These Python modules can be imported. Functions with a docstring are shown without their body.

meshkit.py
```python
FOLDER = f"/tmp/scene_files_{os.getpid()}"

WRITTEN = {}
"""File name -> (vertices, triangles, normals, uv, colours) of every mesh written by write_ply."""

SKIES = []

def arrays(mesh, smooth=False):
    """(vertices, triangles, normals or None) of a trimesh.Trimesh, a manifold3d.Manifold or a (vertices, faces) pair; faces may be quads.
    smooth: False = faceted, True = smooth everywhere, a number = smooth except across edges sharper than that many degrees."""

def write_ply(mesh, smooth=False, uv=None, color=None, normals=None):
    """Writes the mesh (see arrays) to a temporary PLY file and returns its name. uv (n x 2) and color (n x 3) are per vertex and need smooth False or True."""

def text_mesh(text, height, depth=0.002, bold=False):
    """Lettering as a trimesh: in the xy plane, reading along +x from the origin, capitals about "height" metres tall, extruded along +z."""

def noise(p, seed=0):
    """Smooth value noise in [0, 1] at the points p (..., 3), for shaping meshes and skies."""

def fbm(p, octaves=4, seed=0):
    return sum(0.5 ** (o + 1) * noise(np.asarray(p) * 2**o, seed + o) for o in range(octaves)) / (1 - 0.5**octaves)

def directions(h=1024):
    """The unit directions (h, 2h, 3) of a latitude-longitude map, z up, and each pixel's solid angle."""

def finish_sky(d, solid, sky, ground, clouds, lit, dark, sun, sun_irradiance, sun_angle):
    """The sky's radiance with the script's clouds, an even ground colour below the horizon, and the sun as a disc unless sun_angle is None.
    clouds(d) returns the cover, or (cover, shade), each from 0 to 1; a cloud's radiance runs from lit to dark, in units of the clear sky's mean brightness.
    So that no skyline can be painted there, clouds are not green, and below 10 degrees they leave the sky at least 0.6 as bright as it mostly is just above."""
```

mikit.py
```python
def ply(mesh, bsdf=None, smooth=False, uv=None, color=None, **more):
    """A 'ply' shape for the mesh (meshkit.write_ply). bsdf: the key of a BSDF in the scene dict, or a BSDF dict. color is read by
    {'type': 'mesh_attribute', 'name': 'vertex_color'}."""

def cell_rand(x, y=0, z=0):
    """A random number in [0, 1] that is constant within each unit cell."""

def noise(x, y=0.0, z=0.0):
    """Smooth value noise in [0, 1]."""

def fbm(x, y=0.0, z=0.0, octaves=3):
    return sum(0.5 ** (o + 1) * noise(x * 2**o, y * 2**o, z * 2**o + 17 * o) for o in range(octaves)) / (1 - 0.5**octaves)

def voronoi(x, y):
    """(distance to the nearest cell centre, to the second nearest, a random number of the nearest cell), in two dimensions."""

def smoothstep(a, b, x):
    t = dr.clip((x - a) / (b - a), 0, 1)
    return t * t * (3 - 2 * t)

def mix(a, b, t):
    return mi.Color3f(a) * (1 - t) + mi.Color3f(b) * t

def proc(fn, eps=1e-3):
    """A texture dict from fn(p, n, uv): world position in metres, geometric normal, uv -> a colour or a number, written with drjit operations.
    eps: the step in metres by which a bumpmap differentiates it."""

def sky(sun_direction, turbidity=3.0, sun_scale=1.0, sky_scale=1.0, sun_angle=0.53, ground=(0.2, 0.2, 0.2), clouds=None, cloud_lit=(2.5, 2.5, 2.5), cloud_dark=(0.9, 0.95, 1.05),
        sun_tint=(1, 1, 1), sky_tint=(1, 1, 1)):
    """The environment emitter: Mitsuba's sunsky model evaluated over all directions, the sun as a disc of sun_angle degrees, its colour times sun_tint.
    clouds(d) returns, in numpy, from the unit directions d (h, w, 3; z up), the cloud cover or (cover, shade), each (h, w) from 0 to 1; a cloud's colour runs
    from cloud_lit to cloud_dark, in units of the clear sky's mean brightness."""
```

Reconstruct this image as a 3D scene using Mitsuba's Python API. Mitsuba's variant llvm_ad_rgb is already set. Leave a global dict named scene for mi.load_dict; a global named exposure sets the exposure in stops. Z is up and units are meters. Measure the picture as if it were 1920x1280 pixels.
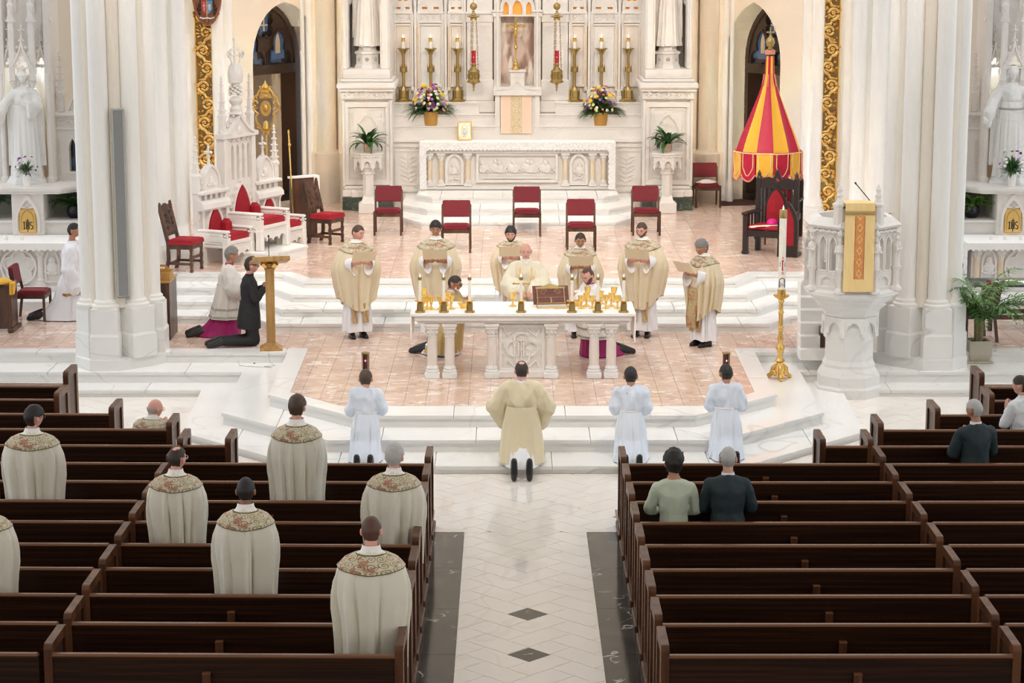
import math, random
import numpy as np
import trimesh
import drjit as dr
import mitsuba as mi
import manifold3d as m3
import shapely
import shapely.geometry as sg
import shapely.affinity as sa
import mikit
import meshkit
from mikit import ply, proc, noise, fbm, voronoi, cell_rand, smoothstep, mix

scene, labels, counts = {}, {}, {}
T = mi.ScalarTransform4f
rng = random.Random(7)
PI = math.pi

# ---------------------------------------------------------------- camera, light, exposure
FOCAL, EYE = 4100.0, np.array([-0.19, 0.0, 6.6])
PITCH, YAW = math.atan(773 / FOCAL), math.atan(7 / FOCAL)
FWD = np.array([math.sin(YAW) * math.cos(PITCH), math.cos(YAW) * math.cos(PITCH), -math.sin(PITCH)])
RGT = np.array([math.cos(YAW), -math.sin(YAW), 0])
UPW = np.cross(RGT, FWD)
scene['camera'] = {'type': 'perspective', 'fov': 2 * math.degrees(math.atan(960 / FOCAL)), 'fov_axis': 'x', 'near_clip': 0.5, 'far_clip': 200.0,
                   'to_world': T().look_at(origin=EYE.tolist(), target=(EYE + FWD * 10).tolist(), up=[0, 0, 1])}
exposure = 0.0
# daylight that enters over the sanctuary and through the open sides of the nave
scene['daylight'] = {'type': 'constant', 'radiance': {'type': 'rgb', 'value': [1.02, 1.05, 1.08]}}


def spot(name, pos, target, color, power, cutoff, beam=None):
    scene[name] = {'type': 'spot', 'to_world': T().look_at(origin=list(pos), target=list(target), up=[0.1, 0.2, 1]), 'cutoff_angle': float(cutoff), 'beam_width': float(beam or cutoff * 0.6),
                   'intensity': {'type': 'rgb', 'value': [c * power for c in color]}}


# the chancel spotlights under the nave ceiling
for i_, (x_, tx_) in enumerate(((-6.5, 0.6), (-3.5, -2.6), (3.5, 2.6), (6.5, -0.6))):
    spot(f'chancel_spot_{i_}', (x_, 22.5, 14.3), (tx_, 43.0, 2.0), (1.0, 0.87, 0.73), 270, 21, 12)
for i_, x_ in enumerate((-4.5, 4.5)):
    spot(f'platform_spot_{i_}', (x_, 20.5, 14.3), (x_ * 0.3, 31.5, 0.8), (1.0, 0.92, 0.82), 190, 24, 13)
# uplights at the foot of the gilt panels
for i_, sx_ in enumerate((-1, 1)):
    spot(f'uplight_{i_}', (sx_ * 5.35, 42.5, 1.05), (sx_ * 6.05, 43.6, 3.0), (1.0, 0.80, 0.56), 60 if sx_ > 0 else 90, 66, 44)
    spot(f'uplight_front_{i_}', (sx_ * 5.55, 36.5, 1.05), (sx_ * 6.1, 37.4, 3.2), (1.0, 0.82, 0.62), 8, 55, 35)


def at_z(px, py, z):
    """The point of height z that the photograph shows at this pixel."""
    r = FWD + RGT * (px - 960) / FOCAL + UPW * (640 - py) / FOCAL
    return EYE + r * (z - EYE[2]) / r[2]


def at(px, py, y):
    """The point of depth y that the photograph shows at this pixel."""
    r = FWD + RGT * (px - 960) / FOCAL + UPW * (640 - py) / FOCAL
    return EYE + r * y / r[1]


# ---------------------------------------------------------------- entries of the scene
def new(name):
    n = counts.get(name, 0)
    counts[name] = n + 1
    return name if n == 0 else f'{name}_{n:03d}'


def thing(name, label, cat=None, group=None, kind=None):
    key = new(name)
    d = {'label': label}
    if cat: d['category'] = cat
    if group: d['group'] = group
    if kind: d['kind'] = kind
    labels[key] = d
    return key


def put(parent, name, mesh, mat, smooth=False, xf=None, label=None, kind=None, uv=None, **more):
    """A part (or, with name None, the thing's own mesh)."""
    key = new(parent + '__' + name) if name else parent
    d = mesh if isinstance(mesh, dict) else ply(mesh.mesh() if isinstance(mesh, M) else mesh, mat, smooth, uv=uv, **more)
    if isinstance(mesh, dict):
        d = dict(d); d['bsdf'] = {'type': 'ref', 'id': mat}
    if xf is not None: d = {**d, 'to_world': xf}
    scene[key] = d
    if label or kind:
        labels[key] = {k: v for k, v in (('label', label), ('kind', kind)) if v}
    return key


def struct(name, label, mesh=None, mat=None, smooth=False, xf=None):
    key = thing(name, label, kind='structure')
    if mesh is not None: put(key, None, mesh, mat, smooth, xf)
    return key


def place(x, y, z=0.0, rot=0.0, s=1.0):
    t = T().translate([x, y, z]).rotate([0, 0, 1], rot)
    return t.scale(s) if s != 1.0 else t


# ---------------------------------------------------------------- meshes
_box_f = None


class M:
    """Collects pieces into one mesh."""

    def __init__(s): s.v, s.f, s.n = [], [], 0

    def add(s, v, f):
        v, f = np.asarray(v, float), np.asarray(f, int)
        if f.shape[1] == 4: f = np.vstack([f[:, [0, 1, 2]], f[:, [0, 2, 3]]])
        s.v.append(v); s.f.append(f + s.n); s.n += len(v)
        return s

    def tm(s, m): return s.add(m.vertices, m.faces)

    def box(s, x0, x1, y0, y1, z0, z1, b=0.0):
        global _box_f
        h = np.array([x1 - x0, y1 - y0, z1 - z0]) / 2
        c = np.array([x1 + x0, y1 + y0, z1 + z0]) / 2
        if b <= 0:
            v = np.array([[x, y, z] for x in (-1, 1) for y in (-1, 1) for z in (-1, 1)]) * h + c
            return s.add(v, [[0, 1, 3, 2], [4, 6, 7, 5], [0, 4, 5, 1], [2, 3, 7, 6], [0, 2, 6, 4], [1, 5, 7, 3]])
        if _box_f is None:
            sg_ = np.array([[x, y, z] for x in (-1, 1) for y in (-1, 1) for z in (-1, 1)])
            pts = np.vstack([sg_ * np.where(np.arange(3) == k, 1.0, 0.8) for k in range(3)])
            _box_f = (sg_, trimesh.Trimesh(pts, process=False).convex_hull)
            hull = trimesh.convex.convex_hull(pts)
            idx = [int(np.argmin(np.linalg.norm(pts - p, axis=1))) for p in hull.vertices]
            _box_f = (sg_, np.array(idx)[hull.faces])
        sgn, f = _box_f
        b = min(b, *(h * 0.95))
        v = np.vstack([sgn * (h - np.where(np.arange(3) == k, 0.0, b)) for k in range(3)]) + c
        return s.add(v, f)

    def lathe(s, prof, c=(0, 0, 0), n=16, sx=1.0, sy=1.0, rot=0.0, close=True):
        """prof: (radius, height) pairs from bottom to top."""
        prof = [p for p in prof]
        a = np.arange(n) * 2 * PI / n + rot
        v = np.array([[r * math.cos(t) * sx + c[0], r * math.sin(t) * sy + c[1], z + c[2]] for r, z in prof for t in a])
        f = [[k * n + i, k * n + (i + 1) % n, (k + 1) * n + (i + 1) % n, (k + 1) * n + i] for k in range(len(prof) - 1) for i in range(n)]
        s.add(v, f)
        if close:
            for k, (r, z) in ((0, prof[0]), (len(prof) - 1, prof[-1])):
                if r > 1e-4:
                    ring = v[k * n:(k + 1) * n]
                    s.add(np.vstack([ring, ring.mean(0)]), [[i, (i + 1) % n, n] for i in range(n)])
        return s

    def oct(s, prof, c=(0, 0, 0), n=8, **k): return s.lathe(prof, c, n, rot=PI / n, **k)

    def tube(s, pts, r, n=6, closed=False):
        p = np.asarray(pts, float)
        r = np.broadcast_to(r, (len(p),))
        t = (np.roll(p, -1, 0) - np.roll(p, 1, 0)) if closed else np.gradient(p, axis=0)
        t /= np.linalg.norm(t, axis=1, keepdims=True) + 1e-12
        ref = np.array([0, 0, 1.0]) if abs(t[:, 2]).mean() < 0.8 else np.array([0, 1.0, 0])
        a = np.cross(t, ref); bad = np.linalg.norm(a, axis=1) < 1e-3
        a[bad] = np.cross(t[bad], [1.0, 0.01, 0])
        a /= np.linalg.norm(a, axis=1, keepdims=True) + 1e-12
        b = np.cross(t, a)
        g = np.arange(n) * 2 * PI / n
        v = (p[:, None] + r[:, None, None] * (np.cos(g)[None, :, None] * a[:, None] + np.sin(g)[None, :, None] * b[:, None])).reshape(-1, 3)
        m = len(p)
        f = [[k * n + i, k * n + (i + 1) % n, ((k + 1) % m) * n + (i + 1) % n, ((k + 1) % m) * n + i] for k in range(m if closed else m - 1) for i in range(n)]
        s.add(v, f)
        if not closed:
            for k in (0, m - 1):
                s.add(np.vstack([v[k * n:(k + 1) * n], p[k]]), [[i, (i + 1) % n, n] for i in range(n)])
        return s

    def cone(s, p0, p1, r0, r1, n=12):
        return s.tube([p0, p1], np.array([r0, r1]), n)

    def ball(s, c, r, n=8):
        r = np.broadcast_to(r, (3,))
        m = _sphere(n)
        return s.add(m[0] * r + np.asarray(c), m[1])

    def prism(s, poly, z0, z1):
        for g in _polys(poly):
            m = trimesh.creation.extrude_polygon(g, z1 - z0, engine='earcut')
            v = np.array(m.vertices); v[:, 2] += z0
            s.add(v, m.faces)
        return s

    def slab(s, poly, y0, y1):
        """A shape in the x z plane, from depth y0 (nearer) to y1."""
        for g in _polys(poly):
            m = trimesh.creation.extrude_polygon(g, y1 - y0, engine='earcut')
            v = np.array(m.vertices)
            s.add(np.stack([v[:, 0], y1 - v[:, 2], v[:, 1]], 1), m.faces)
        return s

    def loft(s, rings, cap=True):
        """rings: (m, n, 3)"""
        r = np.asarray(rings, float)
        m, n = r.shape[:2]
        f = [[k * n + i, k * n + (i + 1) % n, (k + 1) * n + (i + 1) % n, (k + 1) * n + i] for k in range(m - 1) for i in range(n)]
        s.add(r.reshape(-1, 3), f)
        if cap:
            for k in (0, m - 1):
                s.add(np.vstack([r[k], r[k].mean(0)]), [[i, (i + 1) % n, n] for i in range(n)])
        return s

    def move(s, m4, start=0):
        m4 = np.asarray(m4)
        for i in range(start, len(s.v)): s.v[i] = s.v[i] @ m4[:3, :3].T + m4[:3, 3]
        return s

    def mesh(s): return np.vstack(s.v), np.vstack(s.f)


_spheres = {}


def _sphere(n):
    if n not in _spheres:
        m = trimesh.creation.uv_sphere(1.0, count=[max(4, n // 2 + 1), n])
        _spheres[n] = (np.array(m.vertices), np.array(m.faces))
    return _spheres[n]


def _polys(p):
    if isinstance(p, (list, tuple)) and len(p) and not hasattr(p[0], 'geom_type'): p = sg.Polygon(p)
    if isinstance(p, (list, tuple)): return [q for g in p for q in _polys(g)]
    if hasattr(p, 'geoms'): return [g for g in p.geoms if g.geom_type == 'Polygon' and g.area > 1e-7]
    return [p] if p.area > 1e-7 else []


def xform(m, key_mat):  # moves a raw (v, f) mesh
    v, f = m
    k = np.asarray(key_mat)
    return v @ k[:3, :3].T + k[:3, 3], f


def rot4(x, y, z, deg):
    c, s_ = math.cos(math.radians(deg)), math.sin(math.radians(deg))
    return np.array([[c, -s_, 0, x], [s_, c, 0, y], [0, 0, 1, z], [0, 0, 0, 1.0]])


def lancet(w, h, spring, cx=0.0, z0=0.0, n=8):
    """A pointed arch outline of width w and height h whose sides rise straight to spring."""
    hw, rise = w / 2, h - spring
    k = (rise * rise - hw * hw) / (2 * hw)  # centre of the right curve at x = -k
    R = hw + k
    a1 = math.atan2(rise, k)
    right = [(R * math.cos(a1 * i / n) - k, spring + R * math.sin(a1 * i / n)) for i in range(n + 1)]
    pts = [(-hw, 0), (hw, 0)] + right + [(-x, z) for x, z in right[::-1][1:]]
    return sg.Polygon([(cx + x, z0 + z) for x, z in pts]).buffer(0)


def lobes(cx, cz, r, n, start=PI / 2, inner=0.62, k=12):
    """A foil of n lobes."""
    return shapely.union_all([sg.Point(cx + r * inner * math.cos(start + i * 2 * PI / n), cz + r * inner * math.sin(start + i * 2 * PI / n)).buffer(r * (1 - inner) * (1.15 if n > 3 else 1.25), k) for i in range(n)] + [sg.Point(cx, cz).buffer(r * 0.45, k)])


def rect(x0, x1, z0, z1): return sg.box(x0, z0, x1, z1)


def spiral(c, r, turns=1.6, start=0.0, hand=1, n=22, up=True, taper=0.25):
    """Points of a scroll in the x z plane round c, from outside in."""
    t = np.linspace(0, 1, n)
    rr = r * (1 - t * (1 - taper))
    a = start + hand * t * turns * 2 * PI
    return np.stack([c[0] + rr * np.cos(a), np.full(n, c[1]), c[2] + rr * np.sin(a)], 1)


# ---------------------------------------------------------------- materials
def rgb(c): return {'type': 'rgb', 'value': list(c)} if isinstance(c, (tuple, list)) else c


def hexc(h):
    c = [int(h[i:i + 2], 16) / 255 for i in (0, 2, 4)]
    return tuple(x / 12.92 if x < 0.04045 else ((x + 0.055) / 1.055) ** 2.4 for x in c)


def mat(name, col, rough=0.5, metal=0.0, spec=0.5, bump=None, bscale=1.0, **more):
    b = {'type': 'principled', 'base_color': rgb(col), 'roughness': float(rough), 'metallic': float(metal), 'specular': float(spec), **more}
    if bump is not None: b = {'type': 'bumpmap', 'arbitrary': proc(bump), 'scale': bscale, 'nested': b}
    scene[name] = {'type': 'twosided', 'nested': b}
    return name


def veins(p, s, sharp, seed=0.0):
    q = fbm(p.x * s * 0.6 + seed, p.y * s * 0.6, p.z * s * 0.9, octaves=3)
    w = fbm(p.x * s + 4 * q + 3.1 + seed, p.y * s * 0.8 + 4 * q, p.z * s + 2 * q, octaves=3)
    return smoothstep(sharp, 0.0, dr.abs(w - 0.5))


def f_marble(p, n, uv): return mix(mix((0.76, 0.75, 0.725), (0.70, 0.695, 0.68), fbm(p.x * 1.3, p.y * 1.3, p.z * 1.3)), (0.42, 0.43, 0.43), 0.55 * veins(p, 0.9, 0.022) * noise(p.x * 0.7, p.y * 0.7, p.z + 5))
def f_carved(p, n, uv): return mix((0.74, 0.715, 0.68), (0.64, 0.605, 0.57), 0.7 * fbm(p.x * 2.2, p.y * 2.2, p.z * 2.2) + 0.3 * veins(p, 1.3, 0.03, 9.0))
def f_cream(p, n, uv): return mix(mix((0.80, 0.755, 0.70), (0.73, 0.685, 0.63), fbm(p.x * 1.1, p.y * 1.1, 3)), (0.58, 0.50, 0.42), 0.22 * veins(p, 0.8, 0.02, 4.0))
def f_black(p, n, uv): return mix(mix((0.035, 0.033, 0.030), (0.075, 0.07, 0.063), fbm(p.x * 3, p.y * 3, p.z)), (0.55, 0.53, 0.48), smoothstep(0.63, 0.72, noise(p.x * 5, p.y * 5, 1)) * veins(p, 2.6, 0.018, 7.0))


def f_pink(p, n, uv):
    base = mix((0.60, 0.435, 0.355), (0.51, 0.355, 0.28), fbm(p.x * 1.6 + 9, p.y * 1.6, p.z))
    base = mix(base, (0.68, 0.52, 0.43), 0.6 * smoothstep(0.45, 0.75, fbm(p.x * 5, p.y * 9, 2)))
    fl = noise(p.x * 14, p.y * 26, 5.0) * noise(p.x * 5, p.y * 7, 8.0)
    base = mix(base, (0.74, 0.68, 0.62), 0.85 * smoothstep(0.47, 0.56, fl))
    return mix(base, (0.34, 0.21, 0.16), 0.6 * smoothstep(0.50, 0.60, noise(p.x * 17 + 3, p.y * 33, 2.0) * noise(p.x * 4, p.y * 6, 4.0)))


def grain(p, a, b, sx, sy, sz, amt=1.0):
    g = fbm(p.x * sx, p.y * sy, p.z * sz, octaves=4)
    return mix(a, b, amt * smoothstep(0.3, 0.75, g))


def f_pew(p, n, uv): return grain(p, (0.015, 0.0052, 0.0026), (0.036, 0.0125, 0.0054), 1.2, 9, 40)
def f_pewend(p, n, uv): return grain(p, (0.060, 0.022, 0.010), (0.120, 0.046, 0.020), 9, 9, 1.5)
def f_brown(p, n, uv): return grain(p, (0.045, 0.020, 0.012), (0.11, 0.048, 0.026), 8, 8, 2.0)
def f_oak(p, n, uv): return grain(p, (0.32, 0.17, 0.05), (0.42, 0.24, 0.08), 20, 20, 1.6)
def f_green(p, n, uv): return mix((0.02, 0.035, 0.028), (0.16, 0.20, 0.17), 0.7 * fbm(p.x * 7, p.y * 7, p.z * 7) ** 2 + 0.4 * veins(p, 4, 0.03))
def f_niche(p, n, uv): return mix(mix((0.66, 0.52, 0.44), (0.28, 0.17, 0.13), smoothstep(0.35, 0.7, fbm(p.x * 6, p.y * 3, p.z * 1.7))), (0.80, 0.72, 0.64), smoothstep(0.5, 0.68, fbm(p.x * 7 + 5, p.y, p.z * 2.2)))
def f_onyx(p, n, uv): return mix((0.66, 0.50, 0.33), (0.80, 0.70, 0.56), fbm(p.x * 8, p.y * 8, p.z * 5))
def f_wall(p, n, uv): return mix((0.80, 0.72, 0.61), (0.75, 0.66, 0.55), fbm(p.x * 0.8, p.y * 0.8, p.z * 0.5))
def f_pier(p, n, uv): return mix((0.80, 0.785, 0.75), (0.76, 0.745, 0.71), fbm(p.x * 1.5, p.y * 1.5, p.z * 0.3))


def scroll(u, v, hand=1.0):
    """Line work of scrolls: 0 to 1 on a unit grid."""
    iu, iv = dr.floor(u), dr.floor(v)
    fu, fv = u - iu - 0.5, v - iv - 0.5
    flip = dr.select(cell_rand(iu, iv, 3) > 0.5, 1.0, -1.0) * hand
    r = dr.sqrt(fu * fu + fv * fv) + 1e-4
    a = dr.atan2(fv, fu * flip) / (2 * PI)
    band = a + r * 3.4 + cell_rand(iu, iv, 5)
    w = dr.abs(band - dr.floor(band) - 0.5)
    return smoothstep(0.17, 0.09, w) * smoothstep(0.56, 0.46, r), r, flip


def f_yoke(p, n, uv):
    u, v = uv.x * 15.0, uv.y * 3.0
    s, r, fl = scroll(u + 0.25 * noise(u, v, 2), v + 0.25 * noise(u, v, 7))
    c = mix((0.66, 0.60, 0.46), (0.54, 0.46, 0.30), noise(u * 2, v * 2, 1))
    c = mix(c, (0.42, 0.14, 0.09), smoothstep(0.64, 0.72, noise(u * 2.1 + 5, v * 2.3, 4)) * 0.8)
    c = mix(c, (0.11, 0.10, 0.05), s * 0.92)
    return mix(c, (0.10, 0.09, 0.035), smoothstep(0.94, 0.955, uv.y) + smoothstep(0.06, 0.045, uv.y))


def f_stole(p, n, uv):
    u, v = uv.x * 3.0 + 0.5, uv.y * 12.0
    s, r, fl = scroll(u, v)
    c = mix((0.50, 0.38, 0.16), (0.36, 0.26, 0.10), noise(u * 3, v * 3, 1))
    c = mix(c, (0.42, 0.13, 0.06), smoothstep(0.58, 0.66, noise(u * 2 + 1, v * 1.3, 4)))
    c = mix(c, (0.66, 0.58, 0.40), s)
    return mix(c, (0.16, 0.12, 0.04), smoothstep(0.42, 0.46, dr.abs(uv.x - 0.5)))


def f_galloon(p, n, uv):
    u, v = uv.x * 2.0 + 0.5, uv.y * 11.0
    d = dr.abs(uv.x - 0.5) * 1.4 + dr.abs(v * 0.5 - dr.floor(v * 0.5) - 0.5)
    s, r, fl = scroll(u * 2, v * 1.4)
    c = mix((0.62, 0.27, 0.08), (0.42, 0.12, 0.05), s)
    c = mix(c, (0.80, 0.58, 0.24), smoothstep(0.06, 0.03, dr.abs(d - 0.34)))
    return mix(c, (0.45, 0.13, 0.04), smoothstep(0.42, 0.45, dr.abs(uv.x - 0.5)))


def f_veil(p, n, uv):
    s, r, fl = scroll(uv.x * 2.0 + 0.5, uv.y * 12.0)
    return mix((0.60, 0.47, 0.29), (0.78, 0.68, 0.50), s)


def f_goldcloth(p, n, uv): return mix((0.82, 0.62, 0.30), (0.72, 0.51, 0.22), fbm(p.x * 40, p.y * 3, p.z * 4))
def f_lace(p, n, uv): return mix((0.84, 0.83, 0.81), (0.68, 0.66, 0.66), smoothstep(0.4, 0.65, noise(p.x * 70, p.y * 30, p.z * 70)))
def f_hair(p, n, uv): return mix((0.5, 0.5, 0.5), (1, 1, 1), noise(p.x * 60, p.y * 60, p.z * 25))
def f_velvet(p, n, uv): return mix((0.36, 0.006, 0.018), (0.27, 0.004, 0.012), fbm(p.x * 12, p.y * 12, p.z * 12))
def f_glass(p, n, uv): return mix((0.010, 0.010, 0.012), (0.05, 0.09, 0.17), smoothstep(0.5, 0.75, noise(p.x * 9, p.y * 9, p.z * 9)))
def f_weave(p, n, uv): return noise(p.x * 260, p.y * 260, p.z * 260)
def f_relief(p, n, uv): return fbm(p.x * 22, p.y * 22, p.z * 22, octaves=3)


mat('marble', proc(f_marble), 0.28)
mat('carved', proc(f_carved), 0.45)
mat('tread', proc(f_marble), 0.16)
mat('aisle_tile', proc(f_cream), 0.09)
mat('black_marble', proc(f_black), 0.10, spec=0.22)
mat('pink_tile', proc(f_pink), 0.17)
mat('joint', (0.33, 0.24, 0.18), 0.7)
mat('pew_wood', proc(f_pew), 0.36, spec=0.22)
mat('pew_cap', (0.13, 0.052, 0.022), 0.26)
mat('pew_end', proc(f_pewend), 0.34, spec=0.3)
mat('pew_inset', (0.050, 0.020, 0.011), 0.4)
mat('brown_wood', proc(f_brown), 0.35)
mat('dark_wood', (0.018, 0.009, 0.006), 0.4)
mat('oak', proc(f_oak), 0.35)
mat('green_marble', proc(f_green), 0.2)
mat('niche_marble', proc(f_niche), 0.25)
mat('onyx', proc(f_onyx), 0.25)
mat('wall_paint', proc(f_wall), 0.6)
mat('pier_paint', proc(f_pier), 0.45)
mat('pier_fillet', (0.72, 0.655, 0.565), 0.5)
mat('yoke', proc(f_yoke), 0.7)
mat('stole', proc(f_stole), 0.7)
mat('galloon', proc(f_galloon), 0.7)
mat('veil_band', proc(f_veil), 0.7)
mat('gold_cloth', proc(f_goldcloth), 0.55, sheen=0.4)
mat('lace', proc(f_lace), 0.8)
mat('velvet', proc(f_velvet), 0.75, sheen=0.3)
mat('red_vinyl', (0.165, 0.008, 0.018), 0.5, spec=0.35)
mat('glass_dark', proc(f_glass), 0.12)
mat('glass_blue', (0.045, 0.10, 0.22), 0.12)
mat('glass_pale', (0.52, 0.42, 0.30), 0.2)
mat('gold', (0.86, 0.56, 0.17), 0.26, 1.0)
mat('gold_leaf', (0.80, 0.52, 0.17), 0.32, 1.0)
mat('bright_gold', (0.95, 0.66, 0.20), 0.14, 1.0)
mat('old_brass', (0.50, 0.36, 0.14), 0.30, 1.0)
mat('gilt_ground', (0.20, 0.125, 0.042), 0.45, 0.6)
mat('silver', (0.75, 0.73, 0.70), 0.25, 1.0)
mat('cream_cloth', (0.70, 0.60, 0.43), 0.8, sheen=0.25)
mat('pale_cloth', (0.70, 0.67, 0.57), 0.8, sheen=0.25)
mat('beige_cloth', (0.68, 0.60, 0.42), 0.75, sheen=0.2)
mat('ivory_cloth', (0.76, 0.69, 0.54), 0.75, sheen=0.2)
mat('gold_lining', (0.46, 0.32, 0.12), 0.5, sheen=0.3)
mat('alb_cloth', (0.80, 0.80, 0.83), 0.8)
mat('alb_blue', (0.70, 0.76, 0.86), 0.8)
mat('surplice', (0.66, 0.62, 0.57), 0.85)
mat('linen', (0.84, 0.82, 0.79), 0.75)
mat('black_cloth', (0.012, 0.012, 0.014), 0.75)
mat('suit_cloth', (0.012, 0.024, 0.030), 0.7)
mat('magenta', (0.30, 0.004, 0.11), 0.6, sheen=0.3)
mat('bright_magenta', (0.68, 0.01, 0.22), 0.6)
mat('dress', (0.50, 0.56, 0.44), 0.7)
mat('white_shirt', (0.72, 0.74, 0.76), 0.8)
mat('leather', (0.012, 0.011, 0.011), 0.3)
mat('paper', (0.80, 0.68, 0.48), 0.8)
mat('white_paper', (0.85, 0.83, 0.78), 0.8)
mat('skin_light', (0.60, 0.32, 0.235), 0.5)
mat('skin_pink', (0.66, 0.34, 0.265), 0.5)
mat('skin_tan', (0.42, 0.20, 0.115), 0.5)
mat('skin_brown', (0.25, 0.11, 0.06), 0.5)
for nm, c in (('hair_black', (0.012, 0.009, 0.008)), ('hair_dark', (0.030, 0.018, 0.012)), ('hair_brown', (0.065, 0.036, 0.022)), ('hair_auburn', (0.085, 0.035, 0.022)), ('hair_grey', (0.19, 0.18, 0.17)), ('hair_silver', (0.42, 0.41, 0.39))):
    mat(nm, c, 0.55)
mat('eye_white', (0.7, 0.68, 0.65), 0.3)
mat('lips', (0.42, 0.16, 0.13), 0.5)
mat('black_plastic', (0.012, 0.012, 0.012), 0.35)
mat('speaker_grey', (0.36, 0.37, 0.34), 0.6)
mat('speaker_dark', (0.21, 0.21, 0.21), 0.7)
mat('white_plastic', (0.8, 0.8, 0.78), 0.4)
mat('leaf_dark', (0.022, 0.070, 0.018), 0.4)
mat('leaf_mid', (0.045, 0.13, 0.025), 0.45)
mat('leaf_fern', (0.13, 0.27, 0.045), 0.5)
mat('leaf_palm', (0.12, 0.25, 0.07), 0.42)
mat('bark', (0.20, 0.17, 0.08), 0.8)
mat('soil', (0.03, 0.018, 0.012), 0.9)
mat('stone_pot', (0.46, 0.42, 0.34), 0.7)
mat('black_pot', (0.008, 0.009, 0.016), 0.12)
mat('copper_pot', (0.72, 0.52, 0.42), 0.3, 1.0)
mat('basket', (0.45, 0.24, 0.05), 0.55)
for nm, c in (('petal_yellow', (0.85, 0.58, 0.01)), ('petal_pale', (0.72, 0.72, 0.30)), ('petal_white', (0.82, 0.80, 0.76)), ('petal_violet', (0.36, 0.10, 0.42)), ('petal_purple', (0.12, 0.012, 0.12)), ('petal_coral', (0.80, 0.17, 0.12))):
    mat(nm, c, 0.7)
mat('canopy_red', (0.46, 0.004, 0.035), 0.5, sheen=0.4)
mat('canopy_yellow', (0.80, 0.43, 0.035), 0.5, sheen=0.4)
mat('braid', (0.62, 0.25, 0.17), 0.7)
mat('braid_pale', (0.74, 0.50, 0.30), 0.7)
mat('wax', (0.84, 0.80, 0.70), 0.45)
mat('book_red', (0.13, 0.025, 0.020), 0.45)
mat('mat_brown', (0.045, 0.020, 0.016), 0.95)
mat('peach_cloth', (0.80, 0.60, 0.46), 0.8)
mat('blue_print', (0.03, 0.16, 0.42), 0.6)
mat('red_print', (0.42, 0.03, 0.03), 0.6)
mat('crest_red', (0.34, 0.03, 0.03), 0.5)
mat('crest_blue', (0.05, 0.20, 0.42), 0.5)
mat('crest_wood', (0.17, 0.060, 0.026), 0.35)
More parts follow.
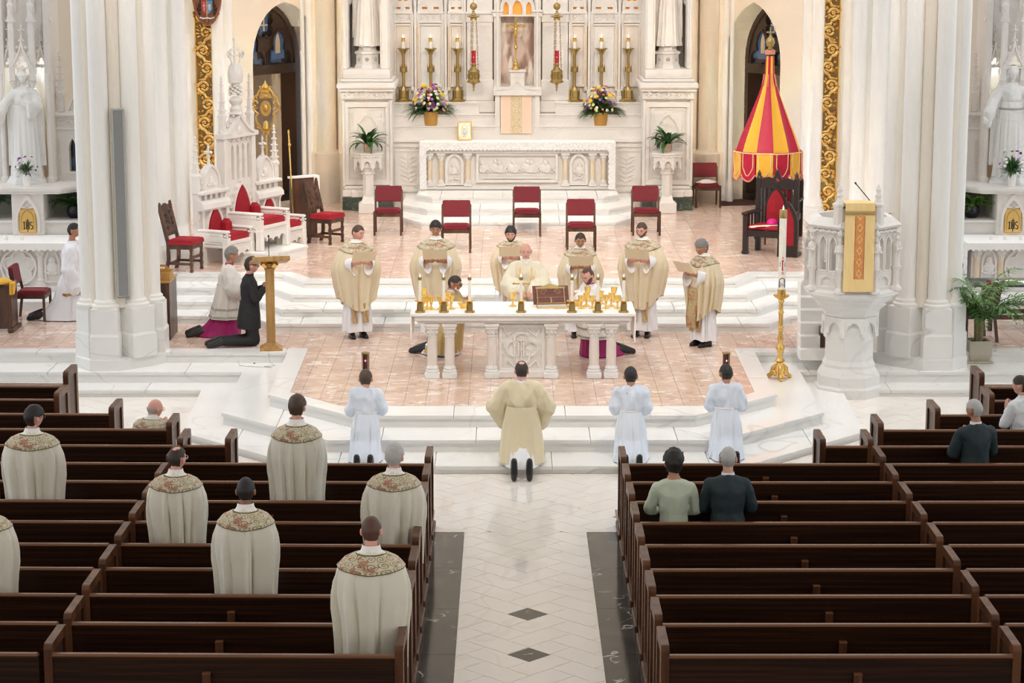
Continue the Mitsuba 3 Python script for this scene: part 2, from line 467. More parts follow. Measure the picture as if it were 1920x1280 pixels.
mat('wire', (0.25, 0.26, 0.26), 0.6)
mat('red_glass', (0.42, 0.004, 0.02), 0.08, clearcoat=1.0)
mat('dark_red_glass', (0.055, 0.003, 0.006), 0.06, clearcoat=1.0)
scene['clear_glass'] = {'type': 'thindielectric'}


def glow(c, k): return {'type': 'area', 'radiance': {'type': 'rgb', 'value': [x * k for x in c]}}


mat('bulb_white', (0.9, 0.85, 0.7), 0.5)
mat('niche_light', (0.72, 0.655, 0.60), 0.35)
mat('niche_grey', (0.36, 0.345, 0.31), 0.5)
scene['amber'] = {'type': 'twosided', 'nested': {'type': 'diffuse', 'reflectance': rgb((0.80, 0.33, 0.05))}}
scene['amber_bright'] = {'type': 'twosided', 'nested': {'type': 'diffuse', 'reflectance': rgb((0.9, 0.48, 0.12))}}
# ================================================================ the setting
Z1, Z2, Z3, ZU = 0.10, 0.26, 0.42, 0.92


def mirror(pts): return [(-x, y) for x, y in pts[::-1]]


def half(pts): return sg.Polygon(pts + mirror(pts))


BACK = 50.0
# outline of the right half, from the front centre outwards
L3h = [(2.24, 27.6), (3.44, 28.9), (3.48, 31.9), (12.5, 31.9), (12.5, BACK)]
L2h = [(2.48, 26.9), (4.02, 28.5), (4.07, 31.22), (12.5, 31.22), (12.5, BACK)]
L1h = [(2.72, 26.18), (4.5, 28.05), (4.6, 30.7), (12.5, 30.7), (12.5, BACK)]


def full(h): return sg.Polygon([(-x, y) for x, y in h[::-1]] + h)


def strips(poly, xs, ys=()):
    """Cuts an outline along lines of constant x (and y) with fine joints."""
    cut = shapely.union_all([sg.LineString([(x, -5), (x, 60)]).buffer(0.0022) for x in xs] + [sg.LineString([(-20, y), (20, y)]).buffer(0.0022) for y in ys])
    return _polys(poly.difference(cut))


def step(name, label, poly, inner, z0, z1, xs, material='tread'):
    """A marble step: riser and a nosed tread cut into stones."""
    key = struct(name, label)
    put(key, 'riser', M().prism(poly.buffer(-0.025, join_style=2), z0, z1 - 0.045), 'marble')
    put(key, 'fascia', M().prism(poly.buffer(-0.012, join_style=2), z0 + 0.012, z1 - 0.05), 'marble') if False else None
    tread = poly.difference(inner.buffer(-0.06, join_style=2))
    for g in strips(tread, xs):
        put(key, 'tread_stone', M().prism(g.buffer(-0.004, join_style=2), z1 - 0.012, z1).prism(g, z1 - 0.046, z1 - 0.0115), material)
    return key


P1, P2, P3 = full(L1h), full(L2h), full(L3h)
xs_ = [-11, -9.2, -7.4, -5.4, -3.7, -2.3, -1.1, 0.35, 1.45, 2.3, 3.7, 5.3, 7.3, 9.2, 11]
step('platform_step', 'lowest white marble step between nave floor and altar platform', P1, P2, 0, Z1, xs_)
step('platform_step', 'middle white marble step of the altar platform', P2, P3, Z1, Z2, [x + 0.5 for x in xs_])

# pink tiled floors
PINK3h = [(2.40, 28.2), (3.15, 29.07), (3.19, 32.25), (12.3, 32.25), (12.3, 40.3)]
S = []
for k, (x, y, x2, y2) in enumerate([(3.90, 33.6, 4.32, 34.3), (3.79, 34.2, 4.2, 34.9), (3.68, 34.84, 4.09, 35.55), (3.56, 35.48, 3.97, 36.2)]):
    S.append(full([(x, y), (x2, y2), (7.05, y2), (7.05, BACK)]))
pink3 = full(PINK3h).difference(S[0]).buffer(-0.002)
# upper sanctuary steps, side pieces end behind the front piers
side_cut = sg.box(-7.3, 30, 7.3, BACK)
low = struct('floor_platform', 'altar platform and side floors of pink marble tile with a white marble edge')
put(low, 'riser', M().prism(P3.buffer(-0.025, join_style=2), Z2, Z3 - 0.045), 'marble')
edge3 = P3.difference(pink3.buffer(0.003)).difference(sg.box(-13, 40.3, 13, 51)).difference(S[0].buffer(-0.05))
for g in strips(edge3, [x + 0.2 for x in xs_], (30.0,)):
    put(low, 'edge_stone', M().prism(g.buffer(-0.004, join_style=2), Z3 - 0.012, Z3).prism(g, Z3 - 0.046, Z3 - 0.0115), 'tread')
put(low, 'bed', M().prism(full(PINK3h).buffer(0.01), Z3 - 0.04, Z3 - 0.006), 'joint')


def tiles(key, region, ox, oy, w, h, z, material, name='tile', most=290, gap=0.006, run=0.5, gy=0.0025):
    """Tiles of a running bond (joints run in depth); whole tiles share one mesh."""
    x0, y0, x1, y1 = region.bounds
    whole = ply(M().prism(sg.box(gap / 2, gy / 2, w - gap / 2, h - gy / 2), -0.012, 0).mesh(), material)
    found = []
    for i in range(int((x0 - ox) // w) - 1, int((x1 - ox) // w) + 2):
        for j in range(int((y0 - oy) // h) - 1, int((y1 - oy) // h) + 2):
            x, y = ox + i * w, oy + (j + run * (i % 2)) * h
            t = sg.box(x + gap / 2, y + gy / 2, x + w - gap / 2, y + h - gy / 2)
            if not t.intersects(region): continue
            c = t.intersection(region)
            if c.area < 0.0008: continue
            found.append((y + 0.02 * abs(x), x, c, c.area > t.area * 0.999))
    found.sort(key=lambda q: q[0])
    rest = M()
    for k, (y, x, c, is_whole) in enumerate(found):
        if k < most:
            if is_whole:
                b = c.bounds
                put(key, name, whole, material, xf=T().translate([b[0] - gap / 2, b[1] - gy / 2, z]))
            else: put(key, name, M().prism(c, z - 0.012, z), material)
        else: rest.prism(c, z - 0.012, z)
    if rest.n: put(key, 'far_tiles', rest, material, kind='stuff')


tiles(low, pink3.intersection(sg.box(-10.2, 20, 10.2, 37)), -0.15, 28.2, 0.285, 0.855, Z3, 'pink_tile')

for k in range(3):
    zt = Z3 + 0.125 * (k + 1)
    step('sanctuary_step', ('lowest', 'second', 'third')[k] + ' long white marble step behind the altar table', S[k].intersection(sg.box(-12, 30, 12, 38)), S[k + 1], zt - 0.125, zt, [x * 0.93 + 0.31 * k for x in xs_])
up = struct('floor_sanctuary', 'upper sanctuary floor of pink marble tile with a white marble front edge')
put(up, 'riser', M().prism(S[3].buffer(-0.025, join_style=2), ZU - 0.125, ZU - 0.045), 'marble')
pinku = full([(3.44, 35.78), (3.85, 36.5), (6.9, 36.5), (6.9, 48)]).buffer(-0.002)
for g in strips(S[3].difference(pinku.buffer(0.003)).intersection(sg.box(-12, 30, 12, 48)), [x + 0.7 for x in xs_], (38,)):
    put(up, 'edge_stone', M().prism(g.buffer(-0.004, join_style=2), ZU - 0.012, ZU).prism(g, ZU - 0.046, ZU - 0.0115), 'tread')
put(up, 'bed', M().prism(pinku.buffer(0.01), ZU - 0.04, ZU - 0.006), 'joint')
tiles(up, pinku.intersection(sg.box(-6.6, 30, 6.6, 47.5)), -0.16, 35.78, 0.50, 0.75, ZU, 'pink_tile', run=0.5)

# nave floor
nave = struct('floor', 'polished cream marble nave floor with black marble bands along the aisle')
put(nave, 'bed', M().box(-13, 13, 6, 33, -0.10, -0.008), 'joint')
side = 0.283
aisle = sg.box(-0.68, 15.2, 0.68, 23.55).union(sg.box(-1.04, 23.553, 1.04, 26.3)).union(sg.Polygon([(1.0, 24.5), (1.0, 26.3), (2.6, 26.3), (4.4, 28.2), (4.5, 31.0), (7.6, 31.0), (7.6, 28.1), (5.2, 25.5), (3.0, 24.5)])).union(sg.Polygon([(-1.0, 24.5), (-1.0, 26.3), (-2.6, 26.3), (-4.4, 28.2), (-4.5, 31.0), (-7.6, 31.0), (-7.6, 28.1), (-5.2, 25.5), (-3.0, 24.5)])).difference(P1.buffer(-0.02))
q = math.sqrt(0.5)
dark = [at_z(989, 1151, 0)[1], at_z(990, 1227, 0)[1]]
base_y = dark[0]
diamonds = [sg.Polygon([(0.2, y), (0, y + 0.2), (-0.2, y), (0, y - 0.2)]) for y in dark]
pieces, far = [], M()
for i in range(-60, 61):
    for j in range(-60, 61):
        t = (i - j) % 4
        if t not in (0, 2): continue
        a0, b0, a1, b1 = (i, j, i + 2, j + 1) if t == 0 else (i, j - 1, i + 1, j + 1)
        # cell centre (0, 0) of the pattern sits on the first black diamond
        c = [((a - b - 0) * side * q, base_y + (a + b - 1) * side * q) for a, b in ((a0, b0), (a1, b0), (a1, b1), (a0, b1))]
        pl = sg.Polygon(c).buffer(-0.0022, join_style=2)
        if not pl.intersects(aisle): continue
        pl = pl.intersection(aisle)
        for d in diamonds: pl = pl.difference(d.buffer(0.002, join_style=2))
        for g in _polys(pl):
            if g.area > 0.002: pieces.append((g.centroid.y + 0.25 * abs(g.centroid.x), g))
pieces.sort(key=lambda k: k[0])
for k, (y, g) in enumerate(pieces):
    if k < 285: put(nave, 'tile', M().prism(g, -0.012, 0), 'aisle_tile')
    else: far.prism(g, -0.012, 0)
if far.n: put(nave, 'far_tiles', far, 'aisle_tile', kind='stuff')
for d in diamonds: put(nave, 'diamond_tile', M().prism(d.buffer(-0.002, join_style=2), -0.012, 0), 'black_marble')
for sx in (-1, 1):
    for k in range(6):
        put(nave, 'band_stone', M().box(*sorted((sx * 0.684, sx * 1.30)), 15.2 + 1.39 * k + 0.002, 15.2 + 1.39 * (k + 1) - 0.002, -0.012, 0), 'black_marble')
put(nave, 'pew_floor', M().box(-10, -1.302, 8, 24.5, -0.01, -0.002).box(1.302, 10, 8, 24.5, -0.01, -0.002).box(-13, -7.6, 24.5, 30.7, -0.01, -0.002).box(7.6, 13, 24.5, 30.7, -0.01, -0.002), 'black_marble')

# high altar steps
HS = []
for k, (x, y, xo, yo) in enumerate([(1.87, 41.75, 2.30, 42.55), (1.80, 42.75, 2.32, 43.45), (1.72, 43.6, 2.05, 44.0)]):
    HS.append(full([(x, y), (xo, yo), (xo if k < 2 else 2.0, 46.5)]))
for k in range(3):
    zt = ZU + 0.135 * (k + 1)
    inner = HS[k + 1] if k < 2 else sg.box(-1.9, 44.7, 1.9, 46.5)
    step('altar_step', ('lowest', 'middle', 'top')[k] + ' octagonal marble step in front of the high altar', HS[k], inner, zt - 0.135, zt, [-1.55, -0.9, -0.3, 0.4, 1.0, 1.6] if k == 2 else [-0.75, 0.8])
ZA = ZU + 0.405

# front piers ------------------------------------------------------------
def ring_(cx, cy, r, n=8, rot=PI / 8): return sg.Polygon([(cx + r * math.cos(rot + i * 2 * PI / n), cy + r * math.sin(rot + i * 2 * PI / n)) for i in range(n)])


def front_pier(sx):
    cx, cy = sx * 6.08, 32.12
    key = struct('column', 'clustered white column pier on grey veined marble blocks at the ' + ('throne' if sx < 0 else 'pulpit') + ' side')
    o = [(-0.22, -0.82), (0.22, -0.82), (0.64, -0.42), (0.80, -0.22), (0.80, 0.55), (-0.49, 0.55), (-0.49, -0.52)]
    poly = sg.Polygon([(cx - sx * x, cy + y) for x, y in o])
    put(key, 'base', M().prism(poly, Z1, 0.42), 'marble')
    xk = cx - sx * 0.12
    put(key, 'core', M().prism(ring_(xk, cy + .05, 0.54), 0.4, 1.25).prism(ring_(xk, cy + .05, 0.50), 1.25, 12), 'pier_paint')
    for i in (-1, 0, 1, 2, 3):
        a = -PI / 2 + (i if sx < 0 else -i) * PI / 4
        x, y = cx + 0.58 * math.cos(a), cy + 0.58 * math.sin(a)
        if i == -1: x -= 0.155 * sx
        kb = 0.80 if i == -1 else 1.0
        put(key, 'lower_block', M().lathe([(0.30 * kb, 0.42), (0.30 * kb, 0.755), (0.275 * kb, 0.79)], (x, y, 0), 4, rot=a + PI / 4), 'marble')
        put(key, 'upper_block', M().lathe([(0.272 * kb, 0.79), (0.272 * kb, 1.155), (0.265 * kb, 1.165)], (x, y, 0), 4, rot=a + PI / 4), 'marble')
        put(key, 'shaft', M().lathe([(0.195, 1.165), (0.202, 1.18), (0.202, 1.205), (0.18, 1.22), (0.163, 1.225), (0.168, 1.24), (0.168, 1.26), (0.150, 1.275), (0.136, 1.30), (0.134, 12)], (x, y, 0), 28), 'pier_paint', 40)
        if i == 3: continue
        b = a + (PI / 8 if sx < 0 else -PI / 8)
        put(key, 'fillet', M().lathe([(0.10, 1.16), (0.10, 12)], (cx + 0.53 * math.cos(b) - 0.06 * sx * (i == -1), cy + 0.53 * math.sin(b), 0), 12), 'pier_fillet', 40)
    return key


front_pier(-1); front_pier(1)


def rear_pier(sx):
    """Chancel arch pier: half shafts on a stepped wall."""
    key = struct('column', 'stepped cream wall pier with half shafts beside the ' + ('throne' if sx < 0 else 'red and yellow canopy'))
    m = M().box(*sorted((sx * 5.78, sx * 7.6)), 37.4, 38.1, ZU - 0.1, 12).box(*sorted((sx * 5.9, sx * 7.7)), 43.56, 44.0, ZU - 0.1, 12)
    put(key, 'wall_core', m, 'pier_paint')
    for x, y, r in ((5.80, 37.45, 0.13), (6.12, 37.32, 0.15), (6.48, 37.28, 0.14), (5.84, 38.0, 0.09), (6.86, 37.3, 0.14), (7.25, 37.3, 0.14)):
        put(key, 'half_shaft', M().lathe([(r * 1.4, ZU), (r * 1.4, ZU + 0.34), (r * 1.15, ZU + 0.42), (r, ZU + 0.46), (r, 12)], (sx * x, y, 0), 20), 'pier_paint', 40)
    for x, y, r in ((5.93, 43.50, 0.125), (5.74, 43.62, 0.10)):
        put(key, 'round_shaft', M().lathe([(r * 1.7, ZU), (r * 1.7, ZU + 0.16), (r * 1.45, ZU + 0.20), (r * 1.55, ZU + 0.25), (r * 1.3, ZU + 0.31), (r * 1.35, ZU + 0.36), (r * 1.05, ZU + 0.42), (r, ZU + 0.45), (r, 12)], (sx * x, y, 0), 24), 'pier_paint', 40)
    return key


rear_pier(-1); rear_pier(1)


# canted walls with the doors
def canted(sx):
    side_name = 'left' if sx < 0 else 'right'
    A, B = np.array([6.02, 43.55]), np.array([4.33, 46.35])
    L = float(np.linalg.norm(B - A)); d = (B - A) / L
    n_in = np.array([-d[1], d[0]]) * -1  # towards the middle of the church
    if n_in[0] > 0: n_in = -n_in
    m4 = np.eye(4)
    m4[:2, 0] = d; m4[:2, 1] = -n_in; m4[:2, 3] = A  # local x along the wall, local y into it
    if sx < 0: m4 = np.diag([-1, 1, 1, 1.0]) @ m4
    def loc(px, y_guess=None):
        o, r = EYE[:2], (at(px, 300, 40.0) - EYE)[:2]
        a0, dd = (A, d) if sx > 0 else (A * [-1, 1], d * [-1, 1])
        mat2 = np.array([[r[0], -dd[0]], [r[1], -dd[1]]])
        return float(np.linalg.solve(mat2, a0 - o)[1])
    u0, u1 = (loc(1459), loc(1358)) if sx > 0 else (loc(478), loc(598))
    u0, u1 = min(u0, u1), max(u0, u1)
    cu, w = (u0 + u1) / 2, u1 - u0
    ztop = 5.12
    hole = lancet(w, ztop - ZU, 3.0, cu, ZU)
    key = struct('wall_' + side_name, 'cream canted wall with a tall pointed doorway on the ' + ('throne' if sx < 0 else 'canopy') + ' side')
    put(key, None, M().slab(rect(0, L, ZU - 0.1, 12).difference(hole), 0, 0.62).move(m4), 'wall_paint')
    for uu, r in ((0.06, 0.10), (0.28, 0.05), (0.46, 0.035), (L - 0.10, 0.09), (L - 0.32, 0.05)):
        put(key, 'wall_shaft', M().lathe([(r * 1.5, ZU), (r * 1.5, ZU + 0.4), (r, ZU + 0.47), (r, 12)], (uu, 0, 0), 16).move(m4), 'pier_paint', 40)
    # the door: dark frame, tracery with glass above a transom, opening below
    k2 = struct('door_' + ('1' if sx < 0 else '2'), 'dark wood doorway under a pointed tracery of blue glass on the ' + ('throne' if sx < 0 else 'canopy') + ' side')
    h0 = lancet(w + 0.1, ztop - ZU + 0.05, 3.0, cu, ZU)
    zt = 3.72
    fr = h0.difference(h0.buffer(-0.16).difference(rect(-3, 9, zt - 0.10, zt + 0.10)))
    put(k2, 'frame', M().slab(fr, 0.50, 0.62).move(m4), 'dark_wood')
    tym = h0.buffer(-0.14).intersection(rect(-3, 9, zt + 0.08, 9))
    holes = shapely.union_all([lobes(cu, zt + 0.92, 0.26, 4, PI / 4)] + [shapely.union_all([lobes(cu + s_ * w * 0.21, zt + 0.30, w * 0.18, 3), lancet(w * 0.15, 0.55, 0.3, cu + s_ * w * 0.21, zt + 0.22)]) for s_ in (-1, 1)])
    put(k2, 'tracery', M().slab(tym.difference(holes.buffer(0.02)), 0.53, 0.585).move(m4), 'dark_wood')
    put(k2, 'tracery_rib', M().slab(holes.buffer(0.055).difference(holes.buffer(0.02)).intersection(tym), 0.50, 0.57).move(m4), 'dark_wood')
    put(k2, 'pane', M().slab(tym.intersection(holes.buffer(0.03)), 0.565, 0.572).move(m4), 'glass_dark')
    for s_ in (-1, 1):
        c0 = (cu + s_ * w * 0.21, zt + 0.20)
        put(k2, 'pane', M().slab([lancet(w * 0.20, 0.62, 0.3, c0[0], c0[1])], 0.555, 0.562).move(m4), 'glass_blue')
        put(k2, 'pane', M().slab([lancet(w * 0.07, 0.42, 0.2, c0[0], c0[1] + 0.12)], 0.548, 0.554).move(m4), 'glass_pale')
        for t_ in (-1, 1): put(k2, 'pane', M().slab([sg.Point(c0[0] + t_ * 0.13, c0[1] + 0.10).buffer(0.085)], 0.556, 0.563).move(m4), 'glass_blue')
    put(k2, 'pane', M().slab([lobes(cu, zt + 0.92, 0.16, 4, PI / 4)], 0.555, 0.562).move(m4), 'glass_blue')
    put(k2, 'pane', M().slab([sa.rotate(sg.box(cu - 0.13, zt + 0.90, cu + 0.13, zt + 0.94), a, origin=(cu, zt + 0.92)) for a in (0, 90)], 0.545, 0.553).move(m4), 'glass_pale')
    put(k2, 'jamb', M().box(cu - w / 2 - 0.02, cu - w / 2 + 0.10, 0.5, 0.9, ZU, zt).box(cu + w / 2 - 0.10, cu + w / 2 + 0.02, 0.5, 0.9, ZU, zt).move(m4), 'dark_wood')
    # passage wall seen through the doorway
    k3 = struct('wall_passage', 'pale passage wall seen through the open doorway on the ' + ('throne' if sx < 0 else 'canopy') + ' side')
    put(k3, None, M().box(cu - 2.2, cu + 2.2, 2.6, 2.7, ZU - 0.1, 6).box(cu - 2.2, cu - 2.1, 0.63, 2.6, ZU - 0.1, 6).box(cu + 2.1, cu + 2.2, 0.63, 2.6, ZU - 0.1, 6).box(cu - 2.2, cu + 2.2, 0.63, 2.7, 6, 6.1).box(cu - 2.2, cu + 2.2, 0.63, 2.7, ZU - 0.1, ZU - 0.005).move(m4), 'wall_paint')
    put(k3, 'rail', M().box(cu - 2.1, cu + 2.1, 2.54, 2.6, 2.62, 2.70).move(m4), 'dark_wood')
    return m4, cu, w


canted_left = canted(-1)
canted_right = canted(1)

# apse wall behind the reredos, with shafts
bw = struct('wall_back', 'cream apse wall behind the white marble high altar')
put(bw, None, M().box(-4.5, 4.5, 46.4, 46.8, ZU - 0.1, 12), 'wall_paint')
for sx in (-1, 1):
    for x, y, r in ((4.28, 46.3, 0.10), (4.02, 46.22, 0.20), (3.66, 46.28, 0.13)):
        put(bw, 'wall_shaft', M().lathe([(r * 1.45, ZU), (r * 1.45, ZU + 0.55), (r * 1.3, ZU + 0.6), (r * 1.4, ZU + 1.02), (r * 1.15, ZU + 1.06), (r, ZU + 1.12), (r, 12)], (sx * x, y, 0), 20), 'wall_paint', 40)

# side chapel walls
for sx in (-1, 1):
    w_ = struct('wall_chapel', 'grey cream wall behind the ' + ('bearded' if sx < 0 else 'veiled') + ' marble statue')
    put(w_, None, M().box(*sorted((sx * 6.7, sx * 12.4)), 40.15, 40.45, 0.3, 12), 'wall_paint')

# the nave roof and the wall of the choir loft behind the camera
ce = struct('ceiling', 'pale nave ceiling above the pews')
put(ce, None, M().box(-14, 14, -5, 23.5, 15.0, 15.3), 'wall_paint')
lw = struct('wall_loft', 'wall of the choir loft behind the pews')
put(lw, None, M().box(-14, 14, -5.3, -5.0, -0.1, 15.3), 'wall_paint')
# ================================================================ pews
ORD = ['first', 'second', 'third', 'fourth', 'fifth', 'sixth', 'seventh', 'eighth', 'ninth', 'tenth']


def end_panel():
    """A pew end in the y z plane with rounded top corners and a sunk panel on both faces (local x = 0 at its middle)."""
    o = sg.box(-0.035, 0.0, 0.53, 0.945).buffer(-0.05).buffer(0.05, 6)
    o = shapely.union_all([o, sg.box(-0.035, 0, 0.53, 0.3)])
    hole = sg.box(0.055, 0.16, 0.44, 0.86).buffer(-0.03).buffer(0.03, 4)
    m = M().slab(o.difference(hole), -0.034, 0.034)
    e = M().slab(o.buffer(-0.012), -0.038, 0.038) if False else m
    v = np.vstack(e.v)
    e.v = [np.stack([v[:, 1], v[:, 0], v[:, 2]], 1)]; e.f = [np.vstack(e.f)]
    return e, hole


_e, _hole = end_panel()
END = ply(_e.mesh(), 'pew_end')
_p = M().slab(_hole.buffer(0.01), -0.014, 0.014); _v = np.vstack(_p.v)
_p.v = [np.stack([_v[:, 1], _v[:, 0], _v[:, 2]], 1)]; _p.f = [np.vstack(_p.f)]
END_INSET = ply(_p.mesh(), 'pew_inset')
END_FOOT = ply(M().box(-0.055, 0.055, -0.05, 0.56, 0, 0.075, 0.012).mesh(), 'pew_end')
_shapes = {}


def pew_shapes(x0, x1):
    k = (round(x0, 3), round(x1, 3))
    if k not in _shapes:
        _shapes[k] = (ply(M().box(x0, x1, -0.02, 0.02, 0.10, 0.835).box(x0, x1, -0.03, -0.016, 0.10, 0.25).mesh(), 'pew_wood'),
                      ply(M().box(x0, x1, -0.036, 0.036, 0.83, 0.862, 0.014).mesh(), 'pew_cap'),
                      ply(M().box(x0, x1, 0.02, 0.47, 0.41, 0.45, 0.012).box(x0, x1, 0.40, 0.43, 0.08, 0.41).mesh(), 'pew_wood'))
    return _shapes[k]


POST = ply(M().box(-0.032, 0.032, -0.085, -0.03, 0.12, 0.715, 0.008).mesh(), 'pew_end')
POST_TOP = ply(M().box(-0.034, 0.034, -0.088, -0.028, 0.713, 0.724, 0.004).mesh(), 'pew_cap')


def pew(x0, x1, y, label, group, posts=(), ends=(True, True), tilt=0.0, pivot=0.0):
    t = thing('pew', label, 'pew', group)
    b, c, s = pew_shapes(x0, x1)
    xf = T().translate([pivot, y, 0]).rotate([0, 0, 1], tilt).translate([-pivot, 0, 0])
    put(t, 'backrest', b, 'pew_wood', xf=xf)
    put(t, 'cap_rail', c, 'pew_cap', xf=xf)
    put(t, 'seat', s, 'pew_wood', xf=xf)
    for x, on in ((x0, ends[0]), (x1, ends[1])):
        if on:
            e = put(t, 'end_panel', END, 'pew_end', xf=xf @ T().translate([x, 0, 0]))
            put(e, 'inset', END_INSET, 'pew_inset', xf=xf @ T().translate([x, 0, 0]))
            put(e, 'foot', END_FOOT, 'pew_end', xf=xf @ T().translate([x, 0, 0]))
    for x in posts:
        q_ = put(t, 'back_post', POST, 'pew_end', xf=xf @ T().translate([x, 0, 0]))
        put(q_, 'cap', POST_TOP, 'pew_cap', xf=xf @ T().translate([x, 0, 0]))
    return t


ROWS = [23.23 - 0.8 * k for k in range(9)]
FRONT = [24.06, 24.87, 25.68, 26.50]
for sx in (-1, 1):
    sd = 'left' if sx < 0 else 'right'
    tilt, pv = (-1.05, -1.06) if sx < 0 else (0.0, 0.0)
    for k, y in enumerate(ROWS):
        a = sorted((sx * 1.07, sx * 3.90))
        pew(*a, y, f'dark wooden pew on the {sd} of the aisle, {ORD[k]} row from the altar steps', f'pews on the {sd} of the aisle', (sx * 2.62,), tilt=tilt, pivot=pv)
        a = sorted((sx * 3.98, sx * 7.6))
        pew(*a, y, f'dark wooden outer pew on the {sd}, abutting the {ORD[k]} aisle row from the altar steps', f'outer pews on the {sd}', (sx * 5.6,), ends=(sx < 0 and False, False), tilt=tilt, pivot=pv)
    a = sorted((sx * 3.36, sx * 3.90))
    pew(*a, FRONT[0], f'very short dark wooden pew just before the first aisle row on the {sd}', None, tilt=tilt, pivot=pv)
    a = sorted((sx * 3.98, sx * 8.6))
    pew(*a, FRONT[0], f'dark wooden pew beside the very short pew on the {sd}', None, (sx * 5.9,), ends=(False, False), tilt=tilt, pivot=pv)
    for k, x in ((1, 4.15), (2, 4.97), (3, 5.80)):
        a = sorted((sx * x, sx * 9.4))
        pew(*a, FRONT[k], f'dark wooden front pew on the {sd}, its end stepped outwards along the platform, {("nearest", "middle", "foremost")[k - 1]} one', f'stepped front pews on the {sd}', (sx * 6.9,), ends=(sx > 0, sx < 0), tilt=tilt, pivot=pv)
    # kneeling screen before the foremost pew
    t = thing('kneeling_screen', f'dark wooden screen with a tall end before the foremost pew on the {sd}', 'pew screen')
    xf = T().translate([pv, 27.37, 0]).rotate([0, 0, 1], tilt).translate([-pv, 0, 0])
    x0, x1 = sorted((sx * 5.83, sx * 9.4))
    put(t, 'panel', M().box(x0, x1, -0.02, 0.02, 0.05, 0.83).box(x0, x1, -0.045, -0.01, 0.50, 0.54), 'pew_wood', xf=xf)
    put(t, 'cap_rail', M().box(x0, x1, -0.10, 0.10, 0.83, 0.862, 0.012), 'pew_cap', xf=xf)
    e = put(t, 'end_panel', END, 'pew_end', xf=xf @ T().translate([sx * 5.83, -0.12, 0]).scale([1, 1, 1.12]))
    put(e, 'inset', END_INSET, 'pew_inset', xf=xf @ T().translate([sx * 5.83, -0.12, 0]).scale([1, 1, 1.12]))
# ================================================================ high altar and reredos (white carved marble)
def ux(px, y): return abs(at(px, 300, y)[0] + 0.0)
def zz(py, y): return float(at(960, py, y)[2])


def rect_frame(m, x0, x1, z0, z1, w, y0, y1): return m.slab(rect(x0, x1, z0, z1).difference(rect(x0 + w, x1 - w, z0 + w, z1 - w)), y0, y1)


def leafy(m, x0, x1, z0, z1, y, r=0.012, n=3, seed=1):
    """Carved scroll relief filling a rectangle: stems and leaves that stand proud of the face at depth y."""
    rg = random.Random(seed)
    w, h = x1 - x0, z1 - z0
    along = w >= h
    for k in range(n):
        t = (k + 0.5) / n
        cx, cz = (x0 + t * w, z0 + h * 0.5) if along else (x0 + w * 0.5, z0 + t * h)
        rr = 0.46 * min(w if not along else w / n, h if along else h / n)
        hand = 1 if k % 2 else -1
        p = spiral((cx, y, cz), rr, 1.5, PI / 2 * hand, hand, 16)
        m.tube(p, np.linspace(r, r * 0.7, len(p)), 5)
        m.ball((cx, y - r * 0.3, cz), (r * 1.7, r * 1.4, r * 1.7), 6)
        for j in range(5):
            a = rg.uniform(0, 2 * PI); q_ = rr * 1.0
            m.ball((cx + q_ * math.cos(a), y, cz + q_ * math.sin(a)), (r * 2.0, r * 0.9, r * 1.2), 6)
    return m


def figure_relief(m, x, y, z, s, seed=0, lean=0.0):
    """A small generic seated half figure in relief."""
    m.ball((x + lean * s, y, z + 0.34 * s), (0.085 * s, 0.08 * s, 0.10 * s), 8)
    m.ball((x + lean * 0.5 * s, y, z + 0.14 * s), (0.15 * s, 0.08 * s, 0.17 * s), 8)
    for t in (-1, 1): m.tube([(x + lean * .5 * s + t * 0.12 * s, y, z + 0.22 * s), (x + t * 0.17 * s, y - 0.03 * s, z + 0.06 * s), (x + t * 0.06 * s, y - 0.05 * s, z + 0.02 * s)], 0.04 * s, 5)
    return m


YA = 44.85                                    # front of the high altar's foot
ha = thing('high_altar', 'white marble high altar table with onyx columns and a carved relief, against the reredos', 'altar')
xl = 1.93
zt = zz(276, YA - 0.1)                         # under the table top
put(ha, 'body', M().box(-xl + 0.05, xl - 0.05, YA + 0.10, YA + 0.62, ZA, zt), 'carved')
put(ha, 'plinth', M().box(-xl, xl, YA - 0.02, YA + 0.6, ZA, ZA + 0.07, 0.01), 'carved')
put(ha, 'cornice', M().box(-xl, xl, YA - 0.06, YA + 0.6, zt - 0.13, zt - 0.05, 0.015).box(-xl - 0.03, xl + 0.03, YA - 0.10, YA + 0.62, zt - 0.05, zt + 0.02, 0.012), 'carved')
put(ha, 'table_top', M().box(-xl - 0.06, xl + 0.06, YA - 0.13, YA + 0.70, zt + 0.02, zt + 0.085, 0.01), 'carved')
zc0, zc1 = ZA + 0.07, zt - 0.13
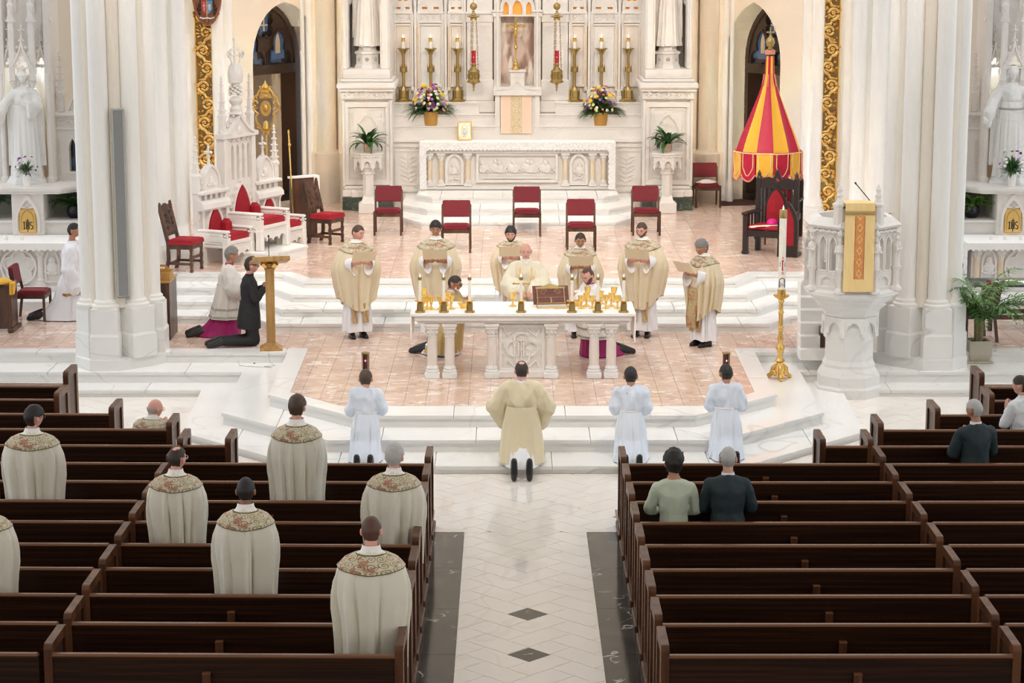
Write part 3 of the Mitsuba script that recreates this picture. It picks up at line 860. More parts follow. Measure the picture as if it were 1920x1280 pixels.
for px in (805, 827, 877, 1060, 1111, 1132):
    x = at(px, 320, YA + 0.02)[0]
    c = put(ha, 'column', M().lathe([(0.048, zc0 + 0.13), (0.050, zc0 + 0.3), (0.046, zc1 - 0.16)], (x, YA + 0.03, 0), 16), 'onyx', 40)
    put(c, 'base', M().box(x - 0.085, x + 0.085, YA - 0.05, YA + 0.115, zc0, zc0 + 0.05, 0.008).lathe([(0.080, zc0 + 0.05), (0.083, zc0 + 0.07), (0.06, zc0 + 0.085), (0.068, zc0 + 0.10), (0.05, zc0 + 0.13)], (x, YA + 0.03, 0), 16), 'carved', 40)
    mc = M().lathe([(0.048, zc1 - 0.16), (0.056, zc1 - 0.15), (0.05, zc1 - 0.14), (0.075, zc1 - 0.05)], (x, YA + 0.03, 0), 16).box(x - 0.09, x + 0.09, YA - 0.055, YA + 0.12, zc1 - 0.05, zc1, 0.008)
    for k in range(8): mc.ball((x + 0.062 * math.cos(k * PI / 4), YA + 0.03 + 0.062 * math.sin(k * PI / 4), zc1 - 0.085), (0.018, 0.018, 0.03), 6)
    put(c, 'capital', mc, 'carved', 40)
for sx, px in ((-1, 852), (1, 1085)):
    x = at(px, 320, YA + 0.05)[0]
    o = lancet(0.38, zc1 - zc0 - 0.02, 0.42, x, zc0 + 0.02)
    p_ = put(ha, 'arched_panel', M().slab(o.difference(lancet(0.27, zc1 - zc0 - 0.10, 0.40, x, zc0 + 0.04)), YA + 0.02, YA + 0.12), 'carved')
    r_ = M()
    figure_relief(r_, x, YA + 0.085, zc0 + 0.24, 0.55, lean=0.05 * sx)
    for k in range(9): r_.ball((x + rng.uniform(-0.09, 0.09), YA + 0.09, zc0 + rng.uniform(0.08, 0.40)), (rng.uniform(.02, .045), 0.03, rng.uniform(.015, .03)), 6)
    r_.tube([(x - 0.10, YA + .08, zc0 + 0.12), (x, YA + .065, zc0 + 0.16), (x + 0.1, YA + .08, zc0 + 0.12)], 0.018, 5)
    put(p_, 'relief_figure', r_, 'carved', 40)
x0, x1 = at(893, 320, YA + .05)[0], at(1046, 320, YA + .05)[0]
pn = put(ha, 'long_panel', rect_frame(M(), x0, x1, zc0 + 0.08, zc1, 0.05, YA + 0.0, YA + 0.12), 'carved')
r_ = M()
for k in range(9):
    x = x0 + 0.18 + (x1 - x0 - 0.36) * k / 8
    figure_relief(r_, x, YA + 0.085, zc0 + 0.27 + 0.02 * (k % 2), 0.62, lean=(-0.10, 0.08, -0.05, 0.12)[k % 4])
put(pn, 'relief_figure', r_, 'carved', 40)
t_ = M().box(x0 + 0.14, x1 - 0.14, YA + 0.02, YA + 0.11, zc0 + 0.215, zc0 + 0.235, 0.004).box(x0 + 0.14, x1 - 0.14, YA + 0.05, YA + 0.11, zc0 + 0.15, zc0 + 0.22)
for k in range(4):
    x = x0 + 0.3 + (x1 - x0 - 0.6) * k / 3
    t_.tube([(x - 0.05, YA + .07, zc0 + 0.08), (x - 0.02, YA + .07, zc0 + 0.145), (x + 0.02, YA + .07, zc0 + 0.145), (x + 0.05, YA + .07, zc0 + 0.08)], 0.012, 5)
put(pn, 'relief_table', t_, 'carved')

# altar cloth with scalloped edge
cl = thing('altar_cloth', 'white lace edged cloth on the marble high altar against the reredos', 'altar cloth')
zc = zt + 0.09
put(cl, 'top', M().box(-xl - 0.075, xl + 0.075, YA - 0.145, YA + 0.42, zc, zc + 0.012), 'linen')


def scallop(x0, x1, z0, z1, n, amp):
    xs = np.linspace(x0, x1, n * 6 + 1)
    zs = z0 + amp * np.abs(np.sin(np.linspace(0, n * PI, n * 6 + 1)))
    return sg.Polygon(list(zip(xs, zs)) + [(x1, z1), (x0, z1)])


put(cl, 'front_fall', M().slab(scallop(-xl - 0.075, xl + 0.075, zc - 0.17, zc + 0.01, 48, 0.035), YA - 0.15, YA - 0.142), 'lace')
for sx in (-1, 1):
    m = M().slab(scallop(0, 0.13, ZA + 0.02, zc + 0.01, 1, 0.0).union(sg.Polygon([(0.13, ZA + 0.02)] + [(0.13 + 0.022 * abs(math.sin(t * PI * 9)), ZA + 0.02 + t * (zc - ZA - 0.02)) for t in np.linspace(0, 1, 80)] + [(0.13, zc)])), 0, 0.008)
    k4 = np.eye(4); k4[0, 0] = -sx; k4[0, 3] = sx * (xl + 0.078); k4[1, 3] = YA - 0.15
    put(cl, 'end_fall', m.move(k4).box(*sorted((sx * (xl + 0.07), sx * (xl + 0.078))), YA - 0.15, YA + 0.35, ZA + 0.05, zc), 'lace')

# reredos -----------------------------------------------------------------
rd = thing('reredos', 'white carved gothic marble reredos with niches and pilasters behind the high altar', 'reredos')
XT = ux(735, 44.7)                             # inner edge of the towers
xo = ux(643, 44.7)
xi = XT
put(rd, 'back_wall', M().box(-XT - 0.1, XT + 0.1, 46.02, 46.38, ZU, 7.2), 'carved')
# lower panels beside the altar
for sx in (-1, 1):
    a, b = sorted((sx * (xl + 0.0), sx * (XT + 0.02)))
    z0, z1 = zz(360, 45.2), zz(262, 45.2)
    lp = put(rd, 'side_panel', M().box(a, b, 45.22, 46.1, ZU, z1), 'carved')
    for q0, q1, q2 in ((45.15, z1 - 0.05, z1), (45.18, z1 - 0.16, z1 - 0.11), (45.17, z0, z0 + 0.07)): put(lp, 'moulding', M().box(a, b, q0, 45.3, q1, q2, 0.012), 'carved')
    rect_frame(mm := M(), a + 0.05, b - 0.03, z0 + 0.14, z1 - 0.22, 0.025, 45.19, 45.23)
    put(lp, 'panel_frame', mm, 'carved')
    mm = M()
    for k in range(3 * 1): mm.ball((a + 0.1 + (k + 0.5) * (b - a - 0.14) / 3, 45.18, z1 - 0.135), (0.05, 0.03, 0.03), 6)
    c_ = (a + b) / 2
    for k in range(6):
        for t in (-1, 1):
            zq = z0 + 0.24 + k * 0.095
            mm.tube([(c_, 45.215, zq - 0.04), (c_ + t * 0.08, 45.20, zq + 0.01), (c_ + t * 0.17, 45.215, zq + 0.06 - 0.03 * (k % 2))], (0.012, 0.02, 0.008), 5)
    mm.tube([(c_, 45.215, z0 + 0.18), (c_, 45.205, z1 - 0.28)], 0.014, 5)
    put(lp, 'leaf_relief', mm, 'carved', 40)
# gradines (shelves) rising behind the altar
steps_ = []
zprev = zz(262, 45.3)
for k, (py, yf) in enumerate(((236, 45.36), (214, 45.46), (192, 45.56))):
    z1 = zz(py, yf)
    xin = 0.36 if k < 1 else (0.44 if k < 2 else ux(899, yf))
    for sx in (-1, 1):
        a, b = sorted((sx * xin, sx * (XT + 0.02)))
        g = put(rd, 'shelf', M().box(a, b, yf + 0.03, 46.1, ZA + 0.3, z1 - 0.03).box(a, b, yf, 46.1, z1 - 0.035, z1, 0.01).box(a, b, yf + 0.015, 46.1, z1 - 0.075, z1 - 0.05, 0.008), 'carved')
    steps_.append((yf, z1))
YS, ZS = steps_[2]
YF, ZF = steps_[0]
put(rd, 'core', M().box(-0.9, 0.9, 45.75, 46.1, ZA, ZS), 'carved')
# niche wall: three bays each side between pilasters
yb = 45.98
zband = (zz(41, yb), zz(26, yb))
zb0 = ZS
for sx in (-1, 1):
    bays = [(757, 741, 775, 0.0), (808, 786, 832, 0.1), (858, 843, 871, 0.0)]
    for px, pa, pb, hh in bays:
        xa, xb_ = sorted((sx * ux(pa, yb), sx * ux(pb, yb)))
        cx = (xa + xb_) / 2; w = xb_ - xa
        b_ = put(rd, 'niche', rect_frame(M(), xa, xb_, zb0 + 0.30, zband[0] - 0.03, 0.045, yb - 0.05, yb + 0.06), 'carved')
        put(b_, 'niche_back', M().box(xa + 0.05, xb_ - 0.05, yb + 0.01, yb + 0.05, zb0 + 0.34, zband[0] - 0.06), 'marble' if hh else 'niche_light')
        fr = M().box(xa - 0.01, xb_ + 0.01, yb - 0.10, yb + 0.05, zband[0] - 0.02, zband[0] + 0.02, 0.008).box(xa + 0.02, xb_ - 0.02, yb - 0.07, yb + 0.05, zband[0] + 0.02, zband[1]).box(xa - 0.03, xb_ + 0.03, yb - 0.12, yb + 0.05, zband[1], zband[1] + 0.05, 0.012)
        leafy(fr, xa + 0.03, xb_ - 0.03, zband[0] + 0.02, zband[1], yb - 0.075, 0.012, max(2, int(w / 0.12)))
        put(b_, 'frieze', fr, 'carved')
        for t in (-1, 1):
            xc = cx + t * (w / 2 + 0.005)
            put(b_, 'capital', M().lathe([(0.03, zband[0] - 0.10), (0.04, zband[0] - 0.02), (0.06, zband[0] + 0.06), (0.065, zband[1] + 0.0)], (xc, yb - 0.07, 0), 10), 'carved', 40)
            put(b_, 'colonnette', M().lathe([(0.045, zb0 + 0.22), (0.045, zb0 + 0.28), (0.024, zb0 + 0.31), (0.024, zband[0] - 0.10)], (xc, yb - 0.07, 0), 10), 'onyx' if t == sx else 'carved', 40)
        # gable arch with a trefoil opening onto amber glass
        top = zband[1] + 0.05
        hgt = 0.75 + hh
        o = lancet(w + 0.02, hgt, 0.05, cx, top)
        hol = shapely.union_all([lobes(cx, top + 0.30 + hh * 0.6, w * 0.30, 3), rect(cx - w * 0.34, cx + w * 0.34, top, top + 0.09)]).intersection(o.buffer(-0.04).union(rect(cx - w * .36, cx + w * .36, top, top + .1)))
        cusp = sg.Point(cx, top + 0.06).buffer(w * 0.13)
        hol = hol.difference(cusp)
        put(b_, 'tracery', M().slab(o.difference(hol), yb - 0.02, yb + 0.03).slab(o.difference(o.buffer(-0.05)), yb - 0.07, yb), 'carved')
        put(b_, 'amber_pane', M().slab([hol.buffer(0.01)], yb + 0.033, yb + 0.037), 'amber')
    for px, wd, dp in ((738, 0.07, 0.16), (781, 0.055, 0.14), (837, 0.055, 0.14), (873, 0.05, 0.12)):
        x = sx * ux(px, yb)
        pl = put(rd, 'pilaster', M().box(x - wd / 2, x + wd / 2, yb - dp, yb + 0.05, zb0 + 0.12, 7.0, 0.01), 'carved')
        put(pl, 'foot', M().box(x - wd, x + wd, yb - dp - 0.06, yb + 0.05, zb0, zb0 + 0.12, 0.012).box(x - wd * .8, x + wd * .8, yb - dp - 0.03, yb + 0.05, zb0 + 0.12, zb0 + 0.24, 0.012), 'carved')
    # plain pier behind the hanging lamp
    a, b = sorted((sx * ux(876, 45.8), sx * ux(924, 45.8)))
    pr = put(rd, 'lamp_pier', M().box(a, b, 45.82, 46.1, ZA, 7.2, 0.012), 'carved')
    put(pr, 'capital', M().box(a - 0.02, b + 0.02, 45.78, 46.1, zband[0], zband[1], 0.012).box(a - 0.04, b + 0.04, 45.75, 46.1, zband[1], zband[1] + 0.05, 0.012), 'carved')
    put(pr, 'panel_frame', rect_frame(M(), a + 0.06, b - 0.06, zz(140, 45.8), zband[0] - 0.06, 0.02, 45.80, 45.83), 'carved')
    put(pr, 'foot', M().box(a - 0.03, b + 0.03, 45.74, 46.1, zz(190, 45.7), zz(150, 45.7), 0.02).box(a - 0.05, b + 0.05, 45.68, 46.1, zz(212, 45.6), zz(190, 45.6), 0.02), 'carved')
# tabernacle tower
yt = 45.42
xw = ux(1012, yt)
zg = zz(178, yt)
tb = put(rd, 'tabernacle', M().box(-xw, xw, yt, 46.1, ZA + 0.3, zg).box(-xw - 0.0, -xw + 0.10, yt - 0.05, yt + 0.1, zz(252, yt), zg).box(xw - 0.10, xw, yt - 0.05, yt + 0.1, zz(252, yt), zg), 'carved')
gab = sg.Polygon([(-xw - 0.03, zg), (xw + 0.03, zg), (xw + 0.03, zg + 0.14), (0.17, zg + 0.16), (0, zg + 0.33), (-0.17, zg + 0.16), (-xw - 0.03, zg + 0.14)])
put(tb, 'gable', M().slab(gab, yt - 0.10, 46.0).slab(gab.difference(gab.buffer(-0.035, join_style=2)), yt - 0.13, yt - 0.09), 'carved')
yn = 45.72
zn0, zn1 = zg + 0.30, zz(26, yn)
nw = ux(1001, yn)
put(tb, 'niche_back', M().box(-nw, nw, 46.0, 46.03, zn0 - 0.1, zn1 + 0.7), 'niche_marble')
for sx in (-1, 1):
    a, b = sorted((sx * nw, sx * (nw + 0.14)))
    put(tb, 'niche_pier', M().box(a, b, yn - 0.02, 46.05, zg, 7.0, 0.015).box(*sorted((sx * (nw + 0.03), sx * (nw + 0.10))), yn - 0.09, yn, zg + .1, 6.9, 0.02), 'carved')
    put(tb, 'niche_capital', M().box(a - 0.03, b + 0.03, yn - 0.07, yn + 0.12, zn1 - 0.06, zn1 + 0.04, 0.015).box(a - 0.05, b + 0.05, yn - 0.12, yn + 0.12, zn1 + 0.04, zn1 + 0.08, 0.01), 'carved')
for cx, w in ((-0.235, 0.15), (0, 0.26), (0.235, 0.15)):
    o = lancet(w + 0.10, 0.62 if cx == 0 else 0.5, 0.10, cx, zn1 - 0.05)
    h = lancet(w * 0.75, 0.30 if cx == 0 else 0.27, 0.14, cx, zn1 - 0.02)
    put(tb, 'canopy_arch', M().slab(o.difference(h), yn - 0.03, yn + 0.05).slab(o.difference(o.buffer(-0.035)), yn - 0.08, yn), 'carved')
    put(tb, 'amber_pane', M().slab([h.buffer(0.012)], yn + 0.055, yn + 0.06), 'amber_bright')
put(tb, 'canopy', M().slab(rect(-nw - 0.02, nw + 0.02, zn1 + 0.28, 7.0), yn + 0.06, 46.0), 'carved')
sh = put(tb, 'pedestal', M().box(-0.15, 0.15, 45.50, 45.85, zg + 0.16, zz(135, 45.6), 0.012).box(-0.18, 0.18, 45.47, 45.88, zz(135, 45.6), zz(131, 45.6), 0.012), 'carved')
zped = zz(131, 45.6)
vl = thing('tabernacle_veil', 'peach cloth veil with a gold ornamental band over the tabernacle door', 'veil')
put(vl, 'cloth', M().slab(rect(-ux(939, yt), ux(997, yt), zz(250, yt), zg - 0.01), yt - 0.045, yt - 0.03), 'peach_cloth')
v0, v1 = at(957, 200, yt)[0], at(979, 200, yt)[0]
za_, zb_ = zz(250, yt), zz(172, yt)
mb = (np.array([[v0, yt - 0.052, za_], [v1, yt - 0.052, za_], [v1, yt - 0.052, zb_], [v0, yt - 0.052, zb_], [v0, yt - 0.046, za_], [v1, yt - 0.046, za_], [v1, yt - 0.046, zb_], [v0, yt - 0.046, zb_]]), np.array([[0, 1, 2, 3], [4, 7, 6, 5], [0, 4, 5, 1], [3, 2, 6, 7], [0, 3, 7, 4], [1, 5, 6, 2]]))
put(vl, 'ornamental_band', mb, 'veil_band', uv=np.array([[0, 0], [1, 0], [1, 1], [0, 1]] * 2) * [1, 0.5])

# flanking towers
for sx in (-1, 1):
    side_ = 'left' if sx < 0 else 'right'
    tw = put(rd, 'tower', M().box(*sorted((sx * xi, sx * xo)), 44.78, 46.38, ZU + 0.26, zz(187, 44.6)), 'carved')
    a, b = sorted((sx * (xi - 0.0), sx * xo))
    c_ = (a + b) / 2; w = b - a
    zc_ = zz(187, 44.6)
    put(tw, 'green_plinth', M().box(a - 0.02, b + 0.02, 44.66, 46.38, ZU, ZU + 0.27, 0.01).box(a + 0.18, b - 0.18, 44.58, 44.7, ZU, ZU + 0.27, 0.01), 'green_marble')
    put(tw, 'foot', M().box(a - 0.02, b + 0.02, 44.66, 46.38, ZU + 0.27, ZU + 0.42, 0.02).box(a + 0.16, b - 0.16, 44.58, 44.8, ZU + 0.27, ZU + 0.40, 0.02).box(a, b, 44.70, 46.38, ZU + 0.42, ZU + 0.50, 0.03), 'carved')
    z0, z1 = ZU + 0.52, zc_ - 0.06
    put(tw, 'panel_frame', rect_frame(M(), a + 0.02, b - 0.02, z0, z1, 0.10, 44.72, 44.80).slab(rect(a + 0.17, b - 0.17, z0 + 0.15, z1 - 0.12).difference(rect(a + 0.20, b - 0.20, z0 + 0.18, z1 - 0.15)), 44.75, 44.79), 'carved')
    o = lancet(w - 0.46, z1 - z0 - 0.5, z1 - z0 - 1.0, c_, z0 + 0.28)
    put(tw, 'arch_moulding', M().slab(o.difference(o.buffer(-0.035)), 44.74, 44.79), 'carved')
    for t in (-1, 1): put(tw, 'corner_shaft', M().lathe([(0.035, ZU + 0.5), (0.035, zc_ - 0.02)], (c_ + t * (w / 2 - 0.02), 44.72, 0), 10), 'carved', 40)
    fz = M().box(a - 0.03, b + 0.03, 44.66, 46.38, zc_, zz(172, 44.6), 0.02)
    leafy(fz, a, b, zc_ + 0.02, zz(173, 44.6), 44.64, 0.018, 5, 4)
    put(tw, 'frieze', fz, 'carved')
    zk, zk2 = zz(172, 44.6), zz(155, 44.6)
    put(tw, 'cornice', M().box(a - 0.07, b + 0.07, 44.55, 46.38, zk, zk + 0.06, 0.02).box(a - 0.10, b + 0.10, 44.50, 46.38, zk + 0.06, zk2, 0.03).box(a - 0.04, b + 0.04, 44.60, 46.38, zk2, zk2 + 0.07, 0.03), 'carved')
    zn = zz(129, 44.8)
    put(tw, 'niche_sill', M().box(a + 0.02, b - 0.02, 44.66, 46.38, zk2 + 0.07, zn, 0.015), 'carved')
    na, nb = sorted((sx * ux(715, 44.8), sx * ux(656, 44.8)))
    put(tw, 'niche_pilaster', M().box(a + 0.02, na, 44.72, 46.38, zn, 7.2, 0.015).box(a + 0.05, na - 0.04, 44.68, 44.75, zn, 7.2, 0.01), 'carved')
    put(tw, 'niche_pilaster', M().box(nb, b - 0.02, 44.72, 46.38, zn, 7.2, 0.015).box(nb + 0.04, b - 0.05, 44.68, 44.75, zn, 7.2, 0.01), 'carved')
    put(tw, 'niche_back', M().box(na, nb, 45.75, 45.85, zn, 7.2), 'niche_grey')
    put(tw, 'niche_cap', M().box(a, b, 44.72, 46.38, 7.0, 7.3), 'carved')
    sp = put(tw, 'statue_pedestal', M().oct([(0.285, zn), (0.27, zn + 0.05), (0.245, zn + 0.09), (0.245, zn + 0.27), (0.28, zn + 0.30), (0.28, zn + 0.33), (0.20, zn + 0.36), (0.19, zn + 0.44)], (c_, 45.16, 0)), 'carved')
    for t in (-1, 0, 1): put(sp, 'rosette', M().ball((c_ + 0.155 * t, 45.16 - 0.222 + 0.06 * abs(t), zn + 0.18), (0.045, 0.015, 0.045), 8), 'niche_grey', 40)
    # pedestal table in front, with a plant
    yp, xp = 44.30, sx * ux(690, 44.3)
    pt = thing('plant_pedestal', f'white marble column pedestal with small arches carrying a potted plant, {"left" if sx < 0 else "right"} of the high altar', 'pedestal')
    ztop = zz(285, yp)
    put(pt, 'base', M().box(xp - 0.19, xp + 0.19, yp - 0.19, yp + 0.19, ZU, ZU + 0.22, 0.012).lathe([(0.20, ZU + 0.22), (0.15, ZU + 0.33), (0.125, ZU + 0.36)], (xp, yp, 0), 4, rot=PI / 4), 'carved')
    put(pt, 'stem', M().oct([(0.115, ZU + 0.34), (0.115, ztop - 0.42)], (xp, yp, 0)), 'carved')
    put(pt, 'capital', M().oct([(0.115, ztop - 0.45), (0.15, ztop - 0.44), (0.15, ztop - 0.41), (0.12, ztop - 0.39), (0.14, ztop - 0.34), (0.20, ztop - 0.30), (0.21, ztop - 0.12)], (xp, yp, 0)), 'carved')
    ar = M()
    for k in range(8):
        a8 = PI / 8 + k * PI / 4
        k4 = rot4(xp, yp, 0, math.degrees(a8 - PI / 8) + 90)
        o = rect(-0.105, 0.105, ztop - 0.30, ztop - 0.10).difference(shapely.union_all([lancet(0.13, 0.15, 0.05, 0, ztop - 0.31)]))
        ar.add(*xform(M().slab(o, -0.275, -0.235).mesh(), k4))
        ar.lathe([(0.004, ztop - 0.36), (0.022, ztop - 0.33), (0.018, ztop - 0.29), (0.018, ztop - 0.12)], (xp + 0.285 * math.cos(a8), yp + 0.285 * math.sin(a8), 0), 6)
    put(pt, 'arch_ring', ar, 'carved')
    tp = M().oct([(0.29, ztop - 0.13), (0.30, ztop - 0.09), (0.315, ztop - 0.07), (0.315, ztop - 0.05), (0.335, ztop - 0.035), (0.335, ztop)], (xp, yp, 0))
    for k in range(40): tp.ball((xp + 0.300 * math.cos(k * PI / 20), yp + 0.300 * math.sin(k * PI / 20), ztop - 0.08), (0.016, 0.016, 0.018), 5)
    put(pt, 'top', tp, 'carved')
    scene_plant = (xp, yp, ztop)
    PLANT = globals().setdefault('PLANT_SPOTS', []); PLANT.append(scene_plant)
ANGEL = [(sx * (xi + xo) / 2, 45.16, zz(129, 44.8) + 0.44) for sx in (-1, 1)]
# ================================================================ things on and around the high altar
def leaf(m, p, az, el, length, width, droop=0.6, n=6, fold=0.25):
    """A blade: strip from p, leaving at azimuth az and elevation el, bending down along its length."""
    c, a, pts = np.array(p, float), el, []
    for i in range(n + 1):
        pts.append(c.copy())
        c = c + length / n * np.array([math.cos(az) * math.cos(a), math.sin(az) * math.cos(a), math.sin(a)])
        a -= droop / n * (1 + i * 0.35)
    pts = np.array(pts)
    s = np.array([-math.sin(az), math.cos(az), 0])
    t = np.linspace(0, 1, n + 1)
    w = width * np.clip(np.sin(PI * np.clip(t * 0.93 + 0.05, 0, 1)) ** 0.8, 0.02, 1) / 2
    L, R = pts + s * w[:, None] + [0, 0, 1] * (w * fold)[:, None], pts - s * w[:, None] + [0, 0, 1] * (w * fold)[:, None]
    v = np.concatenate([L, pts, R])
    k = n + 1
    f = [[i, i + 1, k + i + 1, k + i] for i in range(n)] + [[k + i, k + i + 1, 2 * k + i + 1, 2 * k + i] for i in range(n)]
    return m.add(v, f)


def frond(m, p, az, el, length, droop, lw, ll, n=14, seed=0):
    """A feathered frond: stem with paired leaflets."""
    rg = random.Random(seed)
    c, a, pts = np.array(p, float), el, []
    for i in range(n + 1):
        pts.append(c.copy())
        c = c + length / n * np.array([math.cos(az) * math.cos(a), math.sin(az) * math.cos(a), math.sin(a)])
        a -= droop / n * (0.5 + 1.2 * i / n)
    pts = np.array(pts)
    m.tube(pts, np.linspace(0.007, 0.002, n + 1), 4)
    for i in range(2, n + 1):
        t = i / n
        k = ll * math.sin(PI * (0.12 + 0.80 * t)) + 0.02
        for sd in (-1, 1):
            leaf(m, pts[i], az + sd * (1.05 - 0.5 * t) + rg.uniform(-.1, .1), 0.15 + rg.uniform(-.2, .2), k, lw, 0.7, 3)
    return m


def flame(parent, x, y, z, s=1.0, power=14.0):
    m = M().lathe([(0.001, 0), (0.010 * s, 0.012 * s), (0.008 * s, 0.03 * s), (0.001, 0.055 * s)], (x, y, z), 8)
    key = put(parent, 'flame', m, 'bulb_white', 40)
    scene[key]['emitter'] = glow((1.0, 0.78, 0.45), power)


def big_candlestick(x, y, z, h, label, drop=False):
    """Tall brass altar candlestick, h to the drip pan."""
    t = thing('candlestick', label, 'candlestick', 'tall brass candlesticks on the marble shelf')
    s = h / 1.16
    put(t, 'foot', M().lathe([(0.17, 0), (0.175, 0.02), (0.12, 0.05), (0.10, 0.075), (0.11, 0.09)], (x, y, z), 6).lathe([(0.092, 0.09), (0.088, 0.22), (0.070, 0.235), (0.06, 0.26), (0.035, 0.31)], (x, y, z), 6), 'old_brass', 30)
    b = M()
    for k in range(6):
        a = k * PI / 3
        b.lathe([(0.016, 0.07), (0.016, 0.22), (0.018, 0.225), (0.002, 0.30)], (x + 0.095 * math.cos(a), y + 0.095 * math.sin(a), z), 5)
        b.ball((x + 0.155 * math.cos(a), y + 0.155 * math.sin(a), z + 0.02), 0.028, 6)
    put(t, 'buttress', b, 'old_brass')
    put(t, 'stem', M().lathe([(0.045, 0.28), (0.030, 0.33), (0.032, 0.60 * s), (0.045, 0.61 * s), (0.030, 0.64 * s), (0.030, 0.98 * s), (0.045, 1.02 * s)], (x, y, z), 12), 'old_brass', 40)
    kn = M().lathe([(0.035, 0.62 * s), (0.062, 0.635 * s), (0.062, 0.715 * s), (0.035, 0.73 * s)], (x, y, z), 6)
    for k in range(6): kn.lathe([(0.012, 0.62 * s), (0.012, 0.73 * s), (0.001, 0.79 * s)], (x + 0.066 * math.cos(k * PI / 3), y + 0.066 * math.sin(k * PI / 3), z), 5)
    put(t, 'knop', kn, 'old_brass')
    pn = M().lathe([(0.034, 0.98 * s), (0.055, 1.04 * s), (0.10, 1.09 * s), (0.112, 1.11 * s), (0.10, 1.115 * s), (0.02, 1.10 * s)], (x, y, z), 12)
    for k in range(12): pn.ball((x + 0.112 * math.cos(k * PI / 6), y + 0.112 * math.sin(k * PI / 6), z + 1.115 * s), (0.02, 0.02, 0.012), 5)
    put(t, 'drip_pan', pn, 'old_brass', 40)
    put(t, 'candle', M().lathe([(0.036, 1.10 * s), (0.036, 1.265 * s)], (x, y, z), 12), 'wax', 40)
    put(t, 'follower', M().lathe([(0.039, 1.26 * s), (0.041, 1.28 * s), (0.034, 1.305 * s), (0.041, 1.34 * s), (0.02, 1.345 * s)], (x, y, z), 12), 'gold', 40)
    flame(t, x, y, z + 1.34 * s, 1.3)


yc = YS + 0.20
hc = zz(87, yc) - ZS
for k, px in enumerate((757, 808, 858, 1077, 1127, 1177)):
    big_candlestick(float(at(px, 190, yc)[0]), yc, ZS, hc, ('tall brass candlestick on the marble shelf, ' + ('outermost on the left', 'behind the flowers on the left', 'next to the hanging lamp on the left', 'next to the hanging lamp on the right', 'behind the flowers on the right', 'outermost on the right')[k]))

# hanging sanctuary lamps
for px, sd in ((888, 'left'), (1044, 'right')):
    y = 45.15
    x = float(at(px, 100, y)[0])
    Z = lambda py: zz(py, y)
    t = thing('sanctuary_lamp', f'brass hanging lamp with a red glass and chains, {sd} of the tabernacle', 'hanging lamp')
    put(t, 'suspension', M().cone((x, y, Z(14)), (x, y, 9.0), 0.006, 0.006, 5).ball((x, y, Z(12)), 0.075, 12).lathe([(0.03, Z(20)), (0.022, Z(22)), (0.05, Z(28)), (0.125, Z(30)), (0.13, Z(31)), (0.06, Z(34)), (0.07, Z(38))][::-1], (x, y, 0), 12), 'old_brass', 40)
    zb, zt_ = Z(131), Z(38)
    for k in range(3):
        a = PI / 2 + k * 2 * PI / 3 + 0.3
        q0, q1 = np.array([x + 0.06 * math.cos(a), y + 0.06 * math.sin(a), zt_]), np.array([x + 0.095 * math.cos(a), y + 0.095 * math.sin(a), zb])
        c = M()
        n = 17
        for i in range(n):
            pc = q0 + (q1 - q0) * (i + 0.5) / n
            h = np.linalg.norm(q1 - q0) / n * 0.62
            tt = np.linspace(0, 2 * PI, 8, endpoint=False)
            o = np.array([1, 0, 0]) if i % 2 else np.array([0, 1.0, 0])
            c.tube([pc + o * 0.014 * math.cos(u_) + np.array([0, 0, h * math.sin(u_)]) for u_ in tt], 0.005, 4, closed=True)
        put(t, 'chain', c, 'old_brass')
    put(t, 'red_glass', M().lathe([(0.040, Z(118)), (0.045, Z(116)), (0.045, Z(97)), (0.055, Z(95)), (0.05, Z(95)), (0.035, Z(100))], (x, y, 0), 14), 'red_glass', 40)
    fl = M().ball((x, y - 0.047, Z(107)), (0.006, 0.004, 0.009), 6)
    key = put(t, 'flame', fl, 'bulb_white'); scene[key]['emitter'] = glow((1.0, 0.35, 0.3), 5)
    bw_ = M().lathe([(0.006, Z(171)), (0.022, Z(169)), (0.012, Z(166)), (0.028, Z(163)), (0.018, Z(160)), (0.05, Z(157)), (0.11, Z(155)), (0.125, Z(152)), (0.115, Z(149)), (0.115, Z(136)), (0.125, Z(134)), (0.10, Z(131)), (0.06, Z(128)), (0.045, Z(125)), (0.055, Z(121)), (0.045, Z(118))], (x, y, 0), 8)
    for k in range(8):
        a = PI / 8 + k * PI / 4
        bw_.ball((x + 0.118 * math.cos(a), y + 0.118 * math.sin(a), Z(143)), (0.022, 0.022, 0.05), 6)
        bw_.ball((x + 0.122 * math.cos(a + .39), y + 0.122 * math.sin(a + .39), Z(153)), 0.022, 6)
    put(t, 'bowl', bw_, 'old_brass', 30)

# crucifix on the tabernacle
yx, xx = 45.62, float(at(967, 100, 45.62)[0])
Z = lambda py: zz(py, 45.62)
t = thing('crucifix', 'gilt standing crucifix before the red veined niche above the tabernacle', 'crucifix')
put(t, 'foot', M().lathe([(0.085, zped), (0.09, zped + 0.02), (0.06, zped + 0.05), (0.05, zped + 0.08), (0.058, zped + 0.11), (0.03, zped + 0.15), (0.042, zped + 0.18), (0.018, zped + 0.22), (0.015, Z(94)), (0.035, Z(91)), (0.04, Z(88)), (0.015, Z(84))], (xx, yx, 0), 12), 'gold', 40)
put(t, 'cross', M().box(xx - 0.024, xx + 0.024, yx - 0.014, yx + 0.014, Z(86), Z(32), 0.006).box(xx - 0.19, xx + 0.19, yx - 0.014, yx + 0.014, Z(51), Z(46), 0.006), 'old_brass')
fg = M().ball((xx, yx - 0.05, Z(49.5)), (0.026, 0.026, 0.033), 8).ball((xx, yx - 0.04, Z(56)), (0.038, 0.028, 0.06), 8).ball((xx, yx - 0.04, Z(61)), (0.034, 0.028, 0.045), 8)
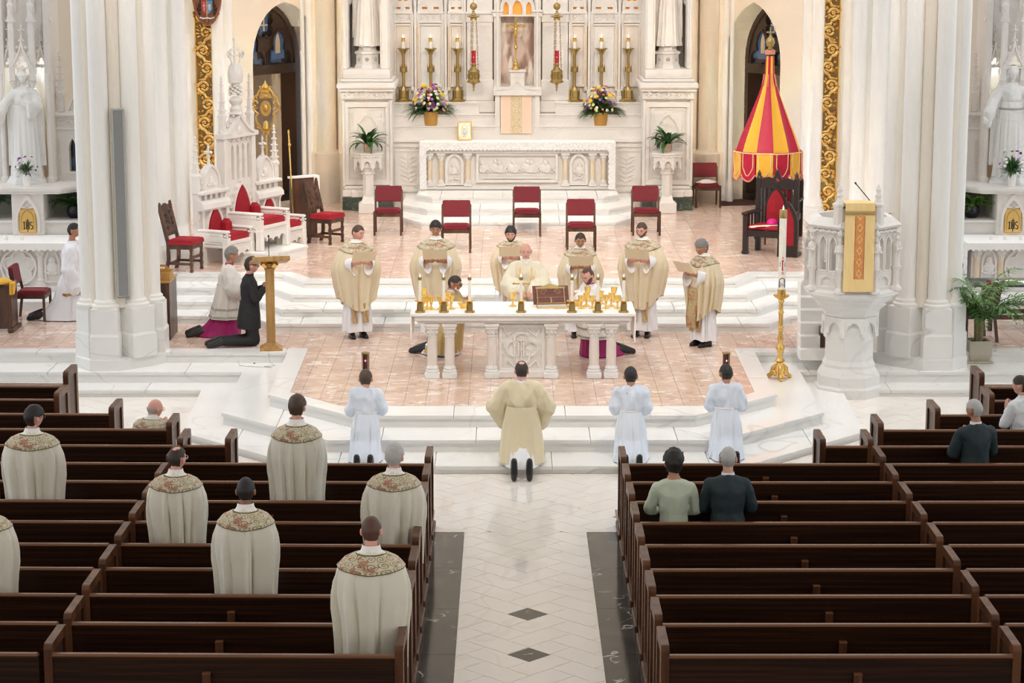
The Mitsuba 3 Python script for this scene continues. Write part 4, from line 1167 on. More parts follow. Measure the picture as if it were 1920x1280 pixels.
for s_ in (-1, 1): fg.tube([(xx + s_ * 0.03, yx - 0.04, Z(53)), (xx + s_ * 0.09, yx - 0.035, Z(50.5)), (xx + s_ * 0.155, yx - 0.025, Z(48.5))], (0.016, 0.013, 0.01), 6).tube([(xx + s_ * 0.016, yx - 0.04, Z(62)), (xx + s_ * 0.02, yx - 0.05, Z(68)), (xx + s_ * 0.006, yx - 0.03, Z(76))], (0.022, 0.018, 0.012), 6)
put(t, 'figure', fg, 'gold', 40)

# ornamented framed book on the altar
yb_ = YA + 0.22
xb = float(at(871, 240, yb_)[0])
t = thing('gospel_book', 'gold edged silver covered book standing on the left of the white altar cloth', 'book')
k4 = np.eye(4); ca, sa_ = math.cos(-0.2), math.sin(-0.2)
k4[1:3, 1:3] = [[ca, -sa_], [sa_, ca]]
k4 = rot4(xb, yb_ + 0.05, zc + 0.014, 6) @ k4
put(t, 'block', M().box(-0.145, 0.145, -0.03, 0.03, 0, 0.385, 0.01).move(k4), 'gold')
put(t, 'cover', M().box(-0.12, 0.12, -0.036, -0.028, 0.03, 0.355, 0.005).move(k4), 'silver')
el = sa.scale(sg.Point(0, 0.19).buffer(0.09, 16), 0.85, 1.5, origin=(0, 0.19))
put(t, 'oval', M().slab(el.difference(el.buffer(-0.016)), -0.044, -0.034).move(k4), 'gold')
rl = M().ball((0, -0.038, 0.24), (0.022, 0.012, 0.026), 8).ball((0, -0.036, 0.17), (0.042, 0.014, 0.06), 8)
for a in ((-.09, .06), (.09, .06), (-.09, .32), (.09, .32)): rl.ball((a[0], -0.036, a[1]), (0.02, 0.008, 0.02), 8)
put(t, 'relief', rl.move(k4), 'silver', 40)

# flower arrangements
def bouquet(x, y, z, s, pot, pot_mat, label, n, seed, pal, spray=True, wide=1.0, group=None):
    rg = random.Random(seed)
    t = thing('flower_arrangement', label, 'flowers', group)
    ph = pot[1]
    put(t, 'pot', M().lathe([(pot[0] * 0.78, 0), (pot[0] * 0.8, 0.01), (pot[0], ph), (pot[0] * 1.04, ph), (pot[0] * 0.92, ph - 0.03)], (x, y, z), 20), pot_mat, 40)
    zc_ = z + ph
    lv = [M(), M(), M()]
    for i in range(int(170 * (s if s < 1 else 1))):
        az, el_ = rg.uniform(0, 2 * PI), rg.uniform(-0.1, 1.45)
        L_ = s * rg.uniform(0.22, 0.40)
        leaf(lv[i % 3], (x + 0.03 * math.cos(az), y + 0.03 * math.sin(az), zc_ + s * rg.uniform(0, 0.14)), az, el_, L_ * (wide if el_ < .5 else 1), 0.035 * s * rg.uniform(.7, 1.3), rg.uniform(0.3, 1.0), 4)
    if spray:
        for i in range(46):
            az = rg.choice((0, PI)) + rg.uniform(-0.7, 0.7)
            leaf(lv[i % 3], (x, y, zc_ + 0.02), az, rg.uniform(0.0, 0.5), s * rg.uniform(0.40, 0.62), 0.055 * s, rg.uniform(0.5, 0.9), 5)
    put(t, 'leaves', lv[0], 'leaf_dark', kind='stuff'); put(t, 'leaves', lv[1], 'leaf_mid', kind='stuff'); put(t, 'leaves', lv[2], 'leaf_dark', kind='stuff')
    heads = {}
    for nm in set(pal):
        h = M()
        big = nm == 'petal_yellow'
        r = 0.05 * s if big else (0.026 if nm == 'petal_coral' else 0.034) * s
        for k in range(9):
            a = k * 2 * PI / 9
            h.ball((r * 0.62 * math.cos(a), r * 0.62 * math.sin(a), 0.004 * (k % 2)), (r * 0.42, r * 0.42, r * 0.3), 5)
        h.ball((0, 0, r * 0.15), (r * 0.42, r * 0.42, r * 0.35), 6)
        heads[nm] = ply(h.mesh(), nm, 40)
    for i in range(n):
        nm = pal[i % len(pal)]
        if nm == 'petal_yellow': el_, az = rg.choice((0.5, 0.75, 1.2)), rg.uniform(-PI, 0)
        else: el_, az = rg.uniform(0.02, 1.45), rg.uniform(-PI * 1.05, 0.05) if rg.random() < .85 else rg.uniform(0, PI)
        R_ = s * (0.34 + 0.05 * rg.random()) * (0.86 + 0.28 * math.sin(el_)) * (1.0 + (wide - 1) * math.cos(el_) * .6)
        d_ = np.array([math.cos(az) * math.cos(el_), math.sin(az) * math.cos(el_) * 0.75, math.sin(el_)])
        p_ = np.array([x, y, zc_ + 0.03]) + d_ * R_ * np.array([1, 1, 1.18])
        up_ = T().look_at(origin=p_.tolist(), target=(p_ + d_).tolist(), up=[0.1, 0.9, 0.3])
        put(t, 'flower', heads[nm], nm, xf=up_)
    return t


yfl = YF + 0.12
PALETTE = ['petal_pale', 'petal_violet', 'petal_coral', 'petal_white', 'petal_purple', 'petal_pale', 'petal_violet', 'petal_coral', 'petal_yellow', 'petal_white', 'petal_pale', 'petal_purple']
bouquet(float(at(808, 230, yfl)[0]), yfl, ZF, 1.08, (0.155, 0.29), 'basket', 'large mixed flowers in a gold pot on the marble shelf, left of the tabernacle', 92, 3, PALETTE, group=None)
bouquet(float(at(1126, 230, yfl)[0]), yfl, ZF, 1.02, (0.155, 0.27), 'basket', 'large mixed flowers in a gold pot on the marble shelf, right of the tabernacle', 88, 11, PALETTE, group=None)

for k, (x, y, z) in enumerate(PLANT_SPOTS):
    rg = random.Random(21 + k)
    t = thing('potted_plant', 'dark green broad leaved plant in a copper pot on the ' + ('left' if k == 0 else 'right') + ' marble pedestal', 'plant')
    put(t, 'pot', M().lathe([(0.075, 0), (0.095, 0.17), (0.103, 0.175), (0.09, 0.15)], (x, y, z), 18), 'copper_pot', 40)
    put(t, 'saucer', M().lathe([(0.20, 0.0), (0.205, 0.008), (0.18, 0.009)], (x, y, z - 0.001), 24), 'clear_glass') if False else None
    for i in range(34):
        az = rg.uniform(0, 2 * PI)
        el_ = rg.uniform(0.35, 1.45)
        put(t, 'leaf', leaf(M(), (x + 0.02 * math.cos(az), y + 0.02 * math.sin(az), z + 0.14), az, el_, rg.uniform(0.36, 0.54), rg.uniform(0.075, 0.12), rg.uniform(0.5, 1.4), 7), 'leaf_dark' if i % 4 else 'leaf_mid', True)
# ================================================================ the free-standing altar table and its things
ZT = 1.352
YT0, YT1 = 29.93, 30.88
tb = thing('altar_table', 'white marble altar table with paired columns and a carved monogram panel on the pink platform', 'altar')
put(tb, 'slab', M().box(-1.50, 1.53, YT0 - 0.01, YT1, ZT - 0.11, ZT - 0.035, 0.012).box(-1.46, 1.49, YT0 + 0.03, YT1 - 0.03, ZT - 0.15, ZT - 0.10, 0.02), 'carved')
put(tb, 'slab_top', M().box(-1.53, 1.56, YT0 - 0.03, YT1 + 0.02, ZT - 0.045, ZT - 0.004, 0.012), 'carved')
for px in (810.5, 843, 922.5, 1033.5, 1114, 1146):
    x = float(at(px, 700, 29.98)[0]); y = 30.06
    big = px in (922.5, 1033.5)
    c = put(tb, 'column', M().lathe([(0.068, 0.60), (0.072, 0.75), (0.066, ZT - 0.34)], (x, y, 0), 18), 'niche_light', 40)
    put(c, 'base', M().box(x - 0.105, x + 0.105, y - 0.11, y + 0.11, 0.42, 0.50, 0.008).lathe([(0.098, 0.50), (0.10, 0.525), (0.08, 0.54), (0.088, 0.56), (0.068, 0.60)], (x, y, 0), 18), 'marble', 40)
    cp = M().lathe([(0.066, ZT - 0.35), (0.080, ZT - 0.34), (0.07, ZT - 0.325), (0.085, ZT - 0.24)], (x, y, 0), 16).box(x - 0.105, x + 0.105, y - 0.11, y + 0.11, ZT - 0.20, ZT - 0.148, 0.01).box(x - 0.09, x + 0.09, y - 0.095, y + 0.095, ZT - 0.24, ZT - 0.19, 0.01)
    for k in range(8): cp.ball((x + 0.078 * math.cos(k * PI / 4), y + 0.078 * math.sin(k * PI / 4), ZT - 0.27), (0.024, 0.024, 0.04), 6)
    put(c, 'capital', cp, 'carved', 40)
xa, xb = float(at(936, 700, 30)[0]), float(at(1021, 700, 30)[0])
za, zb = 0.50, ZT - 0.16
pn = put(tb, 'monogram_panel', M().box(xa - 0.02, xb + 0.02, 30.06, 30.75, 0.42, zb).box(xa - 0.02, xb + 0.02, 30.0, 30.1, 0.42, 0.52, 0.01), 'carved')
put(pn, 'panel_frame', rect_frame(M(), xa, xb, za + 0.02, zb - 0.02, 0.04, 30.03, 30.07), 'carved')
cx, cz = (xa + xb) / 2, (za + zb) / 2 - 0.01
rl = M()
dm = sa.rotate(sg.box(cx - 0.19, cz - 0.19, cx + 0.19, cz + 0.19), 45, origin=(cx, cz)).intersection(sg.Point(cx, cz).buffer(0.235, 24))
qf = shapely.union_all([sg.Point(cx + 0.11 * math.cos(a), cz + 0.12 * math.sin(a)).buffer(0.115, 16) for a in (0, PI / 2, PI, 3 * PI / 2)])
rl.slab(qf.difference(qf.buffer(-0.022)), 30.03, 30.065)
for s_ in (-1, 1):
    for t in (-1, 1):
        rl.tube([(cx + s_ * (xb - xa) * 0.45, 30.05, cz + t * 0.36), (cx + s_ * 0.20, 30.045, cz + t * 0.17), (cx + s_ * 0.06, 30.05, cz + t * 0.30), (cx, 30.05, cz + t * 0.36)], 0.016, 5)
        rl.tube([(cx + s_ * (xb - xa) * 0.45, 30.05, cz + t * 0.12), (cx + s_ * 0.26, 30.045, cz + t * 0.08), (cx + s_ * 0.30, 30.05, cz + t * 0.02)], 0.014, 5)
put(pn, 'tracery_relief', rl, 'carved', 40)


def ihs(s, y0, y1):
    """The letters I H S with a cross rising from the H, capitals s high, centred on x = 0."""
    w = s * 0.13
    q_ = [rect(-0.52 * s, -0.52 * s + w, 0, s), rect(-0.60 * s, -0.52 * s + w + 0.08 * s, 0, w * .7), rect(-0.60 * s, -0.52 * s + w + 0.08 * s, s - w * .7, s),
          rect(-0.23 * s, -0.23 * s + w, 0, s), rect(0.10 * s, 0.10 * s + w, 0, s), rect(-0.2 * s, 0.2 * s, 0.45 * s, 0.45 * s + w * .8),
          rect(-0.045 * s, 0.045 * s, -0.32 * s, 1.42 * s), rect(-0.22 * s, 0.22 * s, 1.08 * s, 1.08 * s + 0.09 * s)]
    m = M().slab(shapely.union_all(q_), y0, y1)
    tt = np.linspace(0, 1, 22)
    pts = []
    for u_ in tt:
        if u_ < 0.5: a = math.radians(40 + u_ * 2 * 230); c = (0.50 * s, 0.73 * s)
        else: a = math.radians(90 - (u_ - 0.5) * 2 * 230); c = (0.50 * s, 0.26 * s)
        pts.append((c[0] + 0.17 * s * math.cos(a), (y0 + y1) / 2, c[1] + 0.235 * s * math.sin(a)))
    m.tube(pts, w * 0.48, 6)
    return m


put(pn, 'lettering', ihs(0.20, -0.018, 0.012).move(rot4(cx - 0.01, 30.055, cz - 0.11, 0)), 'carved')
cl = thing('altar_table_cloth', 'white linen cloth on the free-standing marble altar table, falling over its ends', 'altar cloth')
put(cl, None, M().box(-1.545, 1.575, YT0 - 0.035, YT1 + 0.025, ZT - 0.004, ZT + 0.004, 0.002).box(-1.552, -1.535, YT0 - 0.03, YT1, ZT - 0.36, ZT + 0.003, 0.004).box(1.565, 1.582, YT0 - 0.03, YT1, ZT - 0.40, ZT + 0.003, 0.004).box(-1.54, 1.57, YT0 - 0.042, YT0 - 0.034, ZT - 0.03, ZT + 0.002, 0.002), 'linen')
ZC = ZT + 0.005


def stub(x, y, label, cross=False):
    """Short brass candlestick with a gothic foot, candle, brass follower and glass."""
    t = thing('table_candlestick', label, 'candlestick', 'candlesticks along the front of the altar table')
    b = M().lathe([(0.052, 0.022), (0.048, 0.12), (0.055, 0.125), (0.03, 0.14)], (x, y, ZC), 4, rot=PI / 4)
    for k in range(4):
        a = PI / 4 + k * PI / 2
        b.ball((x + 0.062 * math.cos(a), y + 0.062 * math.sin(a), ZC + 0.013), (0.026, 0.026, 0.013), 6)
        b.lathe([(0.010, 0.02), (0.009, 0.11), (0.001, 0.15)], (x + 0.05 * math.cos(a), y + 0.05 * math.sin(a), ZC), 5)
        b.slab(sa.translate(lancet(0.035, 0.07, 0.035), x, ZC + 0.035), y - 0.043, y - 0.035) if k == 0 else None
    b.lathe([(0.075, 0.0), (0.07, 0.012), (0.055, 0.024)], (x, y, ZC), 8)
    put(t, 'foot', b, 'old_brass')
    put(t, 'drip_pan', M().lathe([(0.02, 0.14), (0.075, 0.158), (0.078, 0.165), (0.02, 0.163)], (x, y, ZC), 20), 'gold', 40)
    put(t, 'candle', M().lathe([(0.021, 0.16), (0.021, 0.455)], (x, y, ZC), 14), 'wax', 40)
    put(t, 'follower', M().lathe([(0.022, 0.452), (0.026, 0.456), (0.027, 0.49), (0.02, 0.498), (0.006, 0.496)], (x, y, ZC), 14), 'old_brass', 40)
    gk = put(t, 'glass', M().lathe([(0.024, 0.495), (0.027, 0.555)], (x, y, ZC), 14, close=False), 'clear_glass', 40)
    flame(t, x, y, ZC + 0.497, 0.8, 16)
    return t


for k, px in enumerate((787.5, 832, 880.5, 977, 1072.5, 1121, 1169.5)):
    p = at_z(px, 586, ZC)
    stub(float(p[0]), YT0 + 0.08, ORD[k] + ' short brass candlestick from the left along the altar table front')


def chalice(p, h, label, wide=1.0):
    t = thing('chalice', label, 'chalice', 'gold chalices on the altar table')
    x, y = float(p[0]), float(p[1]); s = h / 0.20
    put(t, 'foot', M().lathe([(0.055, 0), (0.056, 0.006), (0.03, 0.02), (0.013, 0.04), (0.011, 0.065), (0.022, 0.078), (0.022, 0.088), (0.011, 0.10)], (x, y, ZC), 12, sx=1), 'bright_gold', 40)
    put(t, 'cup', M().lathe([(0.011, 0.098 * s), (0.028 * wide, 0.115 * s), (0.040 * wide, 0.15 * s), (0.046 * wide, 0.20 * s), (0.043 * wide, 0.20 * s), (0.036 * wide, 0.15 * s), (0.02, 0.12 * s)], (x, y, ZC), 14), 'bright_gold', 40)


CH = [(793.5, 580, .185), (801, 577, .19), (808.5, 580, .185), (795, 568, .215), (825.5, 580, .185), (846, 579, .185), (839, 573, .185), (961.5, 574, .20),
      (1090, 578, .18), (1099.5, 574, .19), (1111, 578, .18), (1101.5, 565, .21), (1136, 578, .19), (1146, 574, .19), (1158, 578, .185), (1151, 565.5, .21), (1126, 570, .19)]
CHL = ['gold chalice at the left end of the altar table, leftmost', 'gold chalice behind the first candlestick, middle of three', 'gold chalice on the left, right of its two neighbours', 'taller gold chalice at the back of the left group', 'gold chalice beside the second candlestick on its left', 'gold chalice right of the second candlestick', 'gold chalice behind the second candlestick', 'gold chalice directly in front of the bald celebrant',
       'front gold chalice of the right group, leftmost', 'gold chalice of the right group just behind the leftmost', 'gold chalice left of the sixth candlestick', 'tall gold chalice at the back below the kneeling man', 'gold chalice right of the sixth candlestick', 'gold chalice between sixth and last candlestick, second row', 'gold chalice just left of the last candlestick', 'tall gold chalice at the back left of the last candlestick', 'gold chalice behind the sixth candlestick']
for (px, py, h), l in zip(CH, CHL): chalice(at_z(px, py, ZC), h, l)
for px, py, l in ((870, 577, 'gold bowl of hosts left on the altar table near the third candlestick'), (1082, 573, 'gold bowl right of the book stand on the altar table')):
    p = at_z(px, py, ZC); x, y = float(p[0]), float(p[1])
    t = thing('host_bowl', l, 'bowl')
    put(t, None, M().lathe([(0.05, 0), (0.055, 0.01), (0.085, 0.06), (0.09, 0.075), (0.083, 0.075), (0.05, 0.02)], (x, y, ZC), 24), 'bright_gold', 40)
# book stand with the open missal, seen from behind
t = thing('missal_stand', 'gilt filigree book stand with a maroon leather back on the altar table', 'book stand')
p = at_z(1034, 578, ZC)
k4 = rot4(float(p[0]), float(p[1]) + 0.10, ZC, 6)
ln = np.eye(4); a = math.radians(-38); ln[1:3, 1:3] = [[math.cos(a), -math.sin(a)], [math.sin(a), math.cos(a)]]
ln[2, 3] = 0.05
put(t, 'board', M().box(-0.20, 0.20, -0.008, 0.008, 0, 0.27, 0.004).move(k4 @ ln), 'book_red')
fr = M()
for (x0, x1, z0, z1) in ((-.21, .21, -.005, .01), (-.21, .21, .09, .10), (-.01, .01, 0, .1), (-.2, -.185, 0, .27), (.185, .2, 0, .27)): fr.box(x0, x1, -0.018, -0.006, z0, z1, 0.003)
fr.slab(sg.Polygon([(-.21, .235)] + [(-.21 + .42 * i / 20, .262 + .05 * math.exp(-((i - 10) / 4.0) ** 2) + .006 * (i % 2)) for i in range(21)] + [(.21, .235)]), -0.014, 0.01)
fr.tube(spiral((-0.1, -0.012, 0.18), 0.05, 1.3, 0, 1, 14), 0.007, 5).tube(spiral((0.1, -0.012, 0.18), 0.05, 1.3, PI, -1, 14), 0.007, 5)
put(t, 'frame', fr.move(k4 @ ln), 'old_brass')
put(t, 'foot', M().box(-0.20, 0.24, -0.14, -0.125, 0, 0.022, 0.005).box(-0.21, -0.195, -0.14, 0.10, 0, 0.022, 0.005).box(0.225, 0.24, -0.14, 0.10, 0, 0.022, 0.005).tube([(-0.2, 0.1, 0.01), (-.2, .0, .06)], .008, 5).tube([(0.23, 0.1, 0.01), (.2, .0, .06)], .008, 5).ball((-.2, -.13, .012), .02, 6).ball((.03, -.14, .012), .025, 6).move(k4), 'gold')
bk = thing('missal', 'open maroon book on the gilt stand', 'book')
ln2 = ln.copy(); ln2[1, 3] += 0.02; ln2[2, 3] += 0.012
put(bk, 'cover', M().box(-0.25, 0.26, 0.014, 0.024, 0.0, 0.30, 0.004).move(k4 @ ln), 'book_red')
put(bk, 'pages', M().box(-0.235, 0.0, 0.024, 0.052, 0.01, 0.285, 0.008).box(0.0, 0.245, 0.024, 0.05, 0.01, 0.285, 0.008).move(k4 @ ln), 'white_paper')
# altar crucifix before the celebrant
t = thing('altar_crucifix', 'small gilt crucifix standing behind the middle candlestick on the altar table', 'crucifix')
x, y = float(at_z(977, 576, ZC)[0]) + 0.0, YT0 + 0.22
put(t, 'foot', M().lathe([(0.05, 0), (0.05, 0.01), (0.02, 0.03), (0.012, 0.16)], (x, y, ZC), 10), 'old_brass', 40)
put(t, 'cross', M().box(x - 0.012, x + 0.012, y - 0.008, y + 0.008, ZC + 0.15, ZC + 0.50, 0.004).box(x - 0.105, x + 0.105, y - 0.008, y + 0.008, ZC + 0.37, ZC + 0.39, 0.004).ball((x - .108, y, ZC + .38), (.014, .01, .018), 6).ball((x + .108, y, ZC + .38), (.014, .01, .018), 6), 'gold')
t = thing('corporal_card', 'small white card lying before the book stand', 'card')
p = at_z(1020, 579, ZC)
put(t, None, M().box(-0.11, 0.11, -0.05, 0.05, 0, 0.004).move(rot4(float(p[0]) + .02, float(p[1]) - .01, ZC, 8)), 'white_paper')
# ================================================================ chairs, throne, pulpit and other furniture
def red_chair_parts():
    W, D, H, S = 0.50, 0.48, 0.86, 0.44
    legs = []
    for sx in (-1, 1):
        legs.append(M().box(sx * (W / 2) - 0.018, sx * (W / 2) + 0.018, D - 0.06, D - 0.02, 0, S + 0.02, 0.006).mesh())
        m = M().loft([[(sx * W / 2 + a * 0.018, y + b * 0.02, z) for a, b in ((-1, -1), (1, -1), (1, 1), (-1, 1))] for z, y in ((0, -0.06), (S, 0.0), (H - 0.05, -0.075))])
        legs.append(m.mesh())
    apron = M().box(-W / 2, W / 2, D - 0.055, D - 0.03, S - 0.085, S - 0.01, 0.006).box(-W / 2, -W / 2 + 0.025, 0.0, D - 0.03, S - 0.07, S - 0.01).box(W / 2 - 0.025, W / 2, 0.0, D - 0.03, S - 0.07, S - 0.01).mesh()
    seat = M()
    o = sg.box(-W / 2 + 0.02, 0.0, W / 2 - 0.02, D - 0.01).buffer(-0.05).buffer(0.05, 5)
    seat.prism(o, S - 0.01, S + 0.025).prism(o.buffer(-0.012), S + 0.025, S + 0.042).prism(o.buffer(-0.05), S + 0.042, S + 0.052)
    bk = M()
    o = sg.box(-W / 2 + 0.0, 0, W / 2 - 0.0, 0.30).buffer(-0.03).buffer(0.03, 5)
    b0 = M().slab(o, -0.03, 0.022).slab(o.buffer(-0.012), 0.02, 0.034)
    a = math.radians(9)
    k = np.eye(4); k[1:3, 1:3] = [[math.cos(a), -math.sin(a)], [math.sin(a), math.cos(a)]]; k[1, 3] = -0.04; k[2, 3] = 0.585
    b0.move(k)
    return legs, apron, seat.mesh(), b0.mesh()


_l, _a, _s, _b = red_chair_parts()
RC = {'leg': [ply(m, 'brown_wood') for m in _l], 'apron': ply(_a, 'brown_wood'), 'seat': ply(_s, 'red_vinyl', 30), 'backrest': ply(_b, 'red_vinyl', 30)}


def red_chair(x, y, z, rot, label, group='red upholstered chairs facing the altar table'):
    t = thing('chair', label, 'chair', group)
    xf = place(x, y, z, rot)
    for d in RC['leg']: put(t, 'leg', d, 'brown_wood', xf=xf)
    put(t, 'apron', RC['apron'], 'brown_wood', xf=xf)
    put(t, 'seat', RC['seat'], 'red_vinyl', xf=xf)
    put(t, 'backrest', RC['backrest'], 'red_vinyl', xf=xf)
    return t


def chair_at(px, py, z=ZU): return at_z(px, py, z)


for (px, py, l) in ((727, 441.5, 'red upholstered wooden chair in front of the left plant pedestal'), (855, 474, 'red upholstered wooden chair behind the dark haired priest left of the altar table'), (988, 443, 'red upholstered wooden chair in the middle, before the high altar steps'), (1090, 471, 'red upholstered wooden chair behind the priest right of the bald celebrant'), (1212, 441.5, 'red upholstered wooden chair in front of the right plant pedestal')):
    p = at_z(px, py, ZU)
    red_chair(float(p[0]), float(p[1]) + 0.44, ZU, 180, l)
p = at_z(1322, 389, ZU)
red_chair(float(p[0]) + .03, float(p[1]) + 0.42, ZU, 184, 'red upholstered wooden chair against the wall beside the doorway, white cloth on its seat', None)
t = thing('folded_cloth', 'crumpled white cloth on the red chair by the wall', 'cloth')
fc = M().loft([[(float(p[0]) + .03 + r * math.cos(a) * (1 + .15 * math.sin(3 * a + k)), float(p[1]) + 0.20 + .55 * r * math.sin(a), ZU + 0.49 + h) for a in np.linspace(0, 2 * PI, 18, endpoint=False)] for k, (r, h) in enumerate(((.20, 0), (.21, .02), (.15, .045), (.07, .07)))])
put(t, None, fc, 'linen', True)
red_chair(-8.06, 34.75, Z3, -90, 'red upholstered chair seen from the side before the left side altar', None)

# ---- marble throne with three seats: local x along its front, -y towards its front
tx, ty = -4.97, 36.95
ang = math.degrees(math.atan2(2.27, 1.13))
TH = rot4(tx, ty, ZU, ang)
th = thing('throne', 'white carved marble throne of three seats with red cushions and gothic spires', 'throne')


def thr(name, m, mt='carved', smooth=False, parent=None, **k): return put(parent or th, name, m.move(TH), mt, smooth, **k)


W3 = 2.55
thr('dais', M().prism(shapely.union_all([sg.box(0.62, -0.05, 1.93, 0.8), sg.Point(1.275, -0.05).buffer(0.66, 24).intersection(sg.box(0, -0.48, 3, 0.1))]), 0, 0.145).prism(shapely.union_all([sg.box(0.60, -0.05, 1.95, 0.8), sg.Point(1.275, -0.05).buffer(0.68, 24).intersection(sg.box(0, -0.50, 3, 0.1))]), 0.145, 0.18), 'tread')


def crocket(m, x, y, z, r): return m.ball((x, y, z), (r, r * .8, r * .8), 6).ball((x, y - r * .3, z + r * .5), (r * .6, r * .7, r * .6), 5)


def finial(m, x, y, z, s):
    m.lathe([(0.05 * s, 0), (0.03 * s, 0.05 * s), (0.022 * s, 0.16 * s), (0.045 * s, 0.19 * s), (0.02 * s, 0.22 * s), (0.018 * s, 0.34 * s), (0.03 * s, 0.36 * s), (0.002, 0.44 * s)], (x, y, z), 8)
    for k in range(4):
        a = k * PI / 2
        m.ball((x + 0.065 * s * math.cos(a), y + 0.065 * s * math.sin(a), z + 0.265 * s), (0.04 * s, 0.04 * s, 0.03 * s), 6)
    return m


def spire(m, x, y, z, h, w, n=4):
    m.box(x - w, x + w, y - w, y + w, z, z + h * 0.30, 0.01)
    m.lathe([(w * 1.7, h * 0.28), (w * 1.7, h * 0.32), (w * 1.1, h * 0.36), (w * 0.25, h * 0.92)], (x, y, z), 4, rot=PI / 4)
    for k in range(n):
        f = 0.42 + 0.45 * k / max(1, n - 1)
        r = w * 1.15 * (1 - (f - 0.36) / 0.6) + 0.012
        for a in range(4): m.ball((x + r * math.cos(a * PI / 2 + PI / 4), y + r * math.sin(a * PI / 2 + PI / 4), z + h * f), (w * .42, w * .42, w * .3), 5)
    m.lathe([(w * .25, h * .90), (w * .55, h * .93), (w * .2, h * .95), (w * .5, h * .97), (0.003, h * 1.03)], (x, y, z), 6)
    return m


